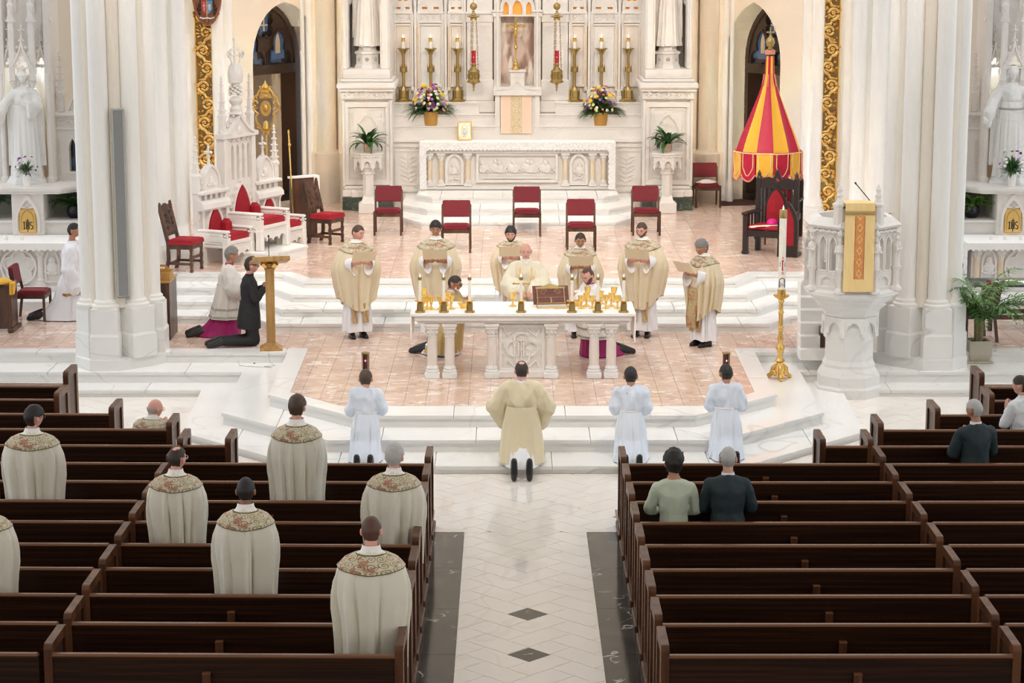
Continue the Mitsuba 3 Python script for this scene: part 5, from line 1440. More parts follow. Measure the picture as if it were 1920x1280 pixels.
seats = [(0.0, 0.84, 0.0), (0.80, 1.75, 0.18), (1.71, 2.55, 0.0)]
for k, (a, b, dz) in enumerate(seats):
    mid, w = (a + b) / 2, b - a
    big = k == 1
    fy = -0.16 if big else 0.0
    s_ = thr('seat', M().box(a + 0.02, b - 0.02, fy + 0.02, 0.62, dz + 0.36, dz + 0.44, 0.02).box(a + 0.02, b - 0.02, fy + 0.05, 0.62, dz + 0.31, dz + 0.36, 0.01))
    ap = rect(a + 0.05, b - 0.05, dz + 0.14, dz + 0.33)
    ap = ap.difference(shapely.union_all([lancet(w / 4.6, 0.13 if i in (0, 3) else 0.09, 0.0, a + 0.08 + (i + 0.5) * (w - .16) / 4, dz + 0.10) for i in range(4)]))
    thr('apron', M().slab(ap, fy + 0.06, fy + 0.10), parent=s_)
    for x in (a + 0.05, b - 0.05):
        thr('leg', M().box(x - 0.055, x + 0.055, fy + 0.0, fy + 0.12, dz, dz + 0.36, 0.012)); thr('leg', M().box(x - 0.05, x + 0.05, 0.5, 0.64, 0.0, dz + 0.4))
        arm_z = dz + 0.66 - (0.04 if not big else 0)
        m = M().box(x - 0.065, x + 0.065, fy + 0.01, 0.62, arm_z - 0.05, arm_z, 0.018).box(x - 0.045, x + 0.045, fy + 0.10, 0.6, dz + 0.42, arm_z - 0.04).box(x - 0.05, x + 0.05, fy + 0.01, fy + 0.12, dz + 0.34, arm_z - 0.12)
        ar_ = thr('arm', m)
        lf = M()
        for q_ in range(6): lf.ball((x + 0.05 * math.cos(q_), fy + 0.03 + 0.03 * (q_ % 2), arm_z - 0.085 + 0.02 * math.sin(q_ * 2)), (0.028, 0.024, 0.022), 6)
        for q_ in range(8): lf.ball((x + 0.048, fy + 0.14 + q_ * 0.05, arm_z - 0.09), (0.01, 0.022, 0.018), 5).ball((x - 0.048, fy + 0.14 + q_ * 0.05, arm_z - 0.09), (0.01, 0.022, 0.018), 5)
        thr('arm_carving', lf, 'carved', 40, parent=ar_)
    # back with an arched cushion recess
    zb = dz + 0.44
    hb = 1.95 if big else 1.02
    back = rect(a, b, 0.0, zb + hb * (0.62 if big else 0.80))
    if big:
        top_z = 2.10
        wins = shapely.union_all([lancet(0.085, 0.62, 0.52, a + 0.14 + i * (w - 0.28) / 4, 1.36) for i in range(5)])
        back = rect(a, b, 0.0, 2.10)
        gable = sg.Polygon([(a - 0.08, 2.10), (b + 0.08, 2.10), (b + 0.08, 2.18)] + [(mid + (w / 2 + 0.08) * (1 - t) ** 1.0, 2.18 + 0.36 * t ** 1.9) for t in np.linspace(0, 1, 10)] + [(mid - (w / 2 + 0.08) * (1 - t), 2.18 + 0.36 * t ** 1.9) for t in np.linspace(1, 0, 10)])
        bm = thr('back', M().slab(back.difference(wins), 0.60, 0.70))
        thr('pier', M().box(a - 0.02, a + 0.10, 0.54, 0.72, 0, 2.10, 0.012), parent=bm); thr('pier', M().box(b - 0.10, b + 0.02, 0.54, 0.72, 0, 2.10, 0.012), parent=bm)
        thr('gable', M().slab(gable, 0.56, 0.72).slab(gable.difference(gable.buffer(-0.05)), 0.52, 0.6), parent=bm)
        cr = M()
        for t in np.linspace(0.15, 0.85, 5):
            for sd in (-1, 1): crocket(cr, mid + sd * (w / 2 + 0.08) * (1 - t), 0.62, 2.21 + 0.36 * t ** 1.9, 0.038)
        leafy(cr, a + 0.10, b - 0.10, 2.02, 2.14, 0.58, 0.016, 5, 8)
        cr.ball((mid, 0.56, 2.22), (0.07, 0.04, 0.09), 10)
        for q_ in range(14): cr.ball((mid + rng.uniform(-.28, .28), 0.57, 2.10 + rng.uniform(0, .07)), (.03, .02, .02), 5)
        thr('crocket_carving', cr, 'carved', 40, parent=bm)
        sp = M()
        sp.lathe([(0.14, 2.50), (0.10, 2.54), (0.11, 2.60), (0.085, 2.62), (0.075, 2.66), (0.11, 2.70), (0.12, 2.74), (0.07, 2.80)], (mid, 0.62, 0), 8)
        for q_ in range(26):
            aa = q_ * 2.4
            sp.ball((mid + 0.095 * math.cos(aa) * (1 - .3 * (q_ / 26)), 0.62 + 0.095 * math.sin(aa), 2.84 + 0.16 * q_ / 26), (0.038, 0.034, 0.03), 6)
        thr('leaf_capital', sp, 'carved', 40, parent=bm)
        mi_ = M().lathe([(0.075, 3.02), (0.12, 3.05), (0.13, 3.16), (0.13, 3.24), (0.10, 3.34), (0.075, 3.38)], (mid, 0.62, 0), 14)
        mi_.tube([(mid, 0.62, 3.36), (mid, 0.62, 3.78)], (0.016), 6)
        for zz_, l_ in ((3.62, 0.11), (3.52, 0.14)): mi_.tube([(mid - l_, 0.62, zz_), (mid + l_, 0.62, zz_)], 0.014, 6).ball((mid - l_, .62, zz_), .028, 6).ball((mid + l_, .62, zz_), .028, 6)
        mi_.ball((mid, .62, 3.80), .03, 6)
        mi_.tube([(mid - 0.04, 0.60, 3.26), (mid - 0.19, 0.60, 3.52)], 0.014, 6)
        for q_ in range(4): mi_.ball((mid - 0.205 + .04 * math.cos(q_ * PI / 2), .60, 3.55 + .04 * math.sin(q_ * PI / 2)), .03, 6)
        mi_.tube([(mid + 0.05, .60, 3.28), (mid + 0.15, .60, 3.45)], 0.014, 6)
        mi_.tube(spiral((mid + 0.20, 0.60, 3.52), 0.075, 1.3, PI * 1.2, -1, 18), 0.02, 6)
        thr('mitre_emblem', mi_, 'carved', 40, parent=bm)
        for x in (a + 0.04, b - 0.04):
            s2 = spire(M(), x, 0.62, 2.18, 0.98, 0.05, 4)
            thr('spire', s2, parent=bm)
    else:
        zs = zb + 0.64
        back = rect(a, b, 0.0, zs + 0.14)
        slot = shapely.union_all([lobes(a + 0.17 + i * (w - 0.34) / 3, zs + 0.06, 0.055, 4, PI / 4) for i in range(4)])
        bm = thr('back', M().slab(back.difference(slot), 0.60, 0.70))
        thr('hood', M().loft([[(x, y, z) for y, z in ((0.46, zs - 0.12), (0.475, zs - 0.04), (0.53, zs + 0.01), (0.60, zs + 0.02), (0.60, zs - 0.12), (0.54, zs - 0.13))] for x in (a, b)]).box(a, b, 0.50, 0.72, zs + 0.12, zs + 0.18, 0.012).box(a, b, 0.50, 0.62, zs - 0.16, zs - 0.11, 0.012), parent=bm)
        for x in (a + 0.06, b - 0.06): thr('hood_shaft', M().lathe([(0.035, zb), (0.035, zb + 0.03), (0.022, zb + 0.05), (0.022, zs - 0.2), (0.04, zs - 0.14)], (x, 0.53, 0), 10), 'carved', 40, parent=bm)
        g = lancet(w * 0.60, 0.46, 0.10, mid, zs + 0.16)
        cr = M().slab(g, 0.60, 0.70).slab(g.difference(g.buffer(-0.035)), 0.56, 0.62)
        cr.ball((mid, 0.59, zs + 0.33), (0.07, 0.04, 0.09), 8).ball((mid - .08, .59, zs + .27), (.05, .03, .03), 6).ball((mid + .08, .59, zs + .27), (.05, .03, .03), 6)
        for t in np.linspace(0.0, 0.9, 5):
            for sd in (-1, 1): crocket(cr, mid + sd * w * 0.31 * (1 - t ** 1.6), 0.63, zs + 0.24 + 0.36 * t, 0.032)
        for sd in (-1, 1): crocket(cr, mid + sd * w * 0.42, 0.62, zs + 0.20, 0.04)
        finial(cr, mid, 0.64, zs + 0.60, 0.85)
        thr('gable', cr, parent=bm)
        s2 = spire(M(), a + 0.03 if k == 0 else b - 0.03, 0.64, zs + 0.14, 0.98, 0.055, 5)
        thr('spire', s2, parent=bm)
    ao = lancet(w * 0.66, 0.72 if big else 0.60, 0.10, mid, zb)
    thr('arch_moulding', M().slab(ao.difference(ao.buffer(-0.05)), 0.52, 0.62), parent=bm)
    if big:
        cr = M()
        for t in np.linspace(0.1, 0.95, 5):
            for sd in (-1, 1): crocket(cr, mid + sd * w * 0.35 * (1 - t ** 2), 0.55, zb + 0.22 + 0.52 * t, 0.035)
        thr('arch_carving', cr, 'carved', 40, parent=bm)
    sp_ = M()
    for sd in (-1, 1): leafy(sp_, mid + sd * w * .42 - .05, mid + sd * w * .42 + .05, zb + .3, zb + .52, 0.595, 0.013, 2, k)
    thr('spandrel_carving', sp_, 'carved', 40, parent=bm)
    cu = M()
    o = ao.buffer(-0.045)
    thr('back_cushion', cu.slab(o, 0.54, 0.60).slab(o.buffer(-0.03), 0.515, 0.54), 'velvet', 30)
    thr('side_bolster', M().box(b - 0.26, b - 0.10, 0.36, 0.56, zb + 0.03, zb + 0.30, 0.06), 'velvet', 30)
    o = sg.box(a + 0.11, fy + 0.03, b - 0.11, 0.56).buffer(-0.04).buffer(0.04, 4)
    thr('seat_cushion', M().prism(o, zb, zb + 0.075).prism(o.buffer(-0.02), zb + 0.075, zb + 0.10).prism(o.buffer(-0.08), zb + 0.10, zb + 0.112), 'velvet', 30)


# ---- carved dark side chairs
def carved_chair(x, y, z, rot, label):
    t = thing('carved_chair', label, 'chair')
    xf = place(x, y, z, rot)
    W, D, S = 0.50, 0.46, 0.47
    for sx in (-1, 1):
        xx_ = sx * (W / 2 - 0.03)
        put(t, 'leg', M().lathe([(0.028, 0), (0.034, 0.03), (0.022, 0.06), (0.035, 0.12), (0.022, 0.16), (0.036, 0.26), (0.022, 0.33), (0.034, 0.38), (0.034, S)], (xx_, D - 0.05, 0), 8), 'brown_wood', 40, xf)
        put(t, 'leg', M().loft([[(xx_ + a * 0.024, yy + b * 0.026, zz_) for a, b in ((-1, -1), (1, -1), (1, 1), (-1, 1))] for zz_, yy in ((0, -0.05), (0.2, 0.0), (S, 0.0), (1.02, -0.13), (1.10, -0.14))]).ball((xx_, -0.14, 1.12), (.03, .03, .05), 6), 'brown_wood', xf=xf)
    put(t, 'stretcher', M().box(-W / 2 + .03, W / 2 - .03, D - .07, D - .04, .22, .27, .008).box(-W / 2 + .02, -W / 2 + .05, 0, D - .05, .12, .16).box(W / 2 - .05, W / 2 - .02, 0, D - .05, .12, .16).box(-W / 2 + .03, W / 2 - .03, 0, .03, .12, .16), 'brown_wood', xf=xf)
    put(t, 'apron', M().box(-W / 2, W / 2, D - .06, D - .03, S - .08, S, .006).box(-W / 2, -W / 2 + .03, 0, D - .03, S - .08, S).box(W / 2 - .03, W / 2, 0, D - .03, S - .08, S), 'brown_wood', xf=xf)
    o = sg.box(-W / 2 - .02, 0.0, W / 2 + .02, D).buffer(-.04).buffer(.04, 4)
    put(t, 'seat', M().prism(o, S, S + .05).prism(o.buffer(-.015), S + .05, S + .075).prism(o.buffer(-.06), S + .075, S + .085), 'velvet', 30, xf)
    bo = sg.Polygon([(-.2, .0), (.2, .0), (.2, .40), (.14, .44), (.10, .52), (0, .55), (-.10, .52), (-.14, .44), (-.2, .40)])
    notch = shapely.union_all([rect(-.17 + .085 * i, -.13 + .085 * i, -.01, .05) for i in range(5)])
    a = math.radians(14); k = np.eye(4); k[1:3, 1:3] = [[math.cos(a), -math.sin(a)], [math.sin(a), math.cos(a)]]; k[1, 3] = -0.02; k[2, 3] = .60
    bk_ = put(t, 'backrest', M().slab(bo.difference(notch), -.02, .015).move(k), 'brown_wood', xf=xf)
    rl_ = M().ball((0, .015, .30), (.07, .02, .12), 8)
    for i in range(6): rl_.tube(spiral(((-1) ** i * .11, .018, .14 + .05 * i), .045, 1.2, i, 1 if i % 2 else -1, 10), .010, 5)
    put(bk_, 'carving', rl_.move(k), 'brown_wood', 40, xf)
    return t


carved_chair(-5.86, 36.70, ZU, ang + 180 + 12, 'dark carved wooden chair with a red seat left of the marble throne')
carved_chair(-3.72, 40.05, ZU, ang + 180, 'dark carved wooden chair with a red seat beyond the right end of the marble throne')
t = thing('draped_cloth', 'white cloth hanging over the high back of the carved chair beyond the throne', 'cloth')
px0 = at(568, 340, 40.6)
put(t, None, M().loft([[(x, y, z) for x, y in ((-.30, -.04), (.02, -.05), (.30, -.04), (.31, .05), (0, .06), (-.30, .05))] for z in (0.0, 0.02, 0.04)]).box(.22, .31, -.06, .07, -.42, .02, .01).loft([[(.26 + dx, y, z) for dx, y in ((-.05, -.06), (.06, -.07), (.06, .06), (-.05, .07))] for z, dx0 in ((-.55, 0), (-.2, .01), (.03, 0))]).move(rot4(float(px0[0]), float(px0[1]), float(at(568, 333, 40.6)[2]), 35)), 'linen')
t = thing('screen_board', 'dark wooden panel standing behind the throne under the white cloth', 'wooden panel')
put(t, None, M().box(-.28, .28, -.03, .03, ZU, float(at(568, 334, 40.6)[2]), .01).move(rot4(float(px0[0]), float(px0[1]), 0, 35)), 'brown_wood')

# ---- pulpit
PX, PY = 4.72, 30.95
pu = thing('pulpit', 'octagonal white marble pulpit with statues at its corners beside the right pier', 'pulpit')
put(pu, 'base', M().oct([(0.50, 0.0), (0.50, 0.13), (0.46, 0.16), (0.46, 0.30), (0.43, 0.36), (0.39, 0.42), (0.39, 0.46), (0.36, 0.52)], (PX, PY, 0)).oct([(0.46, -.0), (0.46, 0.2)], (PX, PY, 0)), 'marble')
put(pu, 'stem', M().oct([(0.355, 0.50), (0.345, 1.12)], (PX, PY, 0)), 'marble')
ar = M()
for k in range(8):
    k4 = rot4(PX, PY, 0, 45 * k)
    ar.add(*xform(M().slab(rect(-.165, .165, 0.93, 1.16).difference(lancet(.20, .19, .06, 0, .90)), -.375, -.33).mesh(), k4))
    ar.lathe([(.006, .85), (.032, .88), (.028, .93), (.022, .95), (.022, 1.14)], (PX + .395 * math.cos(PI / 8 + k * PI / 4), PY + .395 * math.sin(PI / 8 + k * PI / 4), 0), 6)
put(pu, 'arch_ring', ar, 'marble')
put(pu, 'cornice', M().oct([(0.36, 1.14), (0.40, 1.18), (0.40, 1.21), (0.44, 1.27), (0.52, 1.33), (0.50, 1.36), (0.60, 1.42), (0.60, 1.45), (0.69, 1.50), (0.69, 1.55), (0.62, 1.57)], (PX, PY, 0)), 'marble')
RB, zb0, zb1 = 0.60, 1.56, 2.40
for k in range(8):
    k4 = rot4(PX, PY, 0, 45 * k)
    ap_ = RB * math.cos(PI / 8); hw = RB * math.sin(PI / 8)
    wall = rect(-hw, hw, zb0, zb1)
    op = shapely.union_all([lancet(.115, .48, .36, t * .085, zb0 + .30).difference(sg.Point(t * .085, 0).buffer(.001)) for t in (-1, 1)])
    sh_ = lancet(.26, .18, .06, 0, zb0 + .05)
    fc_ = put(pu, 'side_panel', M().slab(wall.difference(op).difference(sh_), -ap_, -ap_ + .05).slab(sh_, -ap_ + .02, -ap_ + .05).slab(op.buffer(.022).difference(op), -ap_ - .015, -ap_ + .01).slab(sh_.difference(sh_.buffer(-.02)), -ap_ - .012, -ap_ + .02).box(-hw, hw, -ap_ - .012, -ap_, zb0 + .25, zb0 + .275).move(k4), 'carved')
    fr_ = M()
    for i in range(9): fr_.ball((-.21 + .052 * i, -ap_ - .05, zb1 + .02 + .008 * (i % 2)), (.03, .02, .028), 6)
    put(fc_, 'leaf_frieze', fr_.move(k4), 'carved', 40)
    a8 = -PI / 2 + PI / 8 + k * PI / 4
    cxk, cyk = PX + (RB + .045) * math.cos(a8), PY + (RB + .045) * math.sin(a8)
    cn = put(pu, 'corner_column', M().lathe([(.085, zb0), (.085, zb0 + .03), (.06, zb0 + .06), (.045, zb0 + .08), (.045, zb0 + .27), (.075, zb0 + .32), (.08, zb0 + .35)], (cxk, cyk, 0), 8), 'carved', 30)
    zs = zb0 + .35
    fg_ = M().lathe([(.060, 0), (.058, .10), (.050, .20), (.066, .29), (.055, .325), (.024, .345), (.022, .36)], (cxk, cyk, zs), 12, sx=1, sy=.9).ball((cxk, cyk, zs + .395), (.032, .036, .042), 8)
    dv = np.array([math.cos(a8), math.sin(a8)]); sv = np.array([-dv[1], dv[0]])
    for sd in (-1, 1):
        s0 = np.array([cxk, cyk]) + sv * .055 * sd; e0 = s0 + sv * .015 * sd + dv * .02; h0 = np.array([cxk, cyk]) + dv * .075 + sv * .015 * sd
        fg_.tube([(*s0, zs + .315), (*e0, zs + .23), (*h0, zs + .25)], (.024, .024, .016), 6)
    for j in range(6): fg_.tube([(cxk + .05 * math.cos(j * PI / 3), cyk + .045 * math.sin(j * PI / 3), zs + .01), (cxk + .042 * math.cos(j * PI / 3 + .2), cyk + .038 * math.sin(j * PI / 3 + .2), zs + .22)], .013, 5)
    put(cn, 'statue', fg_, 'carved', 40)
    cano = M().lathe([(.03, zs + .46), (.05, zs + .48), (.012, zs + .60)], (cxk, cyk, 0), 8)
    put(cn, 'canopy', cano, 'carved')
put(pu, 'rim', M().oct([(RB - .02, zb1 - .04), (RB + .02, zb1), (RB + .02, zb1 + .04), (RB + .09, zb1 + .07), (RB + .11, zb1 + .10), (RB + .04, zb1 + .16), (RB - .03, zb1 + .20), (RB - .10, zb1 + .20), (RB - .10, zb1 - .1)], (PX, PY, 0), close=False), 'carved')
put(pu, 'floor', M().oct([(RB - .03, zb0), (RB - .03, zb0 + .03)], (PX, PY, 0)), 'carved')
for sx in (-1, 1):
    m = M().oct([(.085, zb1 + .12), (.085, zb1 + .38), (.10, zb1 + .39), (.10, zb1 + .42), (.07, zb1 + .44)], (PX + sx * .27, PY - RB + .09, 0))
    m.lathe([(.06, zb1 + .43), (.035, zb1 + .50), (.05, zb1 + .54), (.028, zb1 + .58), (.042, zb1 + .62), (.02, zb1 + .66), (.002, zb1 + .70)], (PX + sx * .27, PY - RB + .09, 0), 8)
    put(pu, 'desk_pier', m, 'carved')
put(pu, 'desk', M().box(PX - .24, PX + .24, PY - RB + .02, PY - RB + .42, zb1 + .36, zb1 + .40, .01), 'brown_wood')
t = thing('pulpit_antependium', 'gold cloth hanging with an orange ornamental band over the front of the marble pulpit', 'cloth hanging')
yb_ = PY - RB - .095
zt_ = zb1 + .44
bx0, bx1 = -.215, .20
n_ = 24
vv = []
def hang(x0, x1, z0, z1, y, mt, name, amp=.006, nx=10, nz=14, parent=t, uvs=False, flare=0.0):
    P, U = [], []
    for s_ in (0, 1):
        for j in range(nz + 1):
            for i in range(nx + 1):
                u_, v_ = i / nx, j / nz
                P.append((PX + (x0 + (x1 - x0) * u_) * (1 + flare * (1 - v_)), y + s_ * .004 + amp * math.sin(u_ * 9 + v_ * 2) * (1 - v_), z0 + (z1 - z0) * v_)); U.append((u_, v_))
    k = (nx + 1) * (nz + 1)
    F = [[b_ * k + j * (nx + 1) + i, b_ * k + j * (nx + 1) + i + 1, b_ * k + (j + 1) * (nx + 1) + i + 1, b_ * k + (j + 1) * (nx + 1) + i] for b_ in (0, 1) for j in range(nz) for i in range(nx)]
    return put(parent, name, (np.array(P), np.array(F)), mt, True, uv=np.array(U))
hang(bx0, bx1, zb0 + .04, zt_, yb_, 'gold_cloth', 'cloth', flare=.04)
put(t, 'top_fold', M().box(PX + bx0, PX + bx1, yb_, yb_ + .34, zt_ - .004, zt_ + .012, .004), 'gold_cloth')
hang(-.075, .065, zb0 + .22, zt_ - .17, yb_ - .008, 'galloon', 'ornamental_band', flare=.0, amp=.003)
fr_ = M()
for i in range(40): fr_.box(PX + bx0 + .0105 * i, PX + bx0 + .0105 * i + .007, yb_ - .014, yb_ - .006, zt_ - .155, zt_ - .105)
put(t, 'fringe', fr_.box(PX + bx0, PX + bx1, yb_ - .014, yb_ - .004, zt_ - .115, zt_ - .095), 'gold_lining', kind='stuff')
t = thing('gooseneck_microphone', 'thin black gooseneck microphone rising above the marble pulpit', 'microphone')
p1, p0 = at(1634, 392, PY - .35), at(1604, 343, PY - .45)
put(t, 'stem', M().tube([p1 - np.array([0, 0, .14]), p1, p1 + (p0 - p1) * .35 + np.array([.05, 0, 0]), p0], .006, 6), 'black_plastic')
put(t, 'head', M().cone(p0 + (p1 - p0) * .06, p0, .009, .013, 8).ball(p0, .014, 8), 'black_plastic')
t = thing('leaf_sprig', 'single dark green leaf showing above the right rim of the marble pulpit', 'plant')
p = at(1655, 404, PY + .25)
put(t, 'leaf', leaf(M(), p - np.array([.02, 0, .06]), .3, .7, .22, .06, .5), 'leaf_dark', True)
put(t, 'leaf', leaf(M(), p - np.array([.02, 0, .06]), .0, 1.2, .12, .04, .5), 'leaf_mid', True)
# stair of the pulpit
st = thing('pulpit_stair', 'short flight of white marble steps climbing behind the pulpit', 'steps')
for k in range(6):
    put(st, 'stair_step', M().box(PX - .66 + .02 * k, PX - .1, PY + .30 + .17 * k, PY + .66 + .17 * k, Z3 if k == 0 else Z3 + .165 * k - .02, Z3 + .165 * (k + 1), .01), 'marble')
put(st, 'string', M().box(PX - .35, PX - .05, PY + .45, PY + 1.4, Z3, Z3 + .45), 'brown_wood')

# ---- wooden lectern on the left
t = thing('lectern', 'tall oak lectern with a slanted top and thin microphone, beside the kneeler in black', 'lectern')
p = at_z(507, 657, Z3); lx, ly = float(p[0]), float(p[1]) + .12
put(t, 'base', M().lathe([(.24, Z3), (.235, Z3 + .02), (.10, Z3 + .09), (.09, Z3 + .10)], (lx, ly, 0), 4, rot=PI / 4 + .1), 'oak')
put(t, 'post', M().lathe([(.070, Z3 + .09), (.070, Z3 + 1.20), (.085, Z3 + 1.205), (.085, Z3 + 1.225), (.05, Z3 + 1.23), (.05, Z3 + 1.30)], (lx, ly, 0), 8, rot=PI / 8), 'oak')
a = math.radians(-14); k4 = np.eye(4); k4[1:3, 1:3] = [[math.cos(a), -math.sin(a)], [math.sin(a), math.cos(a)]]
k4 = rot4(lx, ly, Z3 + 1.33, 14) @ k4
put(t, 'top', M().box(-.28, .28, -.20, .20, -.02, .02, .008).box(-.28, .28, -.21, -.19, -.02, .05, .006).move(k4), 'oak')
put(t, 'bracket', M().cone((lx, ly, Z3 + 1.20), (lx - .1, ly - .05, Z3 + 1.31), .03, .05, 6).cone((lx, ly, Z3 + 1.20), (lx + .1, ly - .05, Z3 + 1.31), .03, .05, 6), 'gold')
mc = put(t, 'microphone', M().tube([(lx, ly - .05, Z3 + 1.33), (lx, ly - .05, Z3 + 1.70)], .005, 6), 'black_plastic')
put(mc, 'head', M().ball((lx, ly - .05, Z3 + 1.71), (.014, .014, .02), 8), 'black_plastic')
put(t, 'cable', M().tube([(lx - .02, ly - .2, Z3 + .03), (lx, ly - .33, Z3 - .05), (lx + .02, ly - .36, Z3 - .13), (lx + .1, ly - .50, Z2 + .006), (lx - .05, ly - .55, Z2 + .006), (lx + .08, ly - .62, Z2 + .006), (lx - .1, ly - .60, Z2 + .006), (lx - .42, ly - .50, Z2 + .006), (lx - .45, ly - .38, Z2 + .06)], .003, 5), 'wire')
so = thing('floor_socket', 'small white electric socket in the marble step under the oak lectern', 'socket')
p = at(476, 682, 31.86)
put(so, 'plate', M().box(float(p[0]) - .05, float(p[0]) + .05, 31.89, 31.905, float(p[2]) - .035, float(p[2]) + .035, .003), 'white_plastic')
put(so, 'plug', M().box(float(p[0]) - .01, float(p[0]) + .02, 31.86, 31.895, float(p[2]) - .03, float(p[2]) + .01, .004), 'black_plastic')

# ---- cabinet and basket behind the left pier
t = thing('side_cabinet', 'narrow wooden cabinet standing behind the left pier, carrying a wooden tray', 'cabinet')
p = at_z(318, 640, Z3); cx_, cy_ = float(p[0]), float(p[1])
put(t, 'body', M().box(cx_ - .34, cx_, cy_ + .1, cy_ + .85, Z3, 1.30, .01), 'brown_wood')
put(t, 'top', M().box(cx_ - .36, cx_ + .02, cy_ + .08, cy_ + .87, 1.30, 1.33, .008), 'oak')
t = thing('wooden_tray', 'orange brown wooden tray with a high handle on the cabinet by the left pier', 'tray')
m = M().box(-.20, .10, -.18, .18, 0, .02).box(-.20, .10, -.18, -.165, 0, .13, .004).box(-.20, .10, .165, .18, 0, .13, .004).box(.085, .10, -.18, .18, 0, .11, .004).box(-.2, -.185, -.18, .18, 0, .11, .004)
ho = sg.Polygon([(-.2, 0), (.10, 0), (.10, .14), (.0, .22), (-.12, .22), (-.2, .16)]).difference(rect(-.12, -.0, .14, .18).buffer(.01))
m.slab(ho, -.01, .01)
put(t, 'body', m.move(rot4(cx_ - .10, cy_ + .36, 1.331, 0)), 'basket')
put(t, 'rosette', M().slab(sg.Point(0, .07).buffer(.05).difference(sg.Point(0, .07).buffer(.02)), -.19, -.18).move(rot4(cx_ - .10, cy_ + .36, 1.331, 0)), 'oak')

# ---- paschal candle
t = thing('paschal_candle_stand', 'tall ornate gilt stand carrying the large decorated white candle before the pulpit', 'candle stand')
x, y = 3.70, 30.72
zt_ = float(at(1470, 553, y)[2])
s = zt_ - Z2
b = M().lathe([(.03, .05), (.10, .06), (.085, .14), (.06, .19), (.045, .24), (.075, .27), (.04, .31), (.03, .36), (.055, .42), (.065, .45), (.05, .49), (.028, .52), (.045, .58), (.03, .64), (.034, .70), (.025, .72), (.045, .75), (.03, .78)], (x, y, Z2), 12)
for k in range(3):
    a = -PI / 2 + k * 2 * PI / 3
    c_, s_ = math.cos(a), math.sin(a)
    b.tube([(x + .05 * c_, y + .05 * s_, Z2 + .20), (x + .10 * c_, y + .10 * s_, Z2 + .15), (x + .12 * c_, y + .12 * s_, Z2 + .07), (x + .18 * c_, y + .18 * s_, Z2 + .03)], (.03, .04, .035, .03), 7).ball((x + .18 * c_, y + .18 * s_, Z2 + .025), (.035, .035, .025), 7)
    b.ball((x + .085 * math.cos(a + 1), y + .085 * math.sin(a + 1), Z2 + .10), (.05, .05, .05), 7)
put(t, 'foot', b, 'gold', 40)
put(t, 'shaft', M().lathe([(.030, .77), (.032, .95), (.045, .97), (.030, .99), (.028, 1.12), (.04, 1.14), (.026, 1.16), (.024, s - .12), (.045, s - .09), (.035, s - .06)], (x, y, Z2), 10), 'gold', 40)
put(t, 'drip_pan', M().lathe([(.03, s - .07), (.09, s - .03), (.115, s - .01), (.115, s), (.06, s - .01)], (x, y, Z2), 16), 'gold', 40)
put(t, 'socket', M().lathe([(.058, s - .01), (.058, s + .085)], (x, y, Z2), 16), 'gold', 40)
pc = thing('paschal_candle', 'large white Easter candle with red letters and a blue emblem', 'candle')
z0, z1 = zt_ + .085, float(at(1470, 408, y)[2])
put(pc, 'body', M().lathe([(.052, z0 - .04), (.052, z1)], (x, y, 0), 24), 'wax', 40)
put(pc, 'brass_cap', M().lathe([(.055, z1 - .005), (.058, z1 + .01), (.058, z1 + .10), (.05, z1 + .115), (.02, z1 + .11)], (x, y, 0), 20), 'old_brass', 40)
flame(pc, x, y, z1 + .11, 1.2, 16)


def wrap(m, r):  # lays a flat x z shape round the candle
    v, f = m.mesh()
    v = np.array(v); a = v[:, 0] / r; rr = r + .0025 + (-v[:, 1]) * 1.0
    return np.stack([x + rr * np.sin(a), y - rr * np.cos(a), v[:, 2]], 1), f


def letter(ch, h, z, col):
    mm = meshkit.text_mesh(ch, h, 0.002)
    v = np.array(mm.vertices); v[:, 0] -= (v[:, 0].max() + v[:, 0].min()) / 2
    put(pc, 'letter', wrap(M().add(np.stack([v[:, 0], -v[:, 2], v[:, 1] + z], 1), mm.faces), .052), col)


ZP = lambda py: float(at(1470, py, y)[2])
letter('A', .036, ZP(485), 'red_print'); letter('Ω', .034, ZP(513), 'red_print')
cz_ = ZP(497)
put(pc, 'cross_emblem', wrap(M().slab([rect(-.008, .008, ZP(506), ZP(487)), rect(-.034, .034, cz_ + .012, cz_ + .03), rect(-.014, .014, ZP(506), ZP(506) + .012), rect(-.016, .016, ZP(489), ZP(487))], -.002, .0), .052), 'red_print')
put(pc, 'cross_detail', wrap(M().slab([sg.Point(q_, cz_ + w_).buffer(.008) for q_ in (-.034, .034) for w_ in (.04, .0)], -.003, .0), .052), 'blue_print')
em = lancet(.085, .135, .085, 0, ZP(538))
put(pc, 'blue_emblem', wrap(M().slab(em.difference(rect(-.03, .03, ZP(538) + .02, ZP(538) + .075)), -.002, 0), .052), 'blue_print')
put(pc, 'emblem_border', wrap(M().slab(em.buffer(.008).difference(em), -.003, 0).slab(rect(-.045, .045, ZP(538) - .008, ZP(538) + .012), -.003, 0), .052), 'gold_lining')
rl_ = M()
for i in range(3): rl_.slab([sg.Point(-.02 + .02 * i, ZP(538) + .05).buffer(.012), rect(-.024 + .02 * i, -.016 + .02 * i, ZP(538) + .015, ZP(538) + .05)], -.004, 0)
put(pc, 'emblem_figure', wrap(rl_, .052), 'silver')

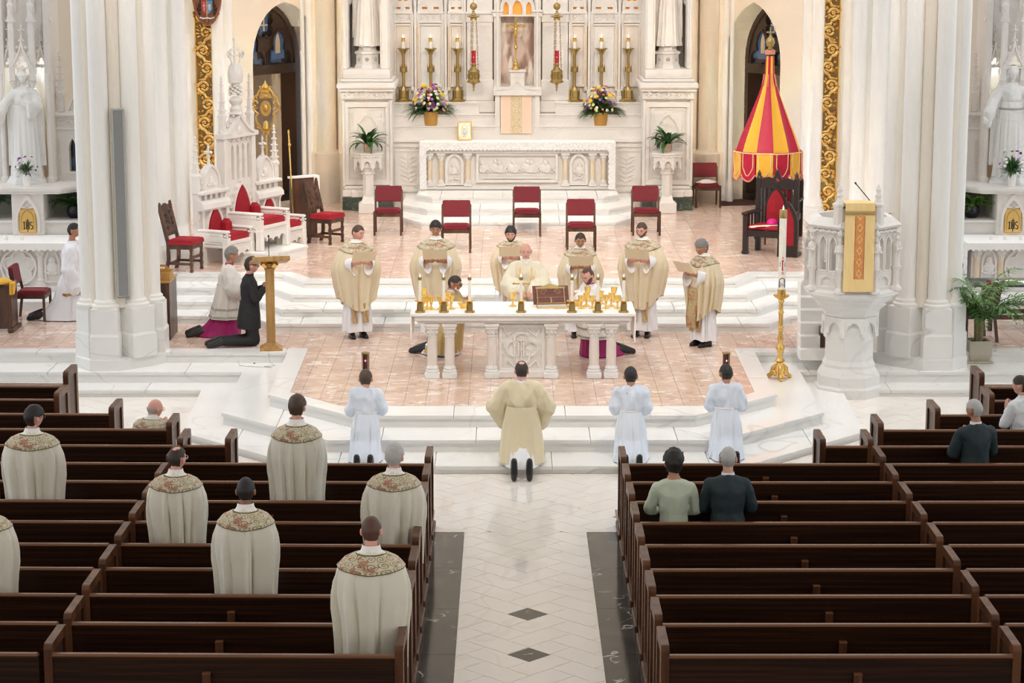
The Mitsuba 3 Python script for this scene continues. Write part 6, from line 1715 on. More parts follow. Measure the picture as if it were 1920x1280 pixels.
# ---- red votive stands behind the servers
for px, yv, sd in ((685.5, 28.0, 'leftmost kneeling server in white'), (1361.5, 28.0, 'rightmost kneeling server in white')):
    t = thing('votive_stand', f'dark red glass lamp in a brass stand just beyond the {sd}', 'candle stand')
    zt_ = float(at(px, 661, yv)[2]); x = float(at(px, 690, yv)[0]); y = yv
    zf = Z3 if abs(x) < 2.2 else Z3
    put(t, 'base', M().lathe([(.13, 0), (.13, .015), (.05, .04), (.015, .08), (.012, zt_ - zf - .34)], (x, y, zf), 14), 'old_brass', 40)
    put(t, 'red_glass', M().lathe([(.038, zt_ - .32), (.040, zt_ - .30), (.040, zt_ - .012)], (x, y, 0), 16), 'dark_red_glass', 40)
    rd_ = M()
    for k in range(4): rd_.tube([(x + .052 * math.cos(k * PI / 2 + .5), y + .052 * math.sin(k * PI / 2 + .5), zt_ - .36), (x + .052 * math.cos(k * PI / 2 + .5), y + .052 * math.sin(k * PI / 2 + .5), zt_ + .0)], .004, 5)
    put(t, 'frame', rd_.lathe([(.05, zt_ - .015), (.056, zt_ - .012), (.056, zt_ + .004), (.03, zt_ + .008), (.028, zt_ - .0)], (x, y, 0), 16).lathe([(.056, zt_ - .37), (.056, zt_ - .355), (.012, zt_ - .37)], (x, y, 0), 16), 'old_brass')
    key = put(t, 'flame', M().ball((x, y - .042, zt_ - .10), (.008, .005, .014), 6), 'bulb_white'); scene[key]['emitter'] = glow((1.0, .12, .14), 9)

# ---- canopy (striped silk), its pole and the dark chairs by it
cy_ = 39.7
cx_ = float(at(1440, 280, cy_)[0])
Z = lambda py: float(at(1440, py, cy_)[2])
t = thing('processional_canopy', 'tall conical canopy of red and yellow silk stripes on a pole, before the right doorway', 'canopy')
put(t, 'pole', M().cone((cx_ - .02, cy_, ZU), (cx_, cy_, Z(100)), .02, .018, 10), 'brown_wood')
N = 12
R1 = 62 / 103.0
prof = [(Z(285), R1), (Z(255), R1 * .83), (Z(220), R1 * .60), (Z(180), R1 * .345), (Z(152), R1 * .19), (Z(138), .088), (Z(104), .078)]
off = 0.054
for k in range(N):
    a0, a1 = off + k * 2 * PI / N, off + (k + 1) * 2 * PI / N
    G = []
    for z_, r_ in prof:
        row = []
        for i in range(5):
            u_ = i / 4; a = a0 + (a1 - a0) * u_
            rr = r_ * (1 - 0.035 * math.sin(PI * u_)) * math.cos((a1 - a0) / 2) / math.cos(a - (a0 + a1) / 2) * 1.0
            row.append((cx_ + rr * math.cos(a), cy_ + rr * math.sin(a), z_ - 0.012 * math.sin(PI * u_)))
        G.append(row)
    G = np.array(G); n0, n1 = G.shape[:2]
    put(t, 'stripe', (G.reshape(-1, 3), np.array([[j * n1 + i, j * n1 + i + 1, (j + 1) * n1 + i + 1, (j + 1) * n1 + i] for j in range(n0 - 1) for i in range(n1 - 1)])), 'canopy_yellow' if k % 2 else 'canopy_red', True)
    # scalloped valance
    Lw = R1 * 1.02
    def edge_z(u_): return Z(318) - (Z(318) - Z(334)) * math.sin(PI * u_) ** 0.7
    n = 10
    P = np.array([[(cx_ + Lw * (1 + .03 * math.sin(3 * PI * u_) * v_) * math.cos(a0 + (a1 - a0) * u_), cy_ + Lw * (1 + .03 * math.sin(3 * PI * u_) * v_) * math.sin(a0 + (a1 - a0) * u_), Z(281) + (edge_z(u_) - Z(281)) * v_) for u_ in np.linspace(.03, .97, n)] for v_ in (0, .4, .75, 1.0)])
    F = np.array([[j * n + i, j * n + i + 1, (j + 1) * n + i + 1, (j + 1) * n + i] for j in range(3) for i in range(n - 1)])
    vp = put(t, 'valance', (P.reshape(-1, 3), F), 'canopy_red' if k % 2 else 'canopy_yellow', True)
    put(vp, 'fringe', M().tube(P[3] + [0, 0, -.012], .016, 6), 'braid')
    inner = [(cx_ + (Lw + .014) * math.cos(a0 + (a1 - a0) * u_), cy_ + (Lw + .014) * math.sin(a0 + (a1 - a0) * u_), z_) for u_, z_ in [(.16, Z(283)), (.16, Z(308))] + [(.16 + .68 * q_, Z(308) - (Z(308) - Z(325)) * math.sin(PI * q_)) for q_ in np.linspace(.1, .9, 6)] + [(.84, Z(308)), (.84, Z(283))]]
    put(vp, 'braid_trim', M().tube(inner, .010, 5), 'braid_pale')
put(t, 'rim_braid', M().tube([(cx_ + R1 * 1.03 * math.cos(a), cy_ + R1 * 1.03 * math.sin(a), Z(283)) for a in np.linspace(0, 2 * PI, 48, endpoint=False)], .012, 5, closed=True), 'braid_pale')
put(t, 'top_fringe', M().lathe([(.092, Z(102)), (.095, Z(94)), (.06, Z(93))], (cx_, cy_, 0), 16), 'braid')
for k in range(10):
    a = k * PI / 5
    if k % 1 == 0: put(t, 'neck_tassel', M().tube([(cx_ + .095 * math.cos(a), cy_ + .095 * math.sin(a), Z(139)), (cx_ + .14 * math.cos(a), cy_ + .14 * math.sin(a), Z(162))], .009, 5), 'braid')
put(t, 'finial', M().lathe([(.07, Z(95)), (.075, Z(93)), (.04, Z(91)), (.035, Z(89)), (.06, Z(87)), (.082, Z(80)), (.07, Z(73)), (.03, Z(69)), (.02, Z(66))], (cx_, cy_, 0), 16).box(cx_ - .012, cx_ + .012, cy_ - .01, cy_ + .01, Z(67), Z(51), .004).box(cx_ - .075, cx_ + .075, cy_ - .01, cy_ + .01, Z(62), Z(59), .004), 'old_brass', 40)


def gothic_chair(x, y, z, rot, label, tall=1.32, red=True):
    t = thing('gothic_armchair', label, 'chair')
    xf = place(x, y, z, rot)
    W, D, S = .72, .60, .46
    for sx in (-1, 1):
        xx_ = sx * W / 2
        put(t, 'leg', M().box(xx_ - .045, xx_ + .045, D - .09, D, .05, .70, .01).box(xx_ - .055, xx_ + .055, D - .10, D + .01, 0, .06, .012), 'dark_wood', xf=xf)
        put(t, 'leg', M().box(xx_ - .045, xx_ + .045, -.045, .045, 0, tall - .05, .01).lathe([(.05, tall - .05), (.03, tall), (.035, tall + .03), (.002, tall + .10)], (xx_, 0, 0), 8), 'dark_wood', xf=xf)
        ar_ = put(t, 'arm', M().box(xx_ - .06, xx_ + .06, -.02, D + .03, .70, .745, .012), 'dark_wood', xf=xf)
        for k in range(3): put(ar_, 'arm_slat', M().box(xx_ - .012, xx_ + .012, .14 + .13 * k, .18 + .13 * k, S, .70), 'dark_wood', xf=xf)
        put(t, 'side_rail', M().box(xx_ - .02, xx_ + .02, .02, D - .04, S - .12, S, .006), 'dark_wood', xf=xf)
    put(t, 'seat', M().box(-W / 2 + .03, W / 2 - .03, .02, D - .02, S - .02, S + .05, .025), 'velvet' if red else 'dark_wood', 30, xf)
    put(t, 'front_rail', M().box(-W / 2, W / 2, D - .06, D - .02, S - .14, S - .02, .008), 'dark_wood', xf=xf)
    cr = sg.Polygon([(-W / 2, tall - .22), (W / 2, tall - .22), (W / 2, tall - .08), (W * .25, tall - .02), (W * .12, tall - .06), (0, tall + .12), (-W * .12, tall - .06), (-W * .25, tall - .02), (-W / 2, tall - .08)]).difference(sa.rotate(sg.box(-.04, tall - .10, .04, tall - .02), 45))
    put(t, 'crest', M().slab(cr, -.03, .03), 'dark_wood', xf=xf)
    for k in range(6):
        xx_ = -W / 2 + .09 + k * (W - .18) / 5
        put(t, 'back_slat', M().box(xx_ - .014, xx_ + .014, -.015, .015, S, tall - .2), 'dark_wood', xf=xf)
    if red:
        o = lancet(.34, .58, .22, 0, S + .08)
        bk_ = put(t, 'back_panel', M().slab(o.buffer(.05), .015, .05), 'dark_wood', xf=xf)
        put(bk_, 'back_cushion', M().slab(o, .045, .08), 'velvet', 30, xf)
    return t


gothic_chair(4.62, 38.85, ZU, 150, 'dark gothic armchair with a crested back in front of the striped canopy', 1.35)
gothic_chair(4.95, 40.9, ZU, 165, 'second dark chair with a red seat half hidden behind the gothic armchair', 1.1)
t = thing('prie_dieu', 'dark wooden kneeler with a red pointed arch panel in front of the gothic armchair', 'kneeler')
xk, yk = float(at(1478, 440, 38.1)[0]), 38.15
k4 = rot4(xk, yk, ZU, -20)
o = lancet(.36, .98, .55, 0, 0)
put(t, 'frame', M().slab(o.difference(lancet(.22, .70, .35, 0, .2)), -.03, .03).box(-.18, .18, -.03, .35, 0, .06, .01).move(k4), 'dark_wood')
put(t, 'red_panel', M().slab(lancet(.24, .72, .35, 0, .19), -.012, .012).move(k4), 'velvet')
t = thing('skullcap', 'bright magenta skullcap lying on the seat of the gothic armchair', 'cap')
p = at(1448, 424, 38.5)
zs_ = ZU + .52
put(t, None, M().lathe([(.10, 0), (.095, .03), (.075, .065), (.04, .088), (.004, .095)], (float(p[0]), 38.55, zs_ + .02), 14), 'bright_magenta', 40)
t = thing('sash', 'cream folded sash hanging over the seat of the gothic armchair', 'cloth')
sx_, sy_ = float(at(1436, 430, 38.4)[0]), 38.42
put(t, None, M().box(-.20, .22, -.05, .05, 0, .018, .005).box(-.03, .04, -.07, -.05, -.19, .015, .004).loft([[(-.20 - .1 * k, -.05 + .02 * k, .018 - .01 * k), (-.20 - .1 * k, .05, .018 - .01 * k), (-.20 - .1 * k, .05, .0 - .01 * k), (-.20 - .1 * k, -.05, .0 - .01 * k)] for k in (0, 1)]).move(rot4(sx_, sy_, zs_ - .01, 20)), 'ivory_cloth')
t = thing('door_mat', 'dark brown mat before the right doorway', 'mat')
p0 = at_z(1348, 378, ZU)
put(t, None, M().prism(sg.Polygon([tuple(at_z(*q_, ZU)[:2]) for q_ in ((1349, 373), (1352, 386), (1442, 384), (1448, 372))]), ZU, ZU + .015), 'mat_brown')

# ---- gilt ornamental strips on the rear piers, crest
def gilt_strip(sx, pa, pb, z0, z1, y):
    t = thing('gilt_carved_panel', 'tall narrow gilt panel of carved scrolls on the pier ' + ('behind the throne' if sx < 0 else 'right of the striped canopy'), 'carved panel')
    xa, xb = float(at(pa, 200, y)[0]), float(at(pb, 200, y)[0])
    w = xb - xa; cx = (xa + xb) / 2
    put(t, 'ground', M().box(xa, xb, y - .02, y + .12, z0, z1), 'gilt_ground')
    put(t, 'edge_moulding', M().box(xa - .005, xa + .025, y - .05, y + .1, z0, z1, .01), 'gold_leaf')
    put(t, 'edge_moulding', M().box(xb - .025, xb + .005, y - .05, y + .1, z0, z1, .01), 'gold_leaf')
    n = int((z1 - z0) / (w * .92)); h = (z1 - z0) / n
    rg = random.Random(5)
    for k in range(n):
        zc_ = z0 + (k + .5) * h; hand = 1 if k % 2 else -1
        m = M()
        c = (cx + .08 * w * hand, y - .045, zc_)
        p = spiral(c, w * .34, 1.75, -PI / 2, hand, 26, taper=.12)
        m.tube(p, np.linspace(.036, .018, len(p)), 6).ball(c, (.032, .03, .032), 7)
        tail = [p[0], p[0] + np.array([-hand * .10 * w, 0, -.22 * h]), np.array([cx - hand * .34 * w, y - .04, zc_ - .62 * h])]
        m.tube(tail, (.030, .032, .012), 6)
        for j in range(7):
            a = rg.uniform(0, 2 * PI); q_ = np.array([math.cos(a), 0, math.sin(a)])
            s0 = np.array(c) + q_ * w * .36
            m.tube([s0, s0 + q_ * w * .10 + np.array([0, -.02, .02]), s0 + q_ * w * .17], (.018, .026, .004), 5)
        for j in range(4):
            s0 = np.array([cx + rg.uniform(-.36, .36) * w, y - .03, zc_ + rg.uniform(-.45, .45) * h]); a = rg.uniform(0, 6.28); q_ = np.array([math.cos(a), 0, math.sin(a)]) * w * .2
            m.tube([s0, s0 + q_ * .5 + [0, -.02, 0], s0 + q_], (.014, .034, .004), 5)
        for j in range(7): m.ball((cx + rg.uniform(-.4, .4) * w, y - .035, zc_ + rg.uniform(-.5, .5) * h), (.022, .022, .022), 6)
        put(t, 'scroll', m, 'gold_leaf', 40)
    return t


gilt_strip(-1, 369, 405, ZU + .3, 6.2, 43.50)
gilt_strip(1, 1536, 1571, ZU, 6.2, 43.50)
t = thing('coat_of_arms', 'oval wooden coat of arms with red and blue shield above the left gilt panel', 'coat of arms')
yc_ = 43.2; cx_ = float(at(388, 10, yc_)[0]); cz_ = float(at(388, -12, yc_)[2])
ov = sa.scale(sg.Point(cx_, cz_).buffer(.29, 32), .95, 1.92, origin=(cx_, cz_)) if False else sa.scale(sg.Point(cx_, cz_).buffer(.285, 32), .96, 2.15, origin=(cx_, cz_))
ov = sa.scale(sg.Point(cx_, cz_).buffer(1.0, 32), .285, .62, origin=(cx_, cz_))
put(t, 'board', M().slab(ov, yc_, yc_ + .12).slab(ov.difference(ov.buffer(-.045)), yc_ - .03, yc_ + .02), 'crest_wood')
zs_ = float(at(388, 13, yc_)[2])
shd = sg.Polygon([(cx_ - .105, zs_ + .12), (cx_ + .105, zs_ + .12), (cx_ + .105, zs_ - .04), (cx_ + .06, zs_ - .11), (cx_, zs_ - .15), (cx_ - .06, zs_ - .11), (cx_ - .105, zs_ - .04)])
sd_ = put(t, 'shield', M().slab(shd.intersection(rect(cx_ - 1, cx_, zs_ - 1, zs_ + 1)), yc_ - .03, yc_), 'crest_red')
put(sd_, 'blue_half', M().slab(shd.intersection(rect(cx_, cx_ + 1, zs_ - 1, zs_ + 1)), yc_ - .03, yc_), 'crest_blue')
put(sd_, 'charge', M().slab([rect(cx_ - .06, cx_ - .045, zs_ - .08, zs_ + .09), rect(cx_ - .09, cx_ - .015, zs_ + .02, zs_ + .035), sg.Point(cx_ + .052, zs_ + .03).buffer(.03), rect(cx_ + .03, cx_ + .075, zs_ - .06, zs_ + .02)], yc_ - .038, yc_ - .03), 'silver')
tas = M()
for sx in (-1, 1):
    for r_ in range(4):
        for c_ in range(r_ + 1): tas.cone((cx_ + sx * (.13 + .03 * c_ + .0 * r_), yc_ - .02, zs_ + .14 - .075 * r_), (cx_ + sx * (.135 + .03 * c_), yc_ - .015, zs_ + .075 - .075 * r_), .006, .016, 6)
put(t, 'tassel', tas, 'dark_wood')
put(t, 'ribbon', M().tube([(cx_ - .14, yc_ - .02, zs_ - .20), (cx_ - .07, yc_ - .03, zs_ - .225), (cx_, yc_ - .03, zs_ - .21), (cx_ + .07, yc_ - .03, zs_ - .225), (cx_ + .14, yc_ - .02, zs_ - .20)], .018, 6), 'silver')
put(t, 'staff', M().cone((cx_, yc_ - .02, zs_ - .30), (cx_, yc_ - .02, zs_ + .25), .012, .012, 6), 'gold')

# ---- processional bell frame and crozier behind the throne
yk = 41.4
cx_ = float(at(498, 200, yk)[0])
Z = lambda py: float(at(498, py, yk)[2])
t = thing('bell_standard', 'tall gilt processional standard with an open scrolled frame and a bell, behind the throne', 'processional standard')
put(t, 'pole', M().cone((cx_ - .01, yk, ZU), (cx_, yk, Z(246)), .018, .022, 8).lathe([(.05, Z(252)), (.065, Z(247)), (.03, Z(244)), (.05, Z(240)), (.03, Z(237))], (cx_, yk, 0), 10), 'gold_leaf', 40)
fr_ = M()
for sd in (-1, 1):
    X = lambda px: cx_ + sd * px / 98.0
    for path in ([(2, 246), (10, 240), (17, 228), (18, 218), (13, 212)], [(13, 214), (22, 206), (25, 196), (20, 188), (14, 192)], [(15, 194), (17, 182), (12, 172), (7, 165), (3, 163)], [(12, 176), (20, 182), (22, 192)], [(4, 166), (11, 170), (8, 178), (3, 180)]):
        fr_.tube([(X(a), yk, Z(b)) for a, b in path], .020, 6)
    fr_.tube(spiral((X(20), yk, Z(200)), .05, 1.2, 0, sd, 12), .014, 5).tube(spiral((X(12), yk, Z(237)), .045, 1.2, 2, -sd, 12), .014, 5).ball((X(24), yk, Z(196)), .028, 6).ball((X(9), yk, Z(163)), .026, 6)
put(t, 'scroll_frame', fr_, 'gold_leaf', 40)
o = sa.scale(sg.Point(cx_, Z(203)).buffer(1, 20), .10, .145, origin=(cx_, Z(203)))
put(t, 'medallion', M().slab(o.difference(o.buffer(-.02)), yk - .04, yk + .03).slab(o, yk - .015, yk + .015).ball((cx_, yk - .015, Z(203)), (.05, .03, .08), 8), 'gold_leaf', 40)
sh2 = M().slab(sg.Polygon([(cx_ - .12, Z(184)), (cx_ + .12, Z(184)), (cx_ + .09, Z(175)), (cx_, Z(168)), (cx_ - .09, Z(175))]), yk - .03, yk + .02)
put(t, 'shell', sh2.ball((cx_, yk - .03, Z(180)), (.05, .03, .05), 8), 'gold_leaf')
put(t, 'crown', M().lathe([(.10, Z(172)), (.10, Z(170)), (.055, Z(167)), (.075, Z(164)), (.06, Z(160)), (.03, Z(157)), (.012, Z(153)), (.002, Z(149))], (cx_, yk, 0), 12), 'gold_leaf', 40)
put(t, 'bell', M().lathe([(.058, Z(241)), (.05, Z(236)), (.045, Z(230)), (.03, Z(227)), (.004, Z(226))], (cx_, yk - .0, 0), 14), 'gold', 40)
t = thing('crozier', 'thin gilt staff leaning behind the right spire of the throne', 'staff')
pa, pb = at(541, 247, 40.4), at(548, 345, 40.2)
put(t, 'shaft', M().cone((float(pb[0]) + .02, 40.2, ZU), pa, .014, .014, 8), 'bright_gold')
put(t, 'head', M().ball(pa, (.02, .02, .04), 8).ball(pa + (pb - pa) * .25, (.03, .03, .04), 8).ball(pa + (pb - pa) * .18, (.02, .02, .05), 8), 'bright_gold', 40)

# ---- column loudspeakers on the front piers
def column_speaker(p0, p1, w, y, label, front='speaker_dark', case='speaker_grey', ang_=0.0):
    t = thing('column_loudspeaker', label, 'loudspeaker')
    x0 = (float(at(*p0, y)[0]) + float(at(*p1, y)[0])) / 2
    z1, z0 = float(at(*p0, y)[2]), float(at(*p1, y)[2])
    k4 = rot4(x0, y, 0, ang_)
    put(t, 'case', M().box(-w / 2, w / 2, -.05, .12, z0, z1, .008).move(k4), case)
    put(t, 'grille', M().box(-w / 2 + .018, w / 2 - .018, -.056, -.04, z0 + .02, z1 - .02, .004).move(k4), front)
    put(t, 'mount', M().box(-.03, .03, .10, .26, z0 + .1, z0 + .2).move(k4), case)
    put(t, 'cap', M().box(-w / 2, w / 2, -.052, .122, z0 - .012, z0, .004).move(k4), 'speaker_dark')
    return t


column_speaker((220, 203), (231, 556), .175, 31.50, 'tall grey column loudspeaker between the front shafts of the left pier', ang_=16)
column_speaker((162, 331), (168, 552), .15, 31.80, 'shorter pale column loudspeaker on the outer side of the left pier', front='speaker_grey', ang_=-18)
column_speaker((1785, 321), (1779, 545), .145, 31.86, 'pale column loudspeaker on the outer side of the right pier', front='speaker_grey', ang_=20)
# ================================================================ people
MF = m3.Manifold


def sph(p, r, n=14): return MF.sphere(r, n).translate([float(c) for c in p])


def capsule(p0, r0, p1, r1, n=14): return MF.batch_hull([sph(p0, r0, n), sph(p1, r1, n)])


def blob(p, r, n=16): return MF.sphere(1.0, n).scale([float(c) for c in np.broadcast_to(r, 3)]).translate([float(c) for c in p])


def fuse(parts): return MF.batch_boolean(parts, m3.OpType.Add)


def man_from(v, f): return MF(m3.Mesh(vert_properties=np.asarray(v, np.float32), tri_verts=np.asarray(f, np.uint32)))


def arrs(m):
    q_ = m.to_mesh()
    return np.array(q_.vert_properties[:, :3], float), np.array(q_.tri_verts, int)


def soften(m, length, it=8, amp=0.0, freq=(9, 9, 3), seed=0):
    v, f = arrs(m.refine_to_length(length))
    t = trimesh.Trimesh(v, f, process=False)
    t.merge_vertices()
    trimesh.smoothing.filter_taubin(t, 0.5, 0.52, it)
    if amp:
        n = np.array(t.vertex_normals)
        d = meshkit.fbm(np.array(t.vertices) * np.array(freq) + seed * 13.7, 3) - 0.5
        d = d - 0.5 * np.abs(meshkit.noise(np.array(t.vertices) * np.array(freq) * 1.7 + seed * 7.7) - 0.5) * 1.4 + 0.15
        t.vertices = np.array(t.vertices) + n * (d * amp)[:, None]
    return np.array(t.vertices), np.array(t.faces)


_ico = trimesh.creation.icosphere(subdivisions=3)
_ICO = (np.array(_ico.vertices), np.array(_ico.faces))


def bump(d, c, w, a): return a * np.exp(-(((d - np.array(c)) ** 2).sum(1)) / (w * w))


def head_shape(d, seed=0):
    """Surface of a head (facing +y) along the unit directions d."""
    s = np.stack([d[:, 0] * 0.076, d[:, 1] * 0.094, d[:, 2] * 0.115], 1)
    x, y, z = d.T
    low = np.clip(-z, 0, 1)
    s[:, 0] *= 1 - 0.30 * low ** 1.3
    s[:, 1] = np.where(y > 0, s[:, 1] * (1 - 0.05 * low), s[:, 1] * (1.06 - 0.40 * low ** 1.2))
    front = np.clip(y, 0, 1)
    k = 1 + 0.05 * (seed % 3 - 1)
    s[:, 1] += bump(d, (0, 0.98, -0.16), 0.13, 0.026 * k) + bump(d, (0, 0.99, 0.02), 0.10, 0.014)
    s[:, 1] += bump(d, (0.0, 0.80, -0.62), 0.20, 0.010) + bump(d, (0, .62, -.82), 0.2, 0.008)
    for t in (-1, 1):
        s[:, 1] -= bump(d, (t * 0.36, 0.92, 0.06), 0.15, 0.013)
        s[:, 1] += bump(d, (t * 0.34, 0.90, 0.26), 0.17, 0.007)
        s[:, 0] += t * bump(d, (t * 0.62, 0.70, -0.18), 0.22, 0.004)
    return s


def head_mesh(seed=0):
    m = man_from(head_shape(_ICO[0], seed), _ICO[1])
    ears = [blob((t * 0.079, -0.012, -0.010), (0.015, 0.020, 0.033), 10) for t in (-1, 1)]
    return fuse([m] + ears)


HEADS = [head_mesh(k) for k in range(3)]


def hair_mesh(style, seed):
    d = _ICO[0]
    x, y, z = d.T
    rg = np.random.default_rng(seed)
    wob = meshkit.fbm(d * 3 + seed, 2) * 0.16 - 0.08
    if style in ('short', 'full', 'long', 'woman', 'curly'):
        front = 0.50 if style == 'short' else 0.44
        keep = np.where(y > 0.12, z > front - 0.0 + wob + 0.25 * (np.abs(x) < .3) * 0 - 0.9 * np.clip(np.abs(x) - 0.55, 0, 1), z > -0.52 - 0.25 * np.clip(-y, 0, 1) + 0.75 * np.clip(y + 0.25, 0, 1) + wob)
    elif style == 'receding':
        keep = np.where(y > 0.0, z > 0.72 + wob, z > -0.55) & ~((y > .2) & (z < .6))
    elif style == 'tonsure':
        keep = np.where(y > 0.1, (z > 0.45 + wob), z > -0.6) & (((x / 0.42) ** 2 + ((y + 0.22) / 0.46) ** 2 > 1) | (z < 0.3))
    elif style == 'fringe':
        keep = (z < 0.12 + wob) & (z > -0.55) & (y < 0.15)
    keep &= ~((np.abs(x) > .72) & (z < .12) & (z > -.5) & (y > -.42))
    th = {'short': 0.006, 'full': 0.014, 'long': 0.020, 'woman': 0.026, 'curly': 0.024, 'receding': 0.007, 'tonsure': 0.007, 'fringe': 0.004}[style]
    s = head_shape(d, 0)
    n = d / np.array([0.076, 0.094, 0.115]); n /= np.linalg.norm(n, axis=1, keepdims=True)
    lift = th * (0.55 + 0.9 * meshkit.fbm(d * (7 if style in ('woman', 'curly') else 4) + seed * 3.1, 3)) + 0.003
    top = 1 + 0.6 * np.clip(z, 0, 1) * (style in ('full', 'woman'))
    out = s + n * (lift * top)[:, None]
    f = _ICO[1]
    fk = f[keep[f].all(1)]
    inner = s - n * 0.004
    # closed shell: outer, inner and the rim
    e = np.vstack([fk[:, [0, 1]], fk[:, [1, 2]], fk[:, [2, 0]]])
    key = {tuple(p) for p in e}
    rim = [(a, b) for a, b in key if (b, a) not in key]
    N = len(s)
    F = np.vstack([fk, fk[:, ::-1] + N] + ([np.array([[a, N + b, b] for a, b in rim]), np.array([[a, N + a, N + b] for a, b in rim])] if rim else []))
    return np.vstack([out, inner]), F


def beard_mesh(full=True):
    d = _ICO[0]; x, y, z = d.T
    keep = (y > -0.05) & (z < -0.52 + 1.1 * np.clip(np.abs(x) - 0.40, 0, .5)) & (z > -0.97)
    keep |= (y > 0.6) & (z < -0.30) & (z > -0.41) & (np.abs(x) < 0.36)
    if not full: keep = (y > 0.6) & (z < -0.28) & (z > -0.43) & (np.abs(x) < 0.40)
    s = head_shape(d, 0); n = d
    f = _ICO[1]; fk = f[keep[f].all(1)]
    N = len(s)
    return np.vstack([s + n * (0.006 + 0.006 * meshkit.fbm(d * 9, 2))[:, None], s - n * 0.004]), np.vstack([fk, fk[:, ::-1] + N])


def hand(curl=0.5, spread=0.0, side=1):
    """A right hand: wrist at 0, fingers along +y, palm down, thumb towards -x; side -1 mirrors it."""
    P = [MF.batch_hull([sph((x, y, 0), 0.0125, 10) for x, y in ((-0.030, 0.0), (0.026, 0.0), (0.036, 0.078), (-0.034, 0.086))])]
    for i, (x, L) in enumerate(((-0.031, 0.072), (-0.010, 0.080), (0.012, 0.075), (0.033, 0.058))):
        p = np.array([x, 0.083 - 0.006 * (i == 3), 0.0]); a = 0.15; r = 0.0088
        az = (i - 1.5) * spread
        for k, fr in enumerate((0.45, 0.31, 0.24)):
            a += curl * (0.55, 0.85, 0.6)[k]
            q_ = p + L * fr * np.array([math.sin(az) * math.cos(a), math.cos(az) * math.cos(a), -math.sin(a)])
            P.append(capsule(p, r, q_, r * 0.9, 8)); p, r = q_, r * 0.9
    p = np.array([-0.026, 0.018, -0.006]); 
    for q_, r in ((np.array([-0.050, 0.050, -0.014 - 0.010 * curl]), 0.0115), (np.array([-0.054, 0.080, -0.020 - 0.022 * curl]), 0.0095)):
        P.append(capsule(p, 0.0125, q_, r, 8)); p = q_
    m = fuse(P)
    return m if side > 0 else m.mirror([1, 0, 0])


_hands = {}


def placed_hand(w, fwd, palm, side, curl):
    k = (side, round(curl, 2))
    if k not in _hands: _hands[k] = hand(curl, 0.03, side)
    f = np.array(fwd, float); f /= np.linalg.norm(f)
    z = -np.array(palm, float); z -= f * z.dot(f); z /= np.linalg.norm(z)
    x = np.cross(f, z)
    m = np.eye(4)[:3]; m[:, 0], m[:, 1], m[:, 2], m[:, 3] = x, f, z, w
    return _hands[k].transform(m)


ARMS = {  # elbow and wrist (x out to the side, y forward, z above the shoulder), hand direction, palm
    'hold': ((0.255, 0.085, -0.27), (0.105, 0.285, -0.235), (-0.75, 0.62, 0.1), (0, -.55, .8), 0.75),
    'serve': ((0.222, 0.03, -0.28), (0.05, 0.24, -0.20), (-0.6, 0.8, 0.1), (-1, 0, 0), 0.4),
    'fold': ((0.27, 0.05, -0.27), (0.11, 0.25, -0.27), (-0.9, 0.35, 0.0), (0, -1, 0.1), 0.5),
    'pray': ((0.225, 0.06, -0.27), (0.045, 0.215, -0.15), (-0.12, 0.72, 0.68), (-1, 0, 0), 0.12),
    'wide': ((0.325, 0.04, -0.27), (0.20, 0.24, -0.36), (-0.8, 0.5, -.1), (-.4, -.5, -.6), 0.5),
    'altar': ((0.245, 0.10, -0.27), (0.12, 0.34, -0.36), (-0.65, 0.75, -0.1), (0, 0, -1), 0.35),
    'down': ((0.235, -0.03, -0.29), (0.24, 0.06, -0.54), (0, 0.25, -1), (-1, 0, 0), 0.6),
    'lap': ((0.235, 0.06, -0.27), (0.12, 0.26, -0.35), (-0.7, 0.6, -.2), (0, 0, -1), 0.5),
}


def skeleton(pose, H, arms, lean=0.0):
    s = H / 1.75
    J = {}
    if pose == 'stand':
        hip = 0.52 * H
        J['knee'], J['ankle'], J['toe'] = (0.085 * s, 0.03, 0.285 * H), (0.085 * s, -0.03, 0.085), (0.105 * s, 0.13, 0.04)
    else:
        hip = 0.06 + 0.245 * H
        J['knee'], J['ankle'], J['toe'] = (0.10 * s, 0.05, 0.065), (0.10 * s, -0.40 * s, 0.085), (0.10 * s, -0.47 * s, 0.04)
    J['hip'] = (0.085 * s, -0.02, hip)
    sh = hip + 0.295 * H
    l_ = math.tan(lean) * 0.295 * H
    J['pelvis'], J['waist'], J['chest'] = (0, -0.01, hip + 0.03), (0, 0.0 + l_ * .35, hip + 0.13 * H * 0.9), (0, 0.0 + l_ * .8, sh - 0.085 * s)
    J['shoulder'] = (0.185 * s, -0.005 + l_, sh)
    J['neck'] = (0, -0.005 + l_, sh + 0.035 * s)
    J['head'] = (0, 0.035 + l_ * 1.1, H * 0.185 + sh - 0.118)
    e, w, hd, pl, curl = ARMS[arms]
    J['elbow'] = (e[0] * s, e[1] * s + l_, sh + e[2] * s)
    J['wrist'] = (w[0] * s, w[1] * s + l_, sh + w[2] * s)
    J['hand'] = (hd, pl, curl)
    return {k: (np.array(v, float) if k != 'hand' else v) for k, v in J.items()}, sh, s


def mir(p, t): return np.array([p[0] * t, p[1], p[2]])


def head_matrix(J, turn, nod):
    a, b = math.radians(turn), math.radians(nod)
    rz = np.array([[math.cos(a), -math.sin(a), 0], [math.sin(a), math.cos(a), 0], [0, 0, 1]])
    rx = np.array([[1, 0, 0], [0, math.cos(b), math.sin(b)], [0, -math.sin(b), math.cos(b)]])
    R = rz @ rx
    piv = J['head'] + np.array([0, -0.02, -0.10])
    m = np.eye(4); m[:3, :3] = R; m[:3, 3] = piv + R @ (J['head'] - piv)
    return m


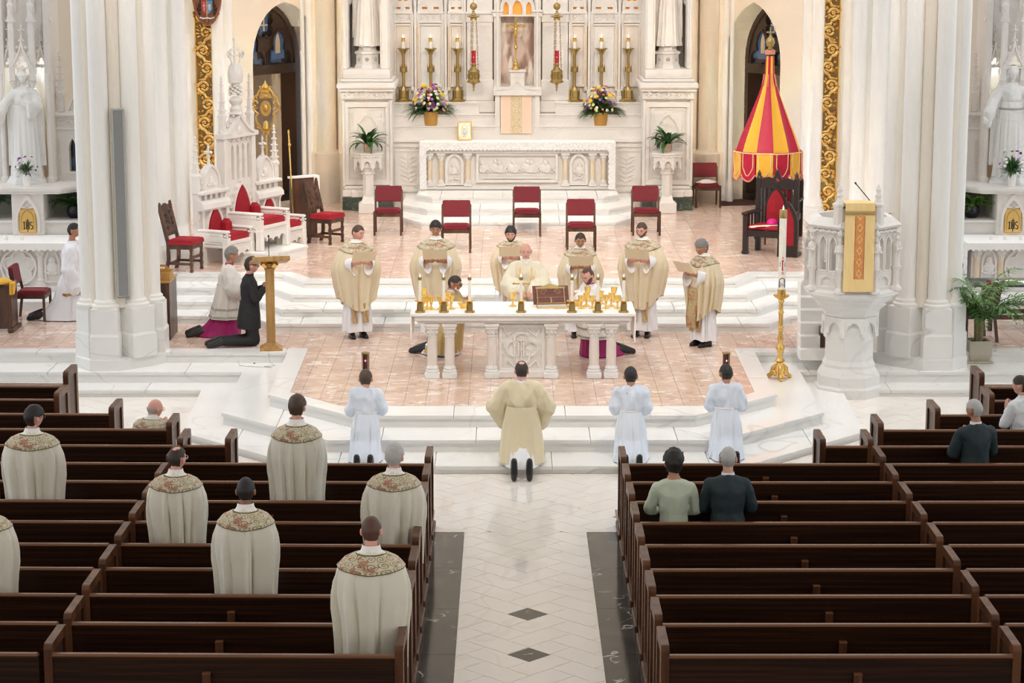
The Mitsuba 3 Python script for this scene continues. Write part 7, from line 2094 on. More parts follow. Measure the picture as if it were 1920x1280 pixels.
def body(J, s, turn, nod, seed, legs=True):
    P = []
    P += [capsule(J['pelvis'], 0.10 * s, J['waist'], 0.092 * s), capsule(J['waist'], 0.092 * s, J['chest'], 0.10 * s)]
    sh = [mir(J['shoulder'], t) * [0.92, 1, 1] - [0, 0, 0.028] for t in (-1, 1)]
    P.append(MF.batch_hull([sph(sh[0], 0.042 * s), sph(sh[1], 0.042 * s), sph(J['chest'], 0.10 * s)]))
    P.append(capsule(J['neck'] - [0, 0, .04], 0.062, J['neck'] + [0, 0.01, 0.05], 0.052))
    for t in (-1, 1):
        P += [capsule(mir(J['shoulder'], t) * [0.92, 1, 1] - [0, 0, 0.028], 0.042 * s, mir(J['elbow'], t), 0.030 * s), capsule(mir(J['elbow'], t), 0.030 * s, mir(J['wrist'], t), 0.028 * s)]
        P += [capsule(mir(J['hip'], t), 0.08 * s, mir(J['knee'], t), 0.050 * s), capsule(mir(J['knee'], t), 0.050 * s, mir(J['ankle'], t), 0.028 * s), capsule(mir(J['ankle'], t), 0.028, mir(J['toe'], t) * [1, .8, 1], 0.016)]
    v, f = soften(fuse(P), 0.05, 6)
    b = man_from(v, f)
    hm = head_matrix(J, turn, nod)
    neck_top = (hm @ [0, -0.02, -0.075, 1])[:3]
    hd, pl, curl = J['hand']
    parts = [b, HEADS[seed % 3].transform(hm[:3]), capsule(J['neck'], 0.055, neck_top, 0.050)]
    for t in (-1, 1):
        parts.append(placed_hand(mir(J['wrist'], t), mir(hd, t), mir(pl, t), t, curl))
    return arrs(fuse(parts)), hm


FOLD = np.random.default_rng(4)


def folds(th, ph, n=11, d=1.0):
    """Irregular hanging pleats round a garment."""
    rg = np.random.default_rng(int(ph * 1000) % 100003)
    out = -0.16 + 0.10 * np.sin(3 * th + ph)
    for k in range(int(n * 1.6)):
        c, w, a = (k + rg.uniform(-.4, .4)) * 2 * PI / int(n * 1.6), rg.uniform(.055, .14), rg.uniform(.35, 1.0)
        x = (th - c - rg.uniform(-.12, .12) * d + PI) % (2 * PI) - PI
        out = out + a * (np.exp(-(x / w) ** 2) - 0.75 * np.exp(-((x - 1.5 * w) / (0.42 * w)) ** 2))
    return out


def shell(prof, lean=0.0, hem=lambda th: 0.0, t0=0.0, t1=1.0, amp=0.03, ph=0.0, nfold=11, rows=26, n=96, off=0.0, start_z=None, thick=True, pw=2.3):
    """A draped garment from a profile of (z, half width, front depth, back depth, centre y), top first. hem(th) lifts the lower edge."""
    P = np.array(prof, float)
    z = P[:, 0]
    th = np.linspace(0, 2 * PI, n, endpoint=False)
    c, s_ = np.cos(th), np.sin(th)
    rings, uv = [], []
    zt = z[0] if start_z is None else start_z
    for k in range(rows + 1):
        t = t0 + (t1 - t0) * k / rows
        zb = z[-1] + hem(th)
        zz_ = zt + (zb - zt) * t + 0 * th
        get = lambda i: np.interp(-zz_, -z, P[:, i])
        a, bf, bb, cy = get(1), get(2), get(3), get(4)
        b = np.where(s_ > 0, bf, bb)
        k_ = (np.abs(c) ** pw + np.abs(s_) ** pw) ** (-1 / pw)
        d = np.clip((zt - zz_) / max(1e-6, zt - z[-1]), 0, 1)
        fo = amp * 0.27 * folds(th, ph, nfold, float(np.mean(d))) * np.clip((d - 0.12) * 3.2, 0, 1.1)
        rings.append(np.stack([((a + off) * k_ + fo) * c, cy + ((b + off) * k_ + fo * 1.15) * s_, zz_], 1))
        uv.append(np.stack([th / (2 * PI), np.full(n, 1 - k / rows)], 1))
    R, U = np.array(rings), np.array(uv)
    # close the seam for the texture, add an inner side
    R = np.concatenate([R, R[:, :1]], 1); U = np.concatenate([U, U[:, :1] + [1, 0]], 1)
    n1 = n + 1
    F = np.array([[k * n1 + i, k * n1 + i + 1, (k + 1) * n1 + i + 1, (k + 1) * n1 + i] for k in range(rows) for i in range(n)])
    return (R.reshape(-1, 3), F), U.reshape(-1, 2)


def sleeve(J, t, r0, r1, r2, hang=0.0, reach=1.0):
    """A sleeve from shoulder over the elbow to the wrist, as hulls; hang drops the cuff."""
    sh, e, w = mir(J['shoulder'], t), mir(J['elbow'], t), mir(J['wrist'], t)
    w = e + (w - e) * reach
    return [capsule(sh, r0, e, r1), MF.batch_hull([sph(e, r1), sph(w, r2), sph(w - np.array([0, 0.02, hang]), r2 * 0.9)])]


def cuff(J, t, r, length=0.6, flare=1.35, droop=0.04):
    """An open forearm sleeve as a thin cone."""
    e, w = mir(J['elbow'], t), mir(J['wrist'], t)
    p = [e + (w - e) * u_ for u_ in (1 - length, 0.75, 0.95)]
    p[2] = p[2] - np.array([0, 0, droop * .3]); 
    m = M(); 
    d = (w - e) / np.linalg.norm(w - e)
    a = np.cross(d, [0, 0, 1]); a /= np.linalg.norm(a); b = np.cross(a, d)
    R = []
    for k, (q_, rr, dr_) in enumerate(zip(p, (r * .8, r * 1.05, r * flare), (0, droop * .5, droop))):
        R.append([q_ + a * rr * math.cos(x) * .8 + (b * rr * math.sin(x)) * (1.0) - np.array([0, 0, dr_]) * (0.5 - 0.5 * math.sin(x)) for x in np.linspace(0, 2 * PI, 20, endpoint=False)])
    return m.loft(R, cap=False)


def shoes(root, J, pose, xf, mt='leather', foot=None):
    for t in (-1, 1):
        if pose == 'stand':
            a = mir(J['ankle'], t)
            m = MF.batch_hull([sph((a[0], -0.055, 0.035), 0.036), sph((a[0] * 1.1, 0.08, 0.030), 0.042), sph((a[0] * 1.18, 0.15, 0.025), 0.034), sph((a[0], -0.03, 0.10), 0.045)])
            so = MF.batch_hull([MF.cylinder(0.014, 0.040, -1, 12).translate([float(a[0]), -0.055, 0.0]), MF.cylinder(0.014, 0.046, -1, 12).translate([float(a[0] * 1.1), 0.085, 0.0]), MF.cylinder(0.014, 0.038, -1, 12).translate([float(a[0] * 1.18), 0.15, 0.0])])
            m = m.trim_by_plane([0, 0, 1], 0.0)
        else:
            a = mir(J['ankle'], t); y0, dz = (a[1], 0.0) if foot is None else foot
            if foot is None:
                m = MF.batch_hull([sph((a[0], y0 + .02, .085), .044), sph((a[0], y0 - .04, .09), .045), sph((a[0], y0 - .16, .05), .042), sph((a[0], y0 - .25, .032), .03)])
                so = MF.batch_hull([sph((a[0], y0 - .055, .125), .030), sph((a[0], y0 - .16, .082), .034), sph((a[0], y0 - .25, .052), .025)])
            else: m = MF.batch_hull([sph((a[0], y0 - 0.03, 0.245 + dz), 0.036), sph((a[0], y0 - 0.055, 0.09 + dz), 0.044), sph((a[0], y0 - 0.045, 0.035 + dz), 0.036), sph((a[0], y0 + 0.03, 0.20 + dz), 0.042)])
            if foot is not None: so = MF.batch_hull([sph((a[0], y0 - 0.062, 0.255 + dz), 0.032), sph((a[0], y0 - 0.088, 0.10 + dz), 0.036), sph((a[0], y0 - 0.075, 0.035 + dz), 0.028), sph((a[0], y0 - .06, 0.18 + dz), .03)])
        k_ = put(root, 'shoe', arrs(m), mt, 40, xf)
        if True: put(k_, 'sole', arrs(so), 'black_plastic', 40, xf)


def face(root, hm, xf, hairc, glasses=None, lips=True):
    def P(m): return m.move(hm)
    for t in (-1, 1):
        e = put(root, 'eye', P(M().ball((t * 0.029, 0.078, 0.006), (0.012, 0.008, 0.0065), 8)), 'eye_white', 40, xf)
        put(e, 'iris', P(M().ball((t * 0.029, 0.0845, 0.003), (0.006, 0.003, 0.0055), 6)), 'hair_dark', 40, xf)
        put(root, 'eyebrow', P(M().tube([(t * 0.014, 0.092, 0.024), (t * 0.03, 0.091, 0.030), (t * 0.048, 0.078, 0.023)], (.004, .005, .003), 5)), hairc, 40, xf)
    if lips: put(root, 'lips', P(M().ball((0, 0.086, -0.056), (0.022, 0.008, 0.006), 8)), 'lips', 40, xf)
    if glasses: eyeglasses(root, hm, xf, glasses)


def eyeglasses(root, hm, xf, mt):
    m = M()
    for t in (-1, 1):
        m.tube([(t * 0.031 + 0.024 * math.cos(a), 0.104, 0.004 + 0.018 * math.sin(a)) for a in np.linspace(0, 2 * PI, 12, endpoint=False)], 0.0028, 5, closed=True)
        m.tube([(t * 0.055, 0.103, 0.010), (t * 0.078, 0.06, 0.010), (t * 0.083, -0.01, 0.004)], 0.0026, 5)
    put(root, 'glasses', m.tube([(-0.008, 0.104, 0.008), (0.008, 0.104, 0.008)], 0.0026, 5).move(hm), mt, xf=xf)


CHAS = [(0.862, .066, .070, .070, .005), (0.845, .082, .085, .085, .0), (0.835, .150, .10, .105, .0), (0.818, .212, .118, .13, .0), (0.785, .268, .145, .155, .0), (0.72, .315, .18, .175, .0), (0.66, .352, .215, .185, .0), (0.60, .362, .225, .185, .0), (0.54, .340, .215, .18, .0), (0.45, .312, .205, .18, .0), (0.36, .275, .205, .18, .0), (0.24, .238, .215, .18, .0)]
CHAS_BACK = [(0.862, .066, .070, .070, .005), (0.845, .088, .088, .088, .0), (0.835, .165, .105, .11, .0), (0.820, .232, .122, .135, .0), (0.785, .298, .15, .165, .0), (0.72, .338, .18, .18, .0), (0.66, .346, .20, .185, .0), (0.60, .336, .20, .18, .0), (0.54, .318, .19, .175, .0), (0.45, .304, .175, .17, .0), (0.36, .296, .17, .165, .0), (0.26, .290, .165, .16, .0)]


def scale_prof(p, H, dz=0.0, wide=1.0, deep=1.0, lean=0.0, z0=0.0):
    s = H / 1.75
    return [(z * H + dz, a * s * wide, f * s * deep, b * s * deep, c * s + max(0.0, (z - z0)) * H * lean) for z, a, f, b, c in p]


def yoke_on(root, prof, xf, ph, H, dz=0.0, amp=0.015, front_low=0.0):
    """The patterned yoke over the shoulders, with dark green borders and a collar."""
    zt, zb = prof[1][0] - 0.004, (0.742 if front_low else 0.757) * H + dz
    P2 = [q_ for q_ in prof if q_[0] >= zb - 0.16] 
    P2 = P2[:-1] + [(zb,) + tuple(float(np.interp(-zb, [-q_[0] for q_ in prof], [q_[i] for q_ in prof])) for i in range(1, 5))] if P2[-1][0] > zb else [q_ for q_ in P2 if q_[0] > zb] + [(zb,) + tuple(float(np.interp(-zb, [-q_[0] for q_ in prof], [q_[i] for q_ in prof])) for i in range(1, 5))]
    hem = lambda th: (0.075 if front_low else 0.045) * np.abs(np.cos(th)) ** 1.5
    m, uv = shell(P2, hem=hem, amp=amp, ph=ph, off=0.007, rows=16, start_z=zt)
    put(root, 'yoke', m, 'yoke', True, xf, uv=uv)
    zc0 = prof[1][0]
    s = H / 1.75
    col, _ = shell([(zc0 + 0.055 * s, .070 * s, .072 * s, .066 * s, prof[0][4] + .008), (zc0 + 0.02 * s, .078 * s, .080 * s, .076 * s, prof[1][4] + .004), (zc0 - 0.012 * s, .098 * s, .100 * s, .096 * s, prof[1][4]), (zc0 - .03 * s, .13 * s, .105 * s, .103 * s, prof[1][4])], amp=0.01, rows=6, n=40, pw=2.0)
    put(root, 'collar', col, 'linen', True, xf)


def person(label, px, py, y, z0, rot, pose, arms, outfit, skin='skin_light', hair='hair_dark', style='short', turn=0, nod=0, seed=0, H=None, group=None, glasses=None, beard=None, front=False, lean=0.0, wide=1.0, foot=None, cat='person', hem_low=0.0, dx=0.0, xtra=None):
    root = thing('person', label, cat, group)
    p = at(px, py, y)
    ztop = float(p[2])
    cos_n = 0.0
    if H is None: H = (ztop - z0) if pose == 'stand' else (ztop - z0 - 0.06) / 0.725
    H = H - 0.012
    J, sh, s = skeleton(pose, H, arms, lean)
    if wide < 1: J['elbow'][0] *= wide * .97; J['shoulder'][0] *= wide
    xf = place(float(p[0]) + dx, y, z0, rot)
    (bv, bf), hm = body(J, s, turn, nod, seed)
    put(root, 'body', (bv, bf), skin, 35, xf)
    if style != 'bald':
        hv = hair_mesh(style, seed + 1)
        put(root, 'hair', xform(hv, hm), hair, 50, xf)
    if beard: put(root, 'beard', xform(beard_mesh(beard == 'full'), hm), hair if beard != 'grey' else 'hair_grey', 50, xf)
    if front: face(root, hm, xf, hair if style != 'bald' else 'hair_grey', glasses, beard != 'full')
    elif glasses: eyeglasses(root, hm, xf, glasses)
    ph = seed * 1.37 + 0.4
    dz = 0.0 if pose == 'stand' else sh - 0.815 * H
    L_ = math.tan(lean) if lean else 0.0
    o, col = outfit if isinstance(outfit, tuple) else (outfit, None)
    if o == 'chasuble':
        pr = scale_prof(CHAS if front else CHAS_BACK, H, dz, wide, 1.0, L_, 0.52)
        if pose != 'stand': pr = [q_ for q_ in pr if q_[0] > 0.12] + [(0.08, .33 * s, .16 * s, .34 * s, -.12)]
        lift = 0.20 if front else 0.05
        hem = lambda th: (lift * np.abs(np.cos(th)) ** 2 + (0.01 - hem_low if front else 0.03) + 0.012 * np.sin(4 * th + ph)) * H / 1.75
        m, uv = shell(pr, hem=hem, amp=0.20, ph=ph, nfold=6 + seed % 3, rows=40, n=160)
        put(root, 'chasuble', m, col or 'cream_cloth', True, xf, uv=uv)
        yoke_on(root, pr, xf, ph, H, dz, front_low=1.0 if front else 0.0)
        if pose == 'stand':
            al, uv = shell([(0.50 * H, .18 * s, .125 * s, .13 * s, 0), (0.25 * H, .20 * s, .145 * s, .145 * s, 0), (0.062 * H, .23 * s, .17 * s, .17 * s, 0)], amp=0.10, ph=ph + 1, nfold=8, rows=14, hem=lambda th: 0.008 * np.sin(5 * th))
            put(root, 'alb', al, 'alb_cloth', True, xf)
            shoes(root, J, pose, xf)
            if front:
                for t in (-1, 1): put(root, 'stole_end', M().box(t * .085 * s - .04, t * .085 * s + .04, .19 * s, .205 * s, .145 * H, .32 * H, .004), 'stole', xf=xf)
        for t in (-1, 1): put(root, 'sleeve', cuff(J, t, 0.085 * s, 0.62, 1.15, 0.07), 'alb_cloth', True, xf)
    elif o in ('alb', 'dalmatic', 'surplice', 'suit', 'cassock', 'dress', 'shirt', 'bishop'):
        wide_s = {'alb': (.085, .098, .080), 'dalmatic': (.105, .130, .125), 'surplice': (.10, .125, .12), 'suit': (.072, .066, .050), 'cassock': (.072, .066, .052), 'dress': (.064, .058, .05), 'shirt': (.070, .066, .052), 'bishop': (.095, .125, .12)}[o]
        T_ = {'alb': (.135, .165, .145), 'dalmatic': (.165, .19, .19), 'surplice': (.15, .18, .19), 'suit': (.135, .15, .145), 'cassock': (.135, .145, .14), 'dress': (.120, .135, .12), 'shirt': (.130, .145, .14), 'bishop': (.155, .185, .18)}[o]
        Ps = []
        for k_ in ('shoulder',): J[k_] = J[k_] * [0.87, 1, 1] - [0, 0, 0.040 * s]
        shl = [mir(J['shoulder'], t) for t in (-1, 1)]
        up_ = J['neck'] + [0, 0, -0.008]
        Ps.append(MF.batch_hull([sph(q_ + [0, 0, -0.005], wide_s[0] * s * .92) for q_ in shl] + [blob(J['chest'] + [0, 0, -.03], (T_[1] * s * 1.18, T_[0] * s, .12 * s)), blob(up_, (.10 * s, .08 * s, .045))]))
        zw = J['waist']
        Ps.append(MF.batch_hull([blob(J['chest'] + [0, 0, -.03], (T_[1] * s * 1.18, T_[0] * s, .12 * s)), blob(zw + [0, 0, .02], (T_[1] * s * 1.06, T_[2] * s * .92, .07 * s))]))
        if o in ('suit', 'cassock', 'shirt', 'dress'): Ps.append(MF.batch_hull([blob(zw + [0, 0, .03], (T_[1] * s * 1.02, T_[2] * s * .88, .07 * s)), blob(J['pelvis'] + [0, -0.01, -.04 if o != 'shirt' else .04], (T_[1] * s * 1.14, T_[2] * s * 1.10, .08 * s))]))
        for t in (-1, 1): Ps += sleeve(J, t, *[w * s for w in wide_s], hang={'alb': .05, 'dalmatic': .16, 'surplice': .12, 'bishop': .12}.get(o, 0.0), reach={'alb': .92, 'dalmatic': .80, 'surplice': .85, 'bishop': .80, 'dress': .5}.get(o, .93))
        gm = soften(fuse(Ps), 0.028, 7, {'alb': .075, 'dalmatic': .075, 'surplice': .070, 'suit': .035, 'cassock': .030, 'dress': .030, 'shirt': .05, 'bishop': .075}[o], (10, 10, 4.0), seed)
        nm = {'alb': 'alb', 'dalmatic': 'dalmatic', 'surplice': 'surplice', 'suit': 'jacket', 'cassock': 'jacket', 'dress': 'dress', 'shirt': 'shirt', 'bishop': 'chasuble'}[o]
        mt = col or {'alb': 'alb_cloth', 'dalmatic': 'beige_cloth', 'surplice': 'surplice', 'suit': 'suit_cloth', 'cassock': 'black_cloth', 'dress': 'dress', 'shirt': 'white_shirt', 'bishop': 'ivory_cloth'}[o]
        put(root, nm, gm, mt, True, xf)
        cl_, _ = shell([(J['neck'][2] + .052 * s, .060 * s, .062 * s, .060 * s, J['neck'][1] + .016), (J['neck'][2] + .015 * s, .068 * s, .070 * s, .067 * s, J['neck'][1] + .006), (J['neck'][2] - .012, .088 * s, .08 * s, .08 * s, J['neck'][1])], amp=0, rows=5, n=32, pw=2)
        put(root, 'collar', cl_, {'surplice': 'magenta', 'suit': 'white_shirt', 'dress': skin, 'alb': mt, 'dalmatic': 'alb_blue', 'cassock': 'black_cloth', 'bishop': 'linen', 'shirt': 'white_shirt'}[o], True, xf)
        hz = J['hip'][2]
        zw_ = float(zw[2])
        kneel = [(zw_ + .01, T_[1] * s * 1.0, T_[2] * s * .88, T_[2] * s * .88, L_ * .1), (hz, .205 * s, .17 * s, .19 * s, -.02), (hz * .62, .215 * s, .17 * s, .22 * s, -.04), (.20, .225 * s, .185 * s, .30 * s, -.05), (.09, .235 * s, .20 * s, .42 * s, -.05), (.012, .255 * s, .20 * s, .47 * s, -.05)]
        stand_ = [(zw_ + .01, T_[1] * s, T_[2] * s * .9, T_[2] * s * .9, L_ * .1), (.50 * H, .21 * s, .17 * s, .17 * s, 0), (.25 * H, .22 * s, .175 * s, .175 * s, 0), (.05 * H, .25 * s, .19 * s, .19 * s, 0)]
        pr = stand_ if pose == 'stand' else kneel
        if o in ('alb',):
            m, _ = shell(pr, amp=.085, ph=ph, nfold=6, rows=22, n=84); put(root, 'alb_skirt', m, mt, True, xf)
            put(root, 'cincture', M().tube([(T_[1] * s * 1.02 * math.cos(a), T_[2] * s * .92 * math.sin(a) + L_ * .1, zw_ + .008) for a in np.linspace(0, 2 * PI, 30, endpoint=False)], .012, 6, closed=True).tube([(-.15 * s, -.10, zw_), (-.17 * s, -.14, zw_ - .25), (-.21 * s, -.17, .12), (-.26 * s, -.22, .03)], .009, 5), 'linen', xf=xf)
        elif o == 'dalmatic':
            d_ = [(zw_ + .06, T_[1] * s * 1.08, T_[2] * s, T_[2] * s, 0), (hz, .245 * s * wide, .18 * s * wide, .21 * s, -.02), (.25, .275 * s * wide, .17 * s * wide, .27 * s, -.04), (.05, .30 * s * wide, .16 * s * wide, .40 * s, -.05)]
            m, _ = shell(d_, amp=.07, ph=ph, nfold=7, rows=20, n=84, hem=lambda th: .008 * np.sin(3 * th)); put(root, 'dalmatic_skirt', m, mt, True, xf)
            m, _ = shell(kneel[2:], amp=.07, ph=ph + 2, nfold=7, rows=12, n=72, hem=lambda th: 0 * th); put(root, 'alb', m, 'alb_cloth', True, xf)
        elif o == 'surplice':
            sp_ = [(zw_ + .08, T_[1] * s * 1.06, T_[2] * s * .95, T_[2] * s * .95, 0), (hz, .25 * s, .21 * s, .22 * s, -.02), (.28, .285 * s, .23 * s, .27 * s, -.04)]
            m, uv = shell(sp_, amp=.07, ph=ph, nfold=10, rows=16, n=84); put(root, 'surplice_skirt', m, mt, True, xf)
            for zz_ in (.30, .42):
                bnd, _ = shell([(zz_ + .028, *[float(np.interp(-(zz_ + .028), [-q_[0] for q_ in sp_], [q_[i] for q_ in sp_])) for i in (1, 2, 3, 4)]), (zz_, *[float(np.interp(-zz_, [-q_[0] for q_ in sp_], [q_[i] for q_ in sp_])) for i in (1, 2, 3, 4)])], amp=.045, ph=ph, nfold=10, rows=2, n=84, off=.010)
                put(root, 'lace_band', bnd, 'niche_grey', True, xf)
            m, _ = shell(kneel[1:], amp=.05, ph=ph + 1, nfold=6, rows=14, n=72); put(root, 'cassock', m, 'magenta', True, xf)
        elif o == 'cassock':
            k2 = [(zw_ - .02, T_[1] * s * 1.08, T_[2] * s, T_[2] * s, 0), (hz - .10, .20 * s, .165 * s, .175 * s, -.01), (hz - .22, .205 * s, .165 * s, .18 * s, -.01)]
            m, _ = shell(k2, amp=.02, ph=ph, rows=8, n=48); put(root, 'jacket_skirt', m, mt, True, xf)
            Pt = []
            for t in (-1, 1): Pt += [capsule(mir(J['hip'], t), .11 * s, mir(J['knee'], t) + [0, 0, .02], .080 * s), capsule(mir(J['knee'], t) + [0, 0, .02], .078 * s, mir(J['ankle'], t), .062 * s)]
            put(root, 'trousers', soften(fuse(Pt), .04, 5, .01, (9, 9, 9), seed), mt, True, xf)
        elif o == 'bishop':
            m, _ = shell([(zw_ + .10, T_[1] * s * 1.12, T_[2] * s, T_[2] * s, 0), (.45 * H, .30 * s, .21 * s, .21 * s, 0), (.26 * H, .30 * s, .20 * s, .20 * s, 0)], amp=.06, ph=ph, rows=18, n=84); put(root, 'chasuble_skirt', m, mt, True, xf)
            m, _ = shell(stand_[1:], amp=.06, ph=ph, rows=12, n=60); put(root, 'alb', m, 'alb_cloth', True, xf)
            for t in (-1, 1):
                put(root, 'gold_band', M().tube([(t * .085 * s, .135 * s + L_ * .26 * H + .02, sh - .02), (t * .09 * s, .185 * s + L_ * .18 * H, sh - .15), (t * .085 * s, .205 * s + L_ * .08 * H, sh - .33), (t * .08 * s, .22 * s, sh - .55)], .014, 5), 'gold_cloth', xf=xf)
            for t in (-1, 1): put(root, 'sleeve', cuff(J, t, .06 * s, .5, 1.1, .03), 'lace', True, xf)
        elif o in ('suit', 'shirt', 'dress'):
            Pt = []
            for t in (-1, 1): Pt += [capsule(mir(J['hip'], t), .12 * s, mir(J['knee'], t) + [0, 0, .02], .082 * s), capsule(mir(J['knee'], t) + [0, 0, .02], .080 * s, mir(J['ankle'], t), .062 * s)]
            put(root, 'trousers' if o != 'dress' else 'skirt', soften(fuse(Pt), .05, 4), 'suit_cloth' if o != 'dress' else 'dress', True, xf)
        shoes(root, J, pose, xf, foot=foot)
    return root, J, xf, hm, s


def leaflet(who, J, xf, s, label, rot=0, nod=28, w=.37, h=.23, shift=0.0):
    """An opened paper held between the hands."""
    t = thing('song_sheet', label, 'paper', 'cream song sheets held by the priests')
    c = (mir(J['wrist'], 1) + mir(J['wrist'], -1)) / 2 + np.array([shift, .075, .035])
    a = math.radians(nod)
    P = []
    for k in (0, 1):
        for u_ in np.linspace(-1, 1, 9):
            for v_ in (0, .5, 1):
                x = u_ * w / 2; fold = .035 * abs(u_)
                P.append((c[0] + x, c[1] + fold * .8 - v_ * h * math.sin(math.radians(40)) * -1.0 * .75 - .002 * k, c[2] + v_ * h * .72 + fold * .3 + .004 * math.sin(6 * u_)))
    F = [[k * 27 + i * 3 + j, k * 27 + i * 3 + j + 1, k * 27 + (i + 1) * 3 + j + 1, k * 27 + (i + 1) * 3 + j] for k in (0, 1) for i in range(8) for j in range(2)]
    put(t, None, (np.array(P), np.array(F)), 'paper', True, xf)


GB = None
# priests in the pews, seen from behind
BACKS = [
    (58, 760, 22.0, 'dark haired person with glasses in a cream chasuble, nearest the left picture edge', 'hair_black', 'full', -42, 'black_plastic', 1),
    (328, 836, 20.5, 'person with glasses and thinning dark hair in a cream chasuble, among the left pews', 'hair_dark', 'tonsure', -25, 'silver', 2),
    (459, 895, 18.9, 'person with very short black hair in a cream chasuble, middle of the left pews', 'hair_black', 'short', 0, None, 3),
    (555, 741, 22.05, 'brown haired person in a cream chasuble beside the platform corner, foremost of those standing', 'hair_brown', 'full', -12, None, 4),
    (738, 833, 20.5, 'silver haired person in a cream chasuble at the aisle end of a left pew', 'hair_silver', 'full', -8, None, 5),
    (695, 968, 17.42, 'person in a cream chasuble nearest the camera, short auburn hair, by the left aisle ends', 'hair_auburn', 'short', 0, None, 6),
]
WD = {1: .91, 2: .87, 3: .82, 4: .80, 5: .88, 6: .88}
for px, py, y, l, hc, st, tn, gl, sd in BACKS:
    person(l, px, py, y, 0.0, 0, 'stand', 'fold', ('chasuble', 'pale_cloth'), 'skin_pink' if hc != 'hair_black' or sd == 1 else 'skin_brown', hc, st, tn, 6, sd, glasses=gl, group='priests in cream chasubles among the left pews', wide=WD[sd])
person('person at the left picture edge in a cream chasuble, only one shoulder and side showing', -44, 905, 18.9, 0.0, 0, 'stand', 'fold', ('chasuble', 'pale_cloth'), 'skin_pink', 'hair_dark', 'short', 0, 5, 7)
person('bald person with glasses and praying hands, in a patterned chasuble between two front pews', 284, 747, 25.35, 0.02, -28, 'kneel', 'pray', ('chasuble', 'pale_cloth'), 'skin_pink', 'hair_silver', 'fringe', -18, 10, 8, glasses='gold')
# congregation
person('person with curly dark hair in a pale green dress in a right pew', 1264, 846, 21.3, 0.12, 0, 'kneel', 'lap', ('dress', None), 'skin_tan', 'hair_black', 'woman', 0, 6, 9)
person('person with grey hair in a dark suit, kneeling beside the pale green dress', 1366, 838, 21.3, 0.12, 0, 'kneel', 'lap', ('suit', None), 'skin_light', 'hair_silver', 'short', -6, 4, 10, wide=1.1)
person('grey haired person in a dark suit looking left, in the front right pews', 1832, 748, 23.7, 0.12, 12, 'kneel', 'pray', ('suit', None), 'skin_tan', 'hair_silver', 'short', 26, 4, 11)
person('dark haired person in a white shirt in the front pews at the right edge', 1921, 703, 25.3, 0.12, 25, 'kneel', 'pray', ('shirt', None), 'skin_light', 'hair_dark', 'short', 30, 8, 12)
# servers and deacon kneeling on the step, seen from behind
for px, py, l, hc, sd, tn, x_ in ((685, 692, 'leftmost', 'hair_brown', 13, 0, 'brown haired person'), (1183, 687, 'beside the right aisle', 'hair_black', 14, 0, 'black haired person'), (1363, 682, 'rightmost', 'hair_black', 15, 12, 'black haired person with glasses')):
    zz_ = Z1
    person(f'{x_} kneeling on the altar step in a white alb, {l}', px, py, 26.62 if px != 1363 else 26.78, zz_, 0, 'kneel', 'serve', ('alb', 'alb_blue'), 'skin_light' if px == 685 else 'skin_tan', hc, 'short', tn, 4, sd, glasses='black_plastic' if px == 1363 else None, group='servers in white albs kneeling on the step', foot=(-0.52, -0.10))
person('balding person in a wide beige dalmatic kneeling at the centre of the altar step', 978, 677, 26.45, Z1, 0, 'kneel', 'wide', ('dalmatic', None), 'skin_pink', 'hair_dark', 'tonsure', 0, 6, 16, foot=(-0.56, -0.10))
# the celebrant and those kneeling beside the altar
r = person('bald celebrant person in an ivory chasuble with gold bands, standing behind the altar table', 986, 468, 31.40, Z3, 180, 'stand', 'altar', ('bishop', None), 'skin_pink', 'hair_silver', 'bald', 0, 12, 17, front=True, lean=0.06, H=1.74)
rt, J, xf, hm, s = person('dark haired person in glasses and white mask kneeling behind the left of the altar table', 845, 514, 31.75, Z3, -108, 'kneel', 'pray', ('dalmatic', 'gold_lining'), 'skin_tan', 'hair_dark', 'short', 6, 16, 18, front=True, glasses='black_plastic', wide=1.25)
put(rt, 'face_mask', M().loft([[(x * k_, y - q_, z) for x, y, z in ((-.062, .05, -.03), (-.03, .088, -.015), (0, .122, -.012), (.03, .088, -.015), (.062, .05, -.03), (.055, .05, -.075), (0, .098, -.092), (-.055, .05, -.075))] for k_, q_ in ((1, .02), (1, 0))]).move(hm), 'alb_cloth', 40, xf)
person('bearded person in white surplice over magenta kneeling behind the right of the altar table', 1109, 498, 31.65, Z3, 112, 'kneel', 'pray', ('surplice', 'linen'), 'skin_pink', 'hair_auburn', 'receding', 24, 26, 19, front=True, beard='full', glasses='silver')
# concelebrants with song sheets
CON = [
    (667, 419, 33.14, Z3, 200, 'brown haired person in a cream chasuble standing left of the altar table, looking right', 'hair_brown', 'short', 'skin_pink', 34, 12, 20, None, None, 'left end of the row'),
    (817, 411, 33.0, Z3, 180, 'black haired person in a cream chasuble behind the left end of the altar table', 'hair_black', 'full', 'skin_tan', 0, 14, 21, None, None, 'dark haired person behind the left table end'),
    (958, 422, 34.0, Z3 + .125, 180, 'person with a black beard in a cream chasuble, directly behind the bald celebrant', 'hair_black', 'full', 'skin_light', -4, 12, 22, None, 'full', 'bearded person behind the celebrant'),
    (1088, 432, 33.2, Z3, 180, 'younger person with dark hair in a cream chasuble, behind the kneeling person on the right', 'hair_dark', 'short', 'skin_tan', 0, 18, 23, None, None, 'person behind the right kneeler'),
    (1206, 413, 33.22, Z3, 165, 'person with a short brown beard in a cream chasuble, standing right of the altar table', 'hair_brown', 'short', 'skin_pink', -10, 16, 24, None, 'full', 'person right of the altar table'),
    (1322, 446, 32.43, Z3, 128, 'moustached person with glasses in a cream chasuble with broad gold band, facing left', 'hair_grey', 'full', 'skin_tan', -8, 16, 25, 'silver', 'moustache', 'moustached person facing left'),
]
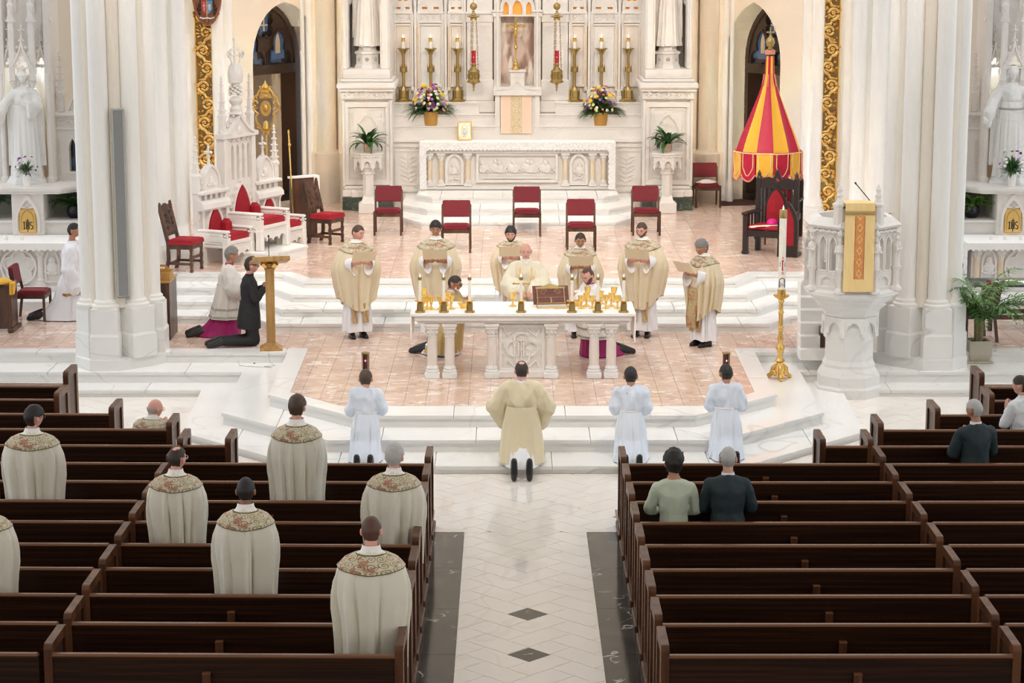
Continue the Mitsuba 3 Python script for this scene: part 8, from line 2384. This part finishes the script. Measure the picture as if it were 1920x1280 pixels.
for px, py, y, z0, rot, l, hc, st, sk, tn, nd, sd, gl, bd, who in CON:
    root, J, xf, hm, s = person(l, px, py, y, z0, rot, 'stand', 'hold', 'chasuble', sk, hc, st, tn, nd, sd, glasses=gl, beard=bd, front=True, group=None)
    leaflet(root, J, xf, s, 'cream song sheet held by the ' + who)
    if sd == 25:
        vv, uu = [], []
        for j in range(15):
            for i in (0, 1):
                z_ = .32 + (1.02 - .32) * j / 14
                vv.append(((-.10 + .24 * i) * s, (.245 + .02 * math.sin(j * .5) if j < 11 else .245 - .01 * (j - 10)) * s, z_ * s)); uu.append((i, j / 14))
        put(root, 'broad_gold_band', (np.array(vv), np.array([[2 * j, 2 * j + 1, 2 * j + 3, 2 * j + 2] for j in range(14)])), 'stole', True, xf, uv=np.array(uu))
# kneeling on the left by the lectern
person('grey haired person in white surplice over magenta, kneeling behind the one in black', 428, 462, 33.35, Z3, -78, 'kneel', 'fold', 'surplice', 'skin_tan', 'hair_grey', 'full', 8, 8, 26, front=True)
person('young person in a black suit with glasses and praying hands, kneeling at the oak lectern', 466, 482, 32.50, Z3, -74, 'kneel', 'pray', 'cassock', 'skin_pink', 'hair_dark', 'full', 4, 6, 27, front=True, glasses='black_plastic')
rt, J, xf, hm, s = person('black haired person in a white alb facing right, half hidden by the left pier', 133, 417, 34.8, Z3, -84, 'kneel', 'down', ('alb', 'alb_cloth'), 'skin_tan', 'hair_black', 'short', 0, 4, 28, front=True)
t = thing('brass_bowl', 'small brass bowl held by the person in the white alb beside the left pier', 'bowl')
p = at(127, 553, 34.6)
put(t, None, M().lathe([(.05, 0), (.085, .015), (.09, .05), (.08, .055), (.05, .02)], (float(p[0]), 34.6, float(p[2]) - .02), 18), 'old_brass', 40)
# ================================================================ side altars, statues, plants
def robe_statue(arms, H, veil=False, beard_=False, hair_=True, seed=1, bare=None):
    """A draped standing figure of carved stone as one mesh, facing +y."""
    J, sh, s = skeleton('stand', H, 'fold')
    for t, (e, w, hd, pl, cu) in arms.items():
        J[f'e{t}'], J[f'w{t}'], J[f'h{t}'] = np.array(e) * s + [0, 0, sh], np.array(w) * s + [0, 0, sh], (hd, pl, cu)
    J['shoulder'] = J['shoulder'] * [.86, 1, 1] - [0, 0, .04 * s]
    parts = [MF.batch_hull([sph(mir(J['shoulder'], t), .075 * s) for t in (-1, 1)] + [blob(J['chest'], (.17 * s, .13 * s, .13 * s)), blob(J['neck'], (.07 * s, .07 * s, .04))]),
             MF.batch_hull([blob(J['chest'], (.17 * s, .13 * s, .13 * s)), blob(J['waist'], (.165 * s, .135 * s, .1))]), MF.batch_hull([blob(J['waist'], (.165 * s, .135 * s, .1)), blob(J['pelvis'], (.19 * s, .15 * s, .12))])]
    for t in (-1, 1):
        e, w = J[f'e{t}'], J[f'w{t}']
        parts += [capsule(mir(J['shoulder'], t), .075 * s, e, .078 * s), MF.batch_hull([sph(e, .085 * s), sph(e + (w - e) * .8, .075 * s), sph(e + (w - e) * .8 - [0, 0, .20 * s], .05 * s)])]
    v, f = soften(fuse(parts), .035, 7, .05 * s, (8, 8, 4), seed)
    g = M().add(v, f)
    sk, _ = shell([(J['waist'][2] + .08, .175 * s, .15 * s, .14 * s, 0), (.45 * H, .215 * s, .18 * s, .17 * s, 0), (.2 * H, .235 * s, .20 * s, .18 * s, .01), (.01, .27 * s, .24 * s, .20 * s, .02)], amp=.13, ph=seed * 1.3, nfold=7, rows=30, n=110)
    g.add(*sk)
    # mantle falling from the shoulders
    mt, _ = shell([(sh + .06 * s, .10 * s, .06 * s, .10 * s, -.01), (sh - .02, .245 * s, .08 * s, .15 * s, -.01), (sh - .25 * s, .30 * s, .06 * s, .19 * s, -.02), (.4 * H, .29 * s, .04 * s, .21 * s, -.02), (.10 * H, .30 * s, .02 * s, .23 * s, -.02)], amp=.09, ph=seed + 2, nfold=8, rows=26, n=90)
    g.add(*mt)
    hm = head_matrix(J, 0, 14)
    hp = [HEADS[0].transform(hm[:3]), capsule(J['neck'], .055, (hm @ [0, -.02, -.075, 1])[:3], .05)]
    for t in (-1, 1):
        hd, pl, cu = J[f'h{t}']
        hp.append(hand(cu, .05, t).transform(placed_matrix(J[f'w{t}'], hd, pl)))
        hp.append(capsule(J[f'e{t}'], .04 * s, J[f'w{t}'], .03 * s))
    g.add(*arrs(fuse(hp)))
    if hair_ and not veil:
        g.add(*xform(hair_mesh('long', 3), hm))
        for t in (-1, 1): g.tube([(hm @ [t * .085, -.02, .04, 1])[:3], (hm @ [t * .10, -.03, -.06, 1])[:3], (hm @ [t * .10, -.02, -.16, 1])[:3]], (.03, .04, .02), 7)
        g.tube([(hm @ [0, -.09, .02, 1])[:3], (hm @ [0, -.10, -.12, 1])[:3]], (.06, .05), 8)
    if beard_: g.add(*xform(beard_mesh(True), hm))
    if veil:
        vm, _ = shell([(.135, .03, .03, .04, -.01), (.10, .085, .075, .10, -.01), (.03, .112, .06, .13, -.015), (-.08, .125, .02, .14, -.02), (-.2, .17, .0, .15, -.02), (-.34, .25, -.02, .18, -.03)], amp=.03, rows=18, n=60, pw=2.0)
        g.add(*xform((vm[0], np.vstack([vm[1][:, [0, 1, 2]], vm[1][:, [0, 2, 3]]])), hm))
    feet = [arrs(MF.batch_hull([sph((t * .09 * s, .17 * s, .03), .04 * s), sph((t * .11 * s, .27 * s, .025), .03 * s)])) for t in (-1, 1)]
    for q_ in feet: g.add(*q_)
    return g


def placed_matrix(w, fwd, palm):
    f = np.array(fwd, float); f /= np.linalg.norm(f)
    z = -np.array(palm, float); z -= f * z.dot(f); z /= np.linalg.norm(z)
    m = np.eye(4)[:3]; m[:, 0], m[:, 1], m[:, 2], m[:, 3] = np.cross(f, z), f, z, w
    return m


YS_ = 38.0
def zs38(py): return zz(py, YS_)
for sx in (-1, 1):
    sd = 'left' if sx < 0 else 'right'
    xc = -8.47 if sx < 0 else 8.51
    xn = xc - .14 if sx < 0 else xc + .06      # middle of the niche
    W = lambda px: xc + sx * (50 - px) / 109.0     # px measured on the left altar, mirrored for the right one
    stp = struct('chapel_step', f'low marble step under the {sd} side altar')
    put(stp, None, M().box(xc - 1.75, xc + 1.75, 35.55, 40.1, Z3 - .05, .57, .01), 'tread')
    sa_ = thing('side_altar', f'white gothic marble side altar with canopies around the {"bearded" if sx < 0 else "veiled"} statue', 'altar')
    P = lambda name, m, mt='carved', smooth=False, parent=None, **k: put(parent or sa_, name, m, mt, smooth, **k)
    zt = zs38(449)
    zt_edge = float(at(960, 462, 36.55)[2])
    ztop = zt_edge + .06
    P('table', M().box(xc - .86, xc + .86, 36.62, 37.4, .57, ztop - .08).box(xc - .95, xc + .95, 36.46, 37.5, ztop - .09, ztop, .012).box(xc - .9, xc + .9, 36.55, 37.4, .57, .66, .012))
    for dx in (-.77, -.36, .36, .77):
        x = xc + dx
        c = P('column', M().lathe([(.055, .80), (.06, .9), (.054, ztop - .26)], (x, 36.62, 0), 16), 'onyx' if sx > 0 else 'carved', 40)
        P('base', M().box(x - .10, x + .10, 36.51, 36.72, .57, .68, .01).lathe([(.09, .68), (.092, .71), (.07, .73), (.08, .76), (.058, .80)], (x, 36.62, 0), 14), 'carved', 40, c)
        cp = M().lathe([(.054, ztop - .27), (.07, ztop - .26), (.06, ztop - .24), (.09, ztop - .14)], (x, 36.62, 0), 14).box(x - .10, x + .10, 36.52, 36.72, ztop - .14, ztop - .09, .01)
        for k in range(8): cp.ball((x + .075 * math.cos(k * PI / 4), 36.62 + .075 * math.sin(k * PI / 4), ztop - .185), (.022, .022, .035), 6)
        P('capital', cp, 'carved', 40, c)
    zc_ = (.66 + ztop - .09) / 2
    ro = sg.Point(xc, zc_).buffer(.31, 32); qf = lobes(xc, zc_, .25, 5)
    P('roundel', M().slab(ro.difference(ro.buffer(-.035)), 36.56, 36.63).slab(qf.buffer(.02).difference(qf.buffer(-.015)), 36.58, 36.63))
    for t in (-1, 1):
        ov = lancet(.26, .62, .30, xc + t * .565, .72)
        r_ = M().slab(ov.difference(ov.buffer(-.03)), 36.58, 36.63)
        figure_relief(r_, xc + t * .565, 36.60, .86, .7, 1)
        P('side_relief', r_)
    cl = thing('side_altar_cloth', f'white lace edged cloth on the {sd} side altar', 'altar cloth')
    m = M().box(xc - .97, xc + .97, 36.44, 37.5, ztop, ztop + .01, .003).slab(scallop(xc - .97, xc + .97, ztop - .13, ztop + .008, 20, .035), 36.43, 36.437)
    put(cl, 'top', m, 'linen')
    for t in (-1, 1): put(cl, 'end_fall', M().box(*sorted((xc + t * .965, xc + t * .975)), 36.44, 37.3, ztop - .75, ztop + .008), 'lace')
    for k, dx in enumerate((-.55, -.28, .02)):
        t = thing('glass_candle', f'small glass candle cup on the {sd} side altar cloth, {ORD[k]} from the left', 'candle')
        put(t, 'cup', M().lathe([(.03, 0), (.038, .05), (.034, .05)], (xc + dx * .9, 36.85, ztop + .01), 12), 'linen', 40)
        put(t, 'candle', M().lathe([(.014, .03), (.014, .09)], (xc + dx * .9, 36.85, ztop + .01), 10), 'wax', 40)
    # gradine, tabernacle block and statue ledge
    zg0, zg1, zl = zs38(425), zs38(406), zs38(345)
    P('gradine', M().box(xc - 1.6, xc + 1.6, 37.55, 38.4, .57, zg1 - .04).box(xc - 1.62, xc + 1.62, 37.50, 38.4, zg1 - .05, zg1, .01))
    x0, x1 = sorted((W(20), W(80)))
    tabn = P('tabernacle', M().box(x0, x1, 37.45, 38.6, ztop + .01, zl - .10, .01))
    ao = lancet(.42, .62, .18, xc, zs38(425) + .0)
    P('arch', M().slab(ao.difference(lancet(.34, .54, .16, xc, zs38(425))), 37.40, 37.46).slab(lobes(xc, zs38(372), .12, 3).difference(lobes(xc, zs38(372), .09, 3)), 37.41, 37.46), parent=tabn)
    dw = .145
    d_ = P('door', M().box(xc - dw, xc + dw, 37.41, 37.47, zs38(428), zs38(384), .012), 'gold_leaf', parent=tabn)
    zi = zs38(421)
    P('lettering', ihs(.13, -.006, .006).move(rot4(xc - .0, 37.405, zi, 0)), 'dark_wood', parent=tabn)
    P('door_arch', M().slab(lancet(.22, .36, .20, xc, zi - .02).difference(lancet(.20, .34, .19, xc, zi - .02)), 37.40, 37.415), 'old_brass', parent=tabn)
    # recess walls with ferns
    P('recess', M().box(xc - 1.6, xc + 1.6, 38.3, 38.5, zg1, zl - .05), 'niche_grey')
    led = sg.Polygon([(xc - .56, 37.32), (xc + .56, 37.32), (xc + .80, 37.62), (xc + 1.7, 37.75), (xc + 1.7, 39.6), (xc - 1.7, 39.6), (xc - 1.7, 37.75), (xc - .80, 37.62)])
    P('ledge', M().prism(led, zl - .05, zl).prism(led.buffer(-.04), zl - .10, zl - .05))
    # niche, piers and canopies
    P('niche_back', M().box(xn - .42, xn + .42, 38.80, 38.9, zl, 7.0), 'pier_paint')
    zcan = zs38(140)
    for t in (-1, 1):
        x = xn + t * .40
        P('niche_pier', M().box(x - .055, x + .055, 38.28, 39.1, zl, 6.8, .012).lathe([(.075, zl), (.075, zl + .08), (.045, zl + .12), (.045, zcan)], (x, 38.25, 0), 10), 'carved', 30)
    # front canopy of gables with an opening that shows the lit niche
    for k, (dx, w, yk) in enumerate(((-.28, .22, 38.35), (0, .36, 38.10), (.28, .22, 38.35))):
        cx = xn + dx
        o = rect(cx - w / 2, cx + w / 2, zcan - .02, zcan + .36)
        hole = shapely.union_all([lobes(cx, zcan + .20, w * .30, 3), rect(cx - w * .36, cx + w * .36, zcan - .05, zcan + .10)])
        gb = sg.Polygon([(cx - w / 2 - .02, zcan + .10), (cx + w / 2 + .02, zcan + .10), (cx + w * .12, zcan + .42), (cx, zcan + .62), (cx - w * .12, zcan + .42)])
        cn = P('canopy_gable', M().slab(shapely.union_all([o, gb]).difference(hole), yk, yk + .05).slab(gb.difference(gb.buffer(-.03)).difference(hole), yk - .04, yk))
        m = M()
        for t in (-1, 1):
            for u_ in (.2, .45, .7, .92): crocket(m, cx + t * (w / 2 + .02) * (1 - u_) + t * .01, yk, zcan + .10 + .52 * u_, .03)
        finial(m, cx, yk + .02, zcan + .60, .6)
        P('crockets', m, 'carved', 40, cn)
    P('canopy_roof', M().box(xn - .42, xn + .42, 38.38, 39.1, zcan + .42, zcan + .47))
    for k, dx in enumerate((-.40, -.17, .17, .40)):
        yk = 38.12 if abs(dx) < .3 else 38.4
        m = M().box(xn + dx - .05, xn + dx + .05, yk - .03, yk + .08, zcan - .12, zcan + .95, .01).lathe([(.07, zcan - .12), (.04, zcan - .20), (.002, zcan - .26)][::-1], (xn + dx, yk + .02, 0), 8)
        m.slab(sg.Polygon([(xn + dx - .08, zcan + .90), (xn + dx + .08, zcan + .90), (xn + dx, zcan + 1.12)]), yk - .05, yk + .08)
        m2 = spire(M(), xn + dx, yk + .02, zcan + .92, .85, .045, 4)
        P('pinnacle', m); P('pinnacle_spire', m2)
    P('upper_panel', M().box(xn - .36, xn + .36, 38.5, 39.1, zcan + .36, 6.9).box(xn - .30, xn - .26, 38.46, 38.5, zcan + .5, 6.8).box(xn + .26, xn + .30, 38.46, 38.5, zcan + .5, 6.8).slab(lancet(.36, .42, .18, xn, zcan + 1.05).difference(lancet(.28, .36, .16, xn, zcan + 1.05)), 38.45, 38.5).box(xn - .26, xn + .26, 38.46, 38.5, zcan + 1.52, zcan + 1.56))
    # side wings
    for t in (-1, 1):
        a, b = sorted((xn + t * .44, xn + t * .92))
        zw = zs38(222)
        op = lancet(.13, zw - zl - .55, zw - zl - .75, (a + b) / 2 + t * .06, zl + .16)
        wg = P('wing', M().slab(rect(a, b, zl, zw).difference(op), 38.55, 38.75).slab(op.buffer(.03).difference(op), 38.51, 38.56).box(a - .02, b + .02, 38.46, 38.8, zw, zw + .06, .015).box(a, b, 38.50, 38.8, zw - .24, zw - .20, .01))
        P('dark_pane', M().slab([op], 38.70, 38.705), 'glass_dark', parent=wg)
        bd = M()
        n_ = 14
        for i in range(n_): bd.ball((xn + t * .50, 38.53, zl + .12 + (zw - zl - .5) * i / n_), (.022, .015, .022), 6)
        leafy(bd, a + .04, b - .04, zw - .18, zw - .02, 38.54, .014, 4, 3)
        P('bead_carving', bd, 'carved', 40, wg)
        P('wing_spire', spire(M(), xn + t * .55, 38.62, zw + .06, 1.05, .055, 5), parent=wg)
        g_ = sg.Polygon([(xn + t * .90, zw + .06), (xn + t * .64, zw + .06), (xn + t * .78, zw + .36), (xn + t * .92, zw + .62)]).buffer(0)
        P('wing_gable', M().slab(g_, 38.55, 38.7).slab(g_.difference(g_.buffer(-.03)), 38.50, 38.56), parent=wg)
        m = M().lathe([(.035, zw + .06), (.035, zw + .95), (.06, zw + 1.0)], (xn + t * .82, 38.6, 0), 10)
        o = lancet(.22, .75, .25, xn + t * .90, zw + 1.0)
        m.slab(o.difference(lancet(.13, .45, .2, xn + t * .90, zw + 1.0)), 38.55, 38.65)
        finial(m, xn + t * .90, 38.6, zw + 1.72, .8)
        P('wing_pinnacle', m, parent=wg)
    # lamp inside the canopy, where the photograph shows a bare bulb
    lamp = thing('canopy_lamp', f'small warm bulb inside the marble canopy over the {"bearded" if sx < 0 else "veiled"} statue', 'lamp')
    key = put(lamp, 'bulb', M().ball((xn - .20 * -sx * -1, 38.52, zcan + .10), (.035, .035, .045), 10), 'bulb_white', 40)
    scene[key]['emitter'] = glow((1.0, .56, .24), 1500)
    put(lamp, 'socket', M().cone((xn - .20 * -sx * -1, 38.52, zcan + .14), (xn - .20 * -sx * -1, 38.52, zcan + .44), .02, .02, 8), 'old_brass')
    # statue
    zb = zs38(332)
    Hs = (zs38(133) - zb) if sx < 0 else (zs38(124) - zb)
    s_ = Hs / 1.75
    if sx < 0:
        g = robe_statue({-1: ((-.24, .06, -.26), (-.10, .26, -.22), (.9, .3, .3), (0, -1, 0), .3), 1: ((.33, .06, -.26), (.46, .20, -.50), (.3, .3, -.9), (0, .8, .3), .25)}, Hs, beard_=True, seed=2)
        st = thing('statue', 'white marble statue of a bearded figure with one hand at its chest', 'statue')
        hr = sa.scale(sg.Point(-.0, 0).buffer(.05), .9, 1.0)
    else:
        g = robe_statue({-1: ((-.30, .05, -.25), (-.42, .22, -.46), (-.3, .4, -.85), (0, .9, .2), .2), 1: ((.30, .05, -.25), (.42, .22, -.46), (.3, .4, -.85), (0, .9, .2), .2)}, Hs, veil=True, seed=5)
        st = thing('statue', 'white marble statue of a veiled figure with lowered open hands, on the right side altar', 'statue')
    put(st, 'figure', g, 'marble', 45, place(xn + .0 * sx, 38.18, zb, 180))
    if sx > 0: put(st, 'belt', M().tube([(.185 * s_ * math.cos(a), .165 * s_ * math.sin(a), 0) for a in np.linspace(0, 2 * PI, 26, endpoint=False)], .022, 6, closed=True), 'niche_grey', xf=place(xn, 38.18, zb + .615 * Hs, 180))
    else: put(st, 'heart', M().ball((0, .155 * s_, .77 * Hs), (.03, .015, .035), 8), 'carved', 40, place(xn, 38.18, zb, 180))
    put(st, 'plinth', M().oct([(.36, zl), (.36, zl + .03), (.31, zb - .02), (.30, zb + .015)], (xn, 38.15, 0)), 'marble')
    # vase with flowers on the ledge
    xv = xc + (-.03 if sx < 0 else .0)
    tt = bouquet(xv, 37.62, zl, .60 if sx < 0 else .78, (.075, .22), 'linen', f'small bouquet in a white vase at the feet of the {"bearded" if sx < 0 else "veiled"} marble statue', 20 if sx < 0 else 26, 31 + sx, ['petal_purple', 'petal_white', 'petal_violet', 'petal_purple'] if sx < 0 else ['petal_white', 'petal_violet', 'petal_pale', 'petal_white', 'petal_purple'], spray=False, wide=.95)
    # ferns in the recesses beside the tabernacle
    for t in ((-1, 1) if sx < 0 else (-1,)):
        xf_ = xc + t * (.72 if sx < 0 else .62)
        rg = random.Random(50 + t + sx)
        pt = thing('fern', (('dark green fern right of the left side altar tabernacle' if t > 0 else 'dark green fern left of the left side altar tabernacle') if sx < 0 else 'light green fern in a shiny black bowl beside the right side altar tabernacle'), 'plant')
        put(pt, 'pot', M().lathe([(.07, 0), (.12, .05), (.135, .13), (.12, .21), (.11, .22)], (xf_, 37.85, zg1), 20), 'black_pot', 40)
        m1, m2 = M(), M()
        for i in range(30):
            az = rg.uniform(0, 2 * PI)
            frond(m1 if i % 2 else m2, (xf_, 37.85, zg1 + .2), az, rg.uniform(.5, 1.4), rg.uniform(.34, .56), rg.uniform(1.4, 2.4), .024, .10, 12, i)
        put(pt, 'fronds', m1, 'leaf_mid' if sx < 0 else 'leaf_fern', kind='stuff'); put(pt, 'fronds', m2, 'leaf_dark' if sx < 0 else 'leaf_fern', kind='stuff')

# angels in the reredos towers
for k, (x, y, z) in enumerate(ANGEL):
    g = robe_statue({-1: ((-.22, .06, -.26), (-.04, .26, -.16), (.1, .7, .7), (1, 0, 0), .1), 1: ((.22, .06, -.26), (.04, .26, -.16), (-.1, .7, .7), (-1, 0, 0), .1)}, 1.72, seed=7 + k)
    for t in (-1, 1):
        P_ = [(t * .10, -.14, 1.30), (t * .30, -.20, 1.62), (t * .42, -.20, 1.40), (t * .44, -.17, 1.0), (t * .40, -.14, .74)]
        R = []
        for j, p_ in enumerate(P_):
            w = (.10, .16, .15, .11, .02)[j]
            R.append([(p_[0] + w * math.cos(a), p_[1] + .025 * math.sin(a), p_[2] + .3 * w * math.cos(a)) for a in np.linspace(0, 2 * PI, 12, endpoint=False)])
        g.loft(R)
        for j in range(6): g.tube([(t * (.30 + .022 * j), -.16, 1.25 - .05 * j), (t * (.33 + .022 * j), -.15, .95 - .03 * j), (t * (.33 + .02 * j), -.14, .86 - .025 * j)], (.03, .028, .008), 6)
    st = thing('angel_statue', ('white marble winged statue in the left niche of the reredos' if k == 0 else 'white marble winged statue in the right niche of the reredos'), 'statue')
    put(st, 'figure', g, 'carved', 45, place(x, y, z, 180))

# ---- right foreground: palm in a stone pot, table behind it
p = at_z(1836, 680, Z2); xq, yq = float(p[0]), float(p[1]) + .12
t = thing('potted_palm', 'tall palm in a square stone pot on the step right of the right pier', 'plant')
put(t, 'pot', M().lathe([(.19, .03), (.235, .12), (.245, .28), (.225, .33), (.20, .33), (.19, .28)], (xq, yq, Z2), 4, rot=PI / 4 + .06).box(xq - .20, xq + .20, yq - .2, yq + .2, Z2, Z2 + .03, .008), 'stone_pot')
put(t, 'soil', M().lathe([(.19, .29), (.0, .305)], (xq, yq, Z2), 4, rot=PI / 4 + .06), 'soil')
rg = random.Random(77)
for i in range(5): put(t, 'stem', M().tube([(xq + .03 * math.cos(i * 1.3), yq + .03 * math.sin(i * 1.3), Z2 + .28), (xq + .05 * math.cos(i * 1.3), yq + .05 * math.sin(i * 1.3), Z2 + .62), (xq + .12 * math.cos(i * 1.3), yq + .10 * math.sin(i * 1.3), Z2 + .95)], (.035, .028, .012), 7), 'bark', 40)
for i in range(30):
    az = i * 2.4 + rg.uniform(-.3, .3)
    put(t, 'frond', frond(M(), (xq + .05 * math.cos(az), yq + .05 * math.sin(az), Z2 + .60 + .02 * (i % 6)), az, rg.uniform(.65, 1.45), rg.uniform(.75, 1.10), rg.uniform(1.1, 1.9), .030, .26, 20, i), 'leaf_palm' if i % 3 else 'leaf_mid')
t = thing('credence_table', 'dark wooden table with papers behind the palm, in the right side chapel', 'table')
tx0, tx1, ty0, ty1, tz = 7.05, 9.0, 33.6, 34.3, Z3 + .74
put(t, 'tabletop', M().box(tx0, tx1, ty0, ty1, tz - .04, tz, .008), 'green_marble')
for x in (7.35, 8.05, 8.25, 8.9):
    for y in (ty0 + .08, ty1 - .08): put(t, 'leg', M().box(x - .03, x + .03, y - .03, y + .03, Z3, tz - .04), 'brown_wood')
put(t, 'stretcher', M().box(7.35, 8.9, ty0 + .06, ty0 + .10, Z3 + .18, Z3 + .25).box(7.35, 8.9, ty1 - .10, ty1 - .06, Z3 + .18, Z3 + .25), 'brown_wood')
for k, (x, y, a) in enumerate(((7.55, 33.85, 20), (7.8, 33.95, -15), (8.0, 33.8, 5))):
    q_ = thing('paper_sheet', f'white paper lying on the dark table behind the palm, {ORD[k]} from the left', 'paper')
    put(q_, None, M().box(-.15, .15, -.10, .10, 0, .006).move(rot4(x, y, tz + .001 + .0 * k, a)), 'white_paper')
red_chair(7.05, 35.0, Z3, 80, 'red upholstered chair seen past the palm in the right side chapel', None)
red_chair(7.15, 32.95, Z3, 100, 'red seated chair low behind the palm pot', None)

# ---- left foreground: prie-dieu with a yellow cloth
t = thing('prie_dieu', 'dark reddish wooden kneeler with an orange cloth on top at the left picture edge', 'kneeler')
p = at_z(33, 622, Z3); x1, y1 = float(p[0]) - .07, float(p[1])
put(t, 'end_panel', M().box(x1 - .05, x1, y1 - .05, y1 + .40, Z3 + .05, Z3 + .76, .012).box(x1 - .06, x1 + .03, y1 - .12, y1 + .50, Z3, Z3 + .07, .015), 'brown_wood')
put(t, 'front_panel', M().box(x1 - 1.2, x1, y1 - .02, y1 + .03, Z3 + .05, Z3 + .72), 'brown_wood')
put(t, 'desk', M().box(x1 - 1.2, x1 + .02, y1 - .08, y1 + .34, Z3 + .72, Z3 + .76, .012), 'brown_wood')
c = thing('yellow_cloth', 'orange yellow folded cloth on the dark kneeler at the left picture edge', 'cloth')
put(c, None, M().loft([[(x1 - .17 + r * 1.2 * math.cos(a), y1 + .05 + r * math.sin(a) * (1 + .2 * math.sin(3 * a)), Z3 + .762 + h) for a in np.linspace(0, 2 * PI, 20, endpoint=False)] for r, h in ((.14, 0), (.15, .03), (.11, .06), (.04, .08))]).loft([[(x1 + .02 + dx, y1 + y_, Z3 + z_) for dx, y_ in ((-.03, -.10), (.025, -.10), (.025, .12), (-.03, .12))] for z_ in (.60, .70, .78)]), 'canopy_yellow', True)
t = thing('potted_foliage', 'green leaves showing between the left pier and the carved chair', 'plant')
xg, yg = float(at(292, 420, 38.6)[0]), 38.6
put(t, 'pot', M().lathe([(.13, 0), (.16, .28), (.15, .28)], (xg, yg, ZU), 16), 'stone_pot', 40)
for i in range(26):
    az = rng.uniform(0, 2 * PI)
    put(t, 'leaf', leaf(M(), (xg, yg, ZU + .26), az, rng.uniform(.5, 1.45), rng.uniform(.4, .85), rng.uniform(.10, .16), rng.uniform(.4, 1.2), 6), 'leaf_mid', True)
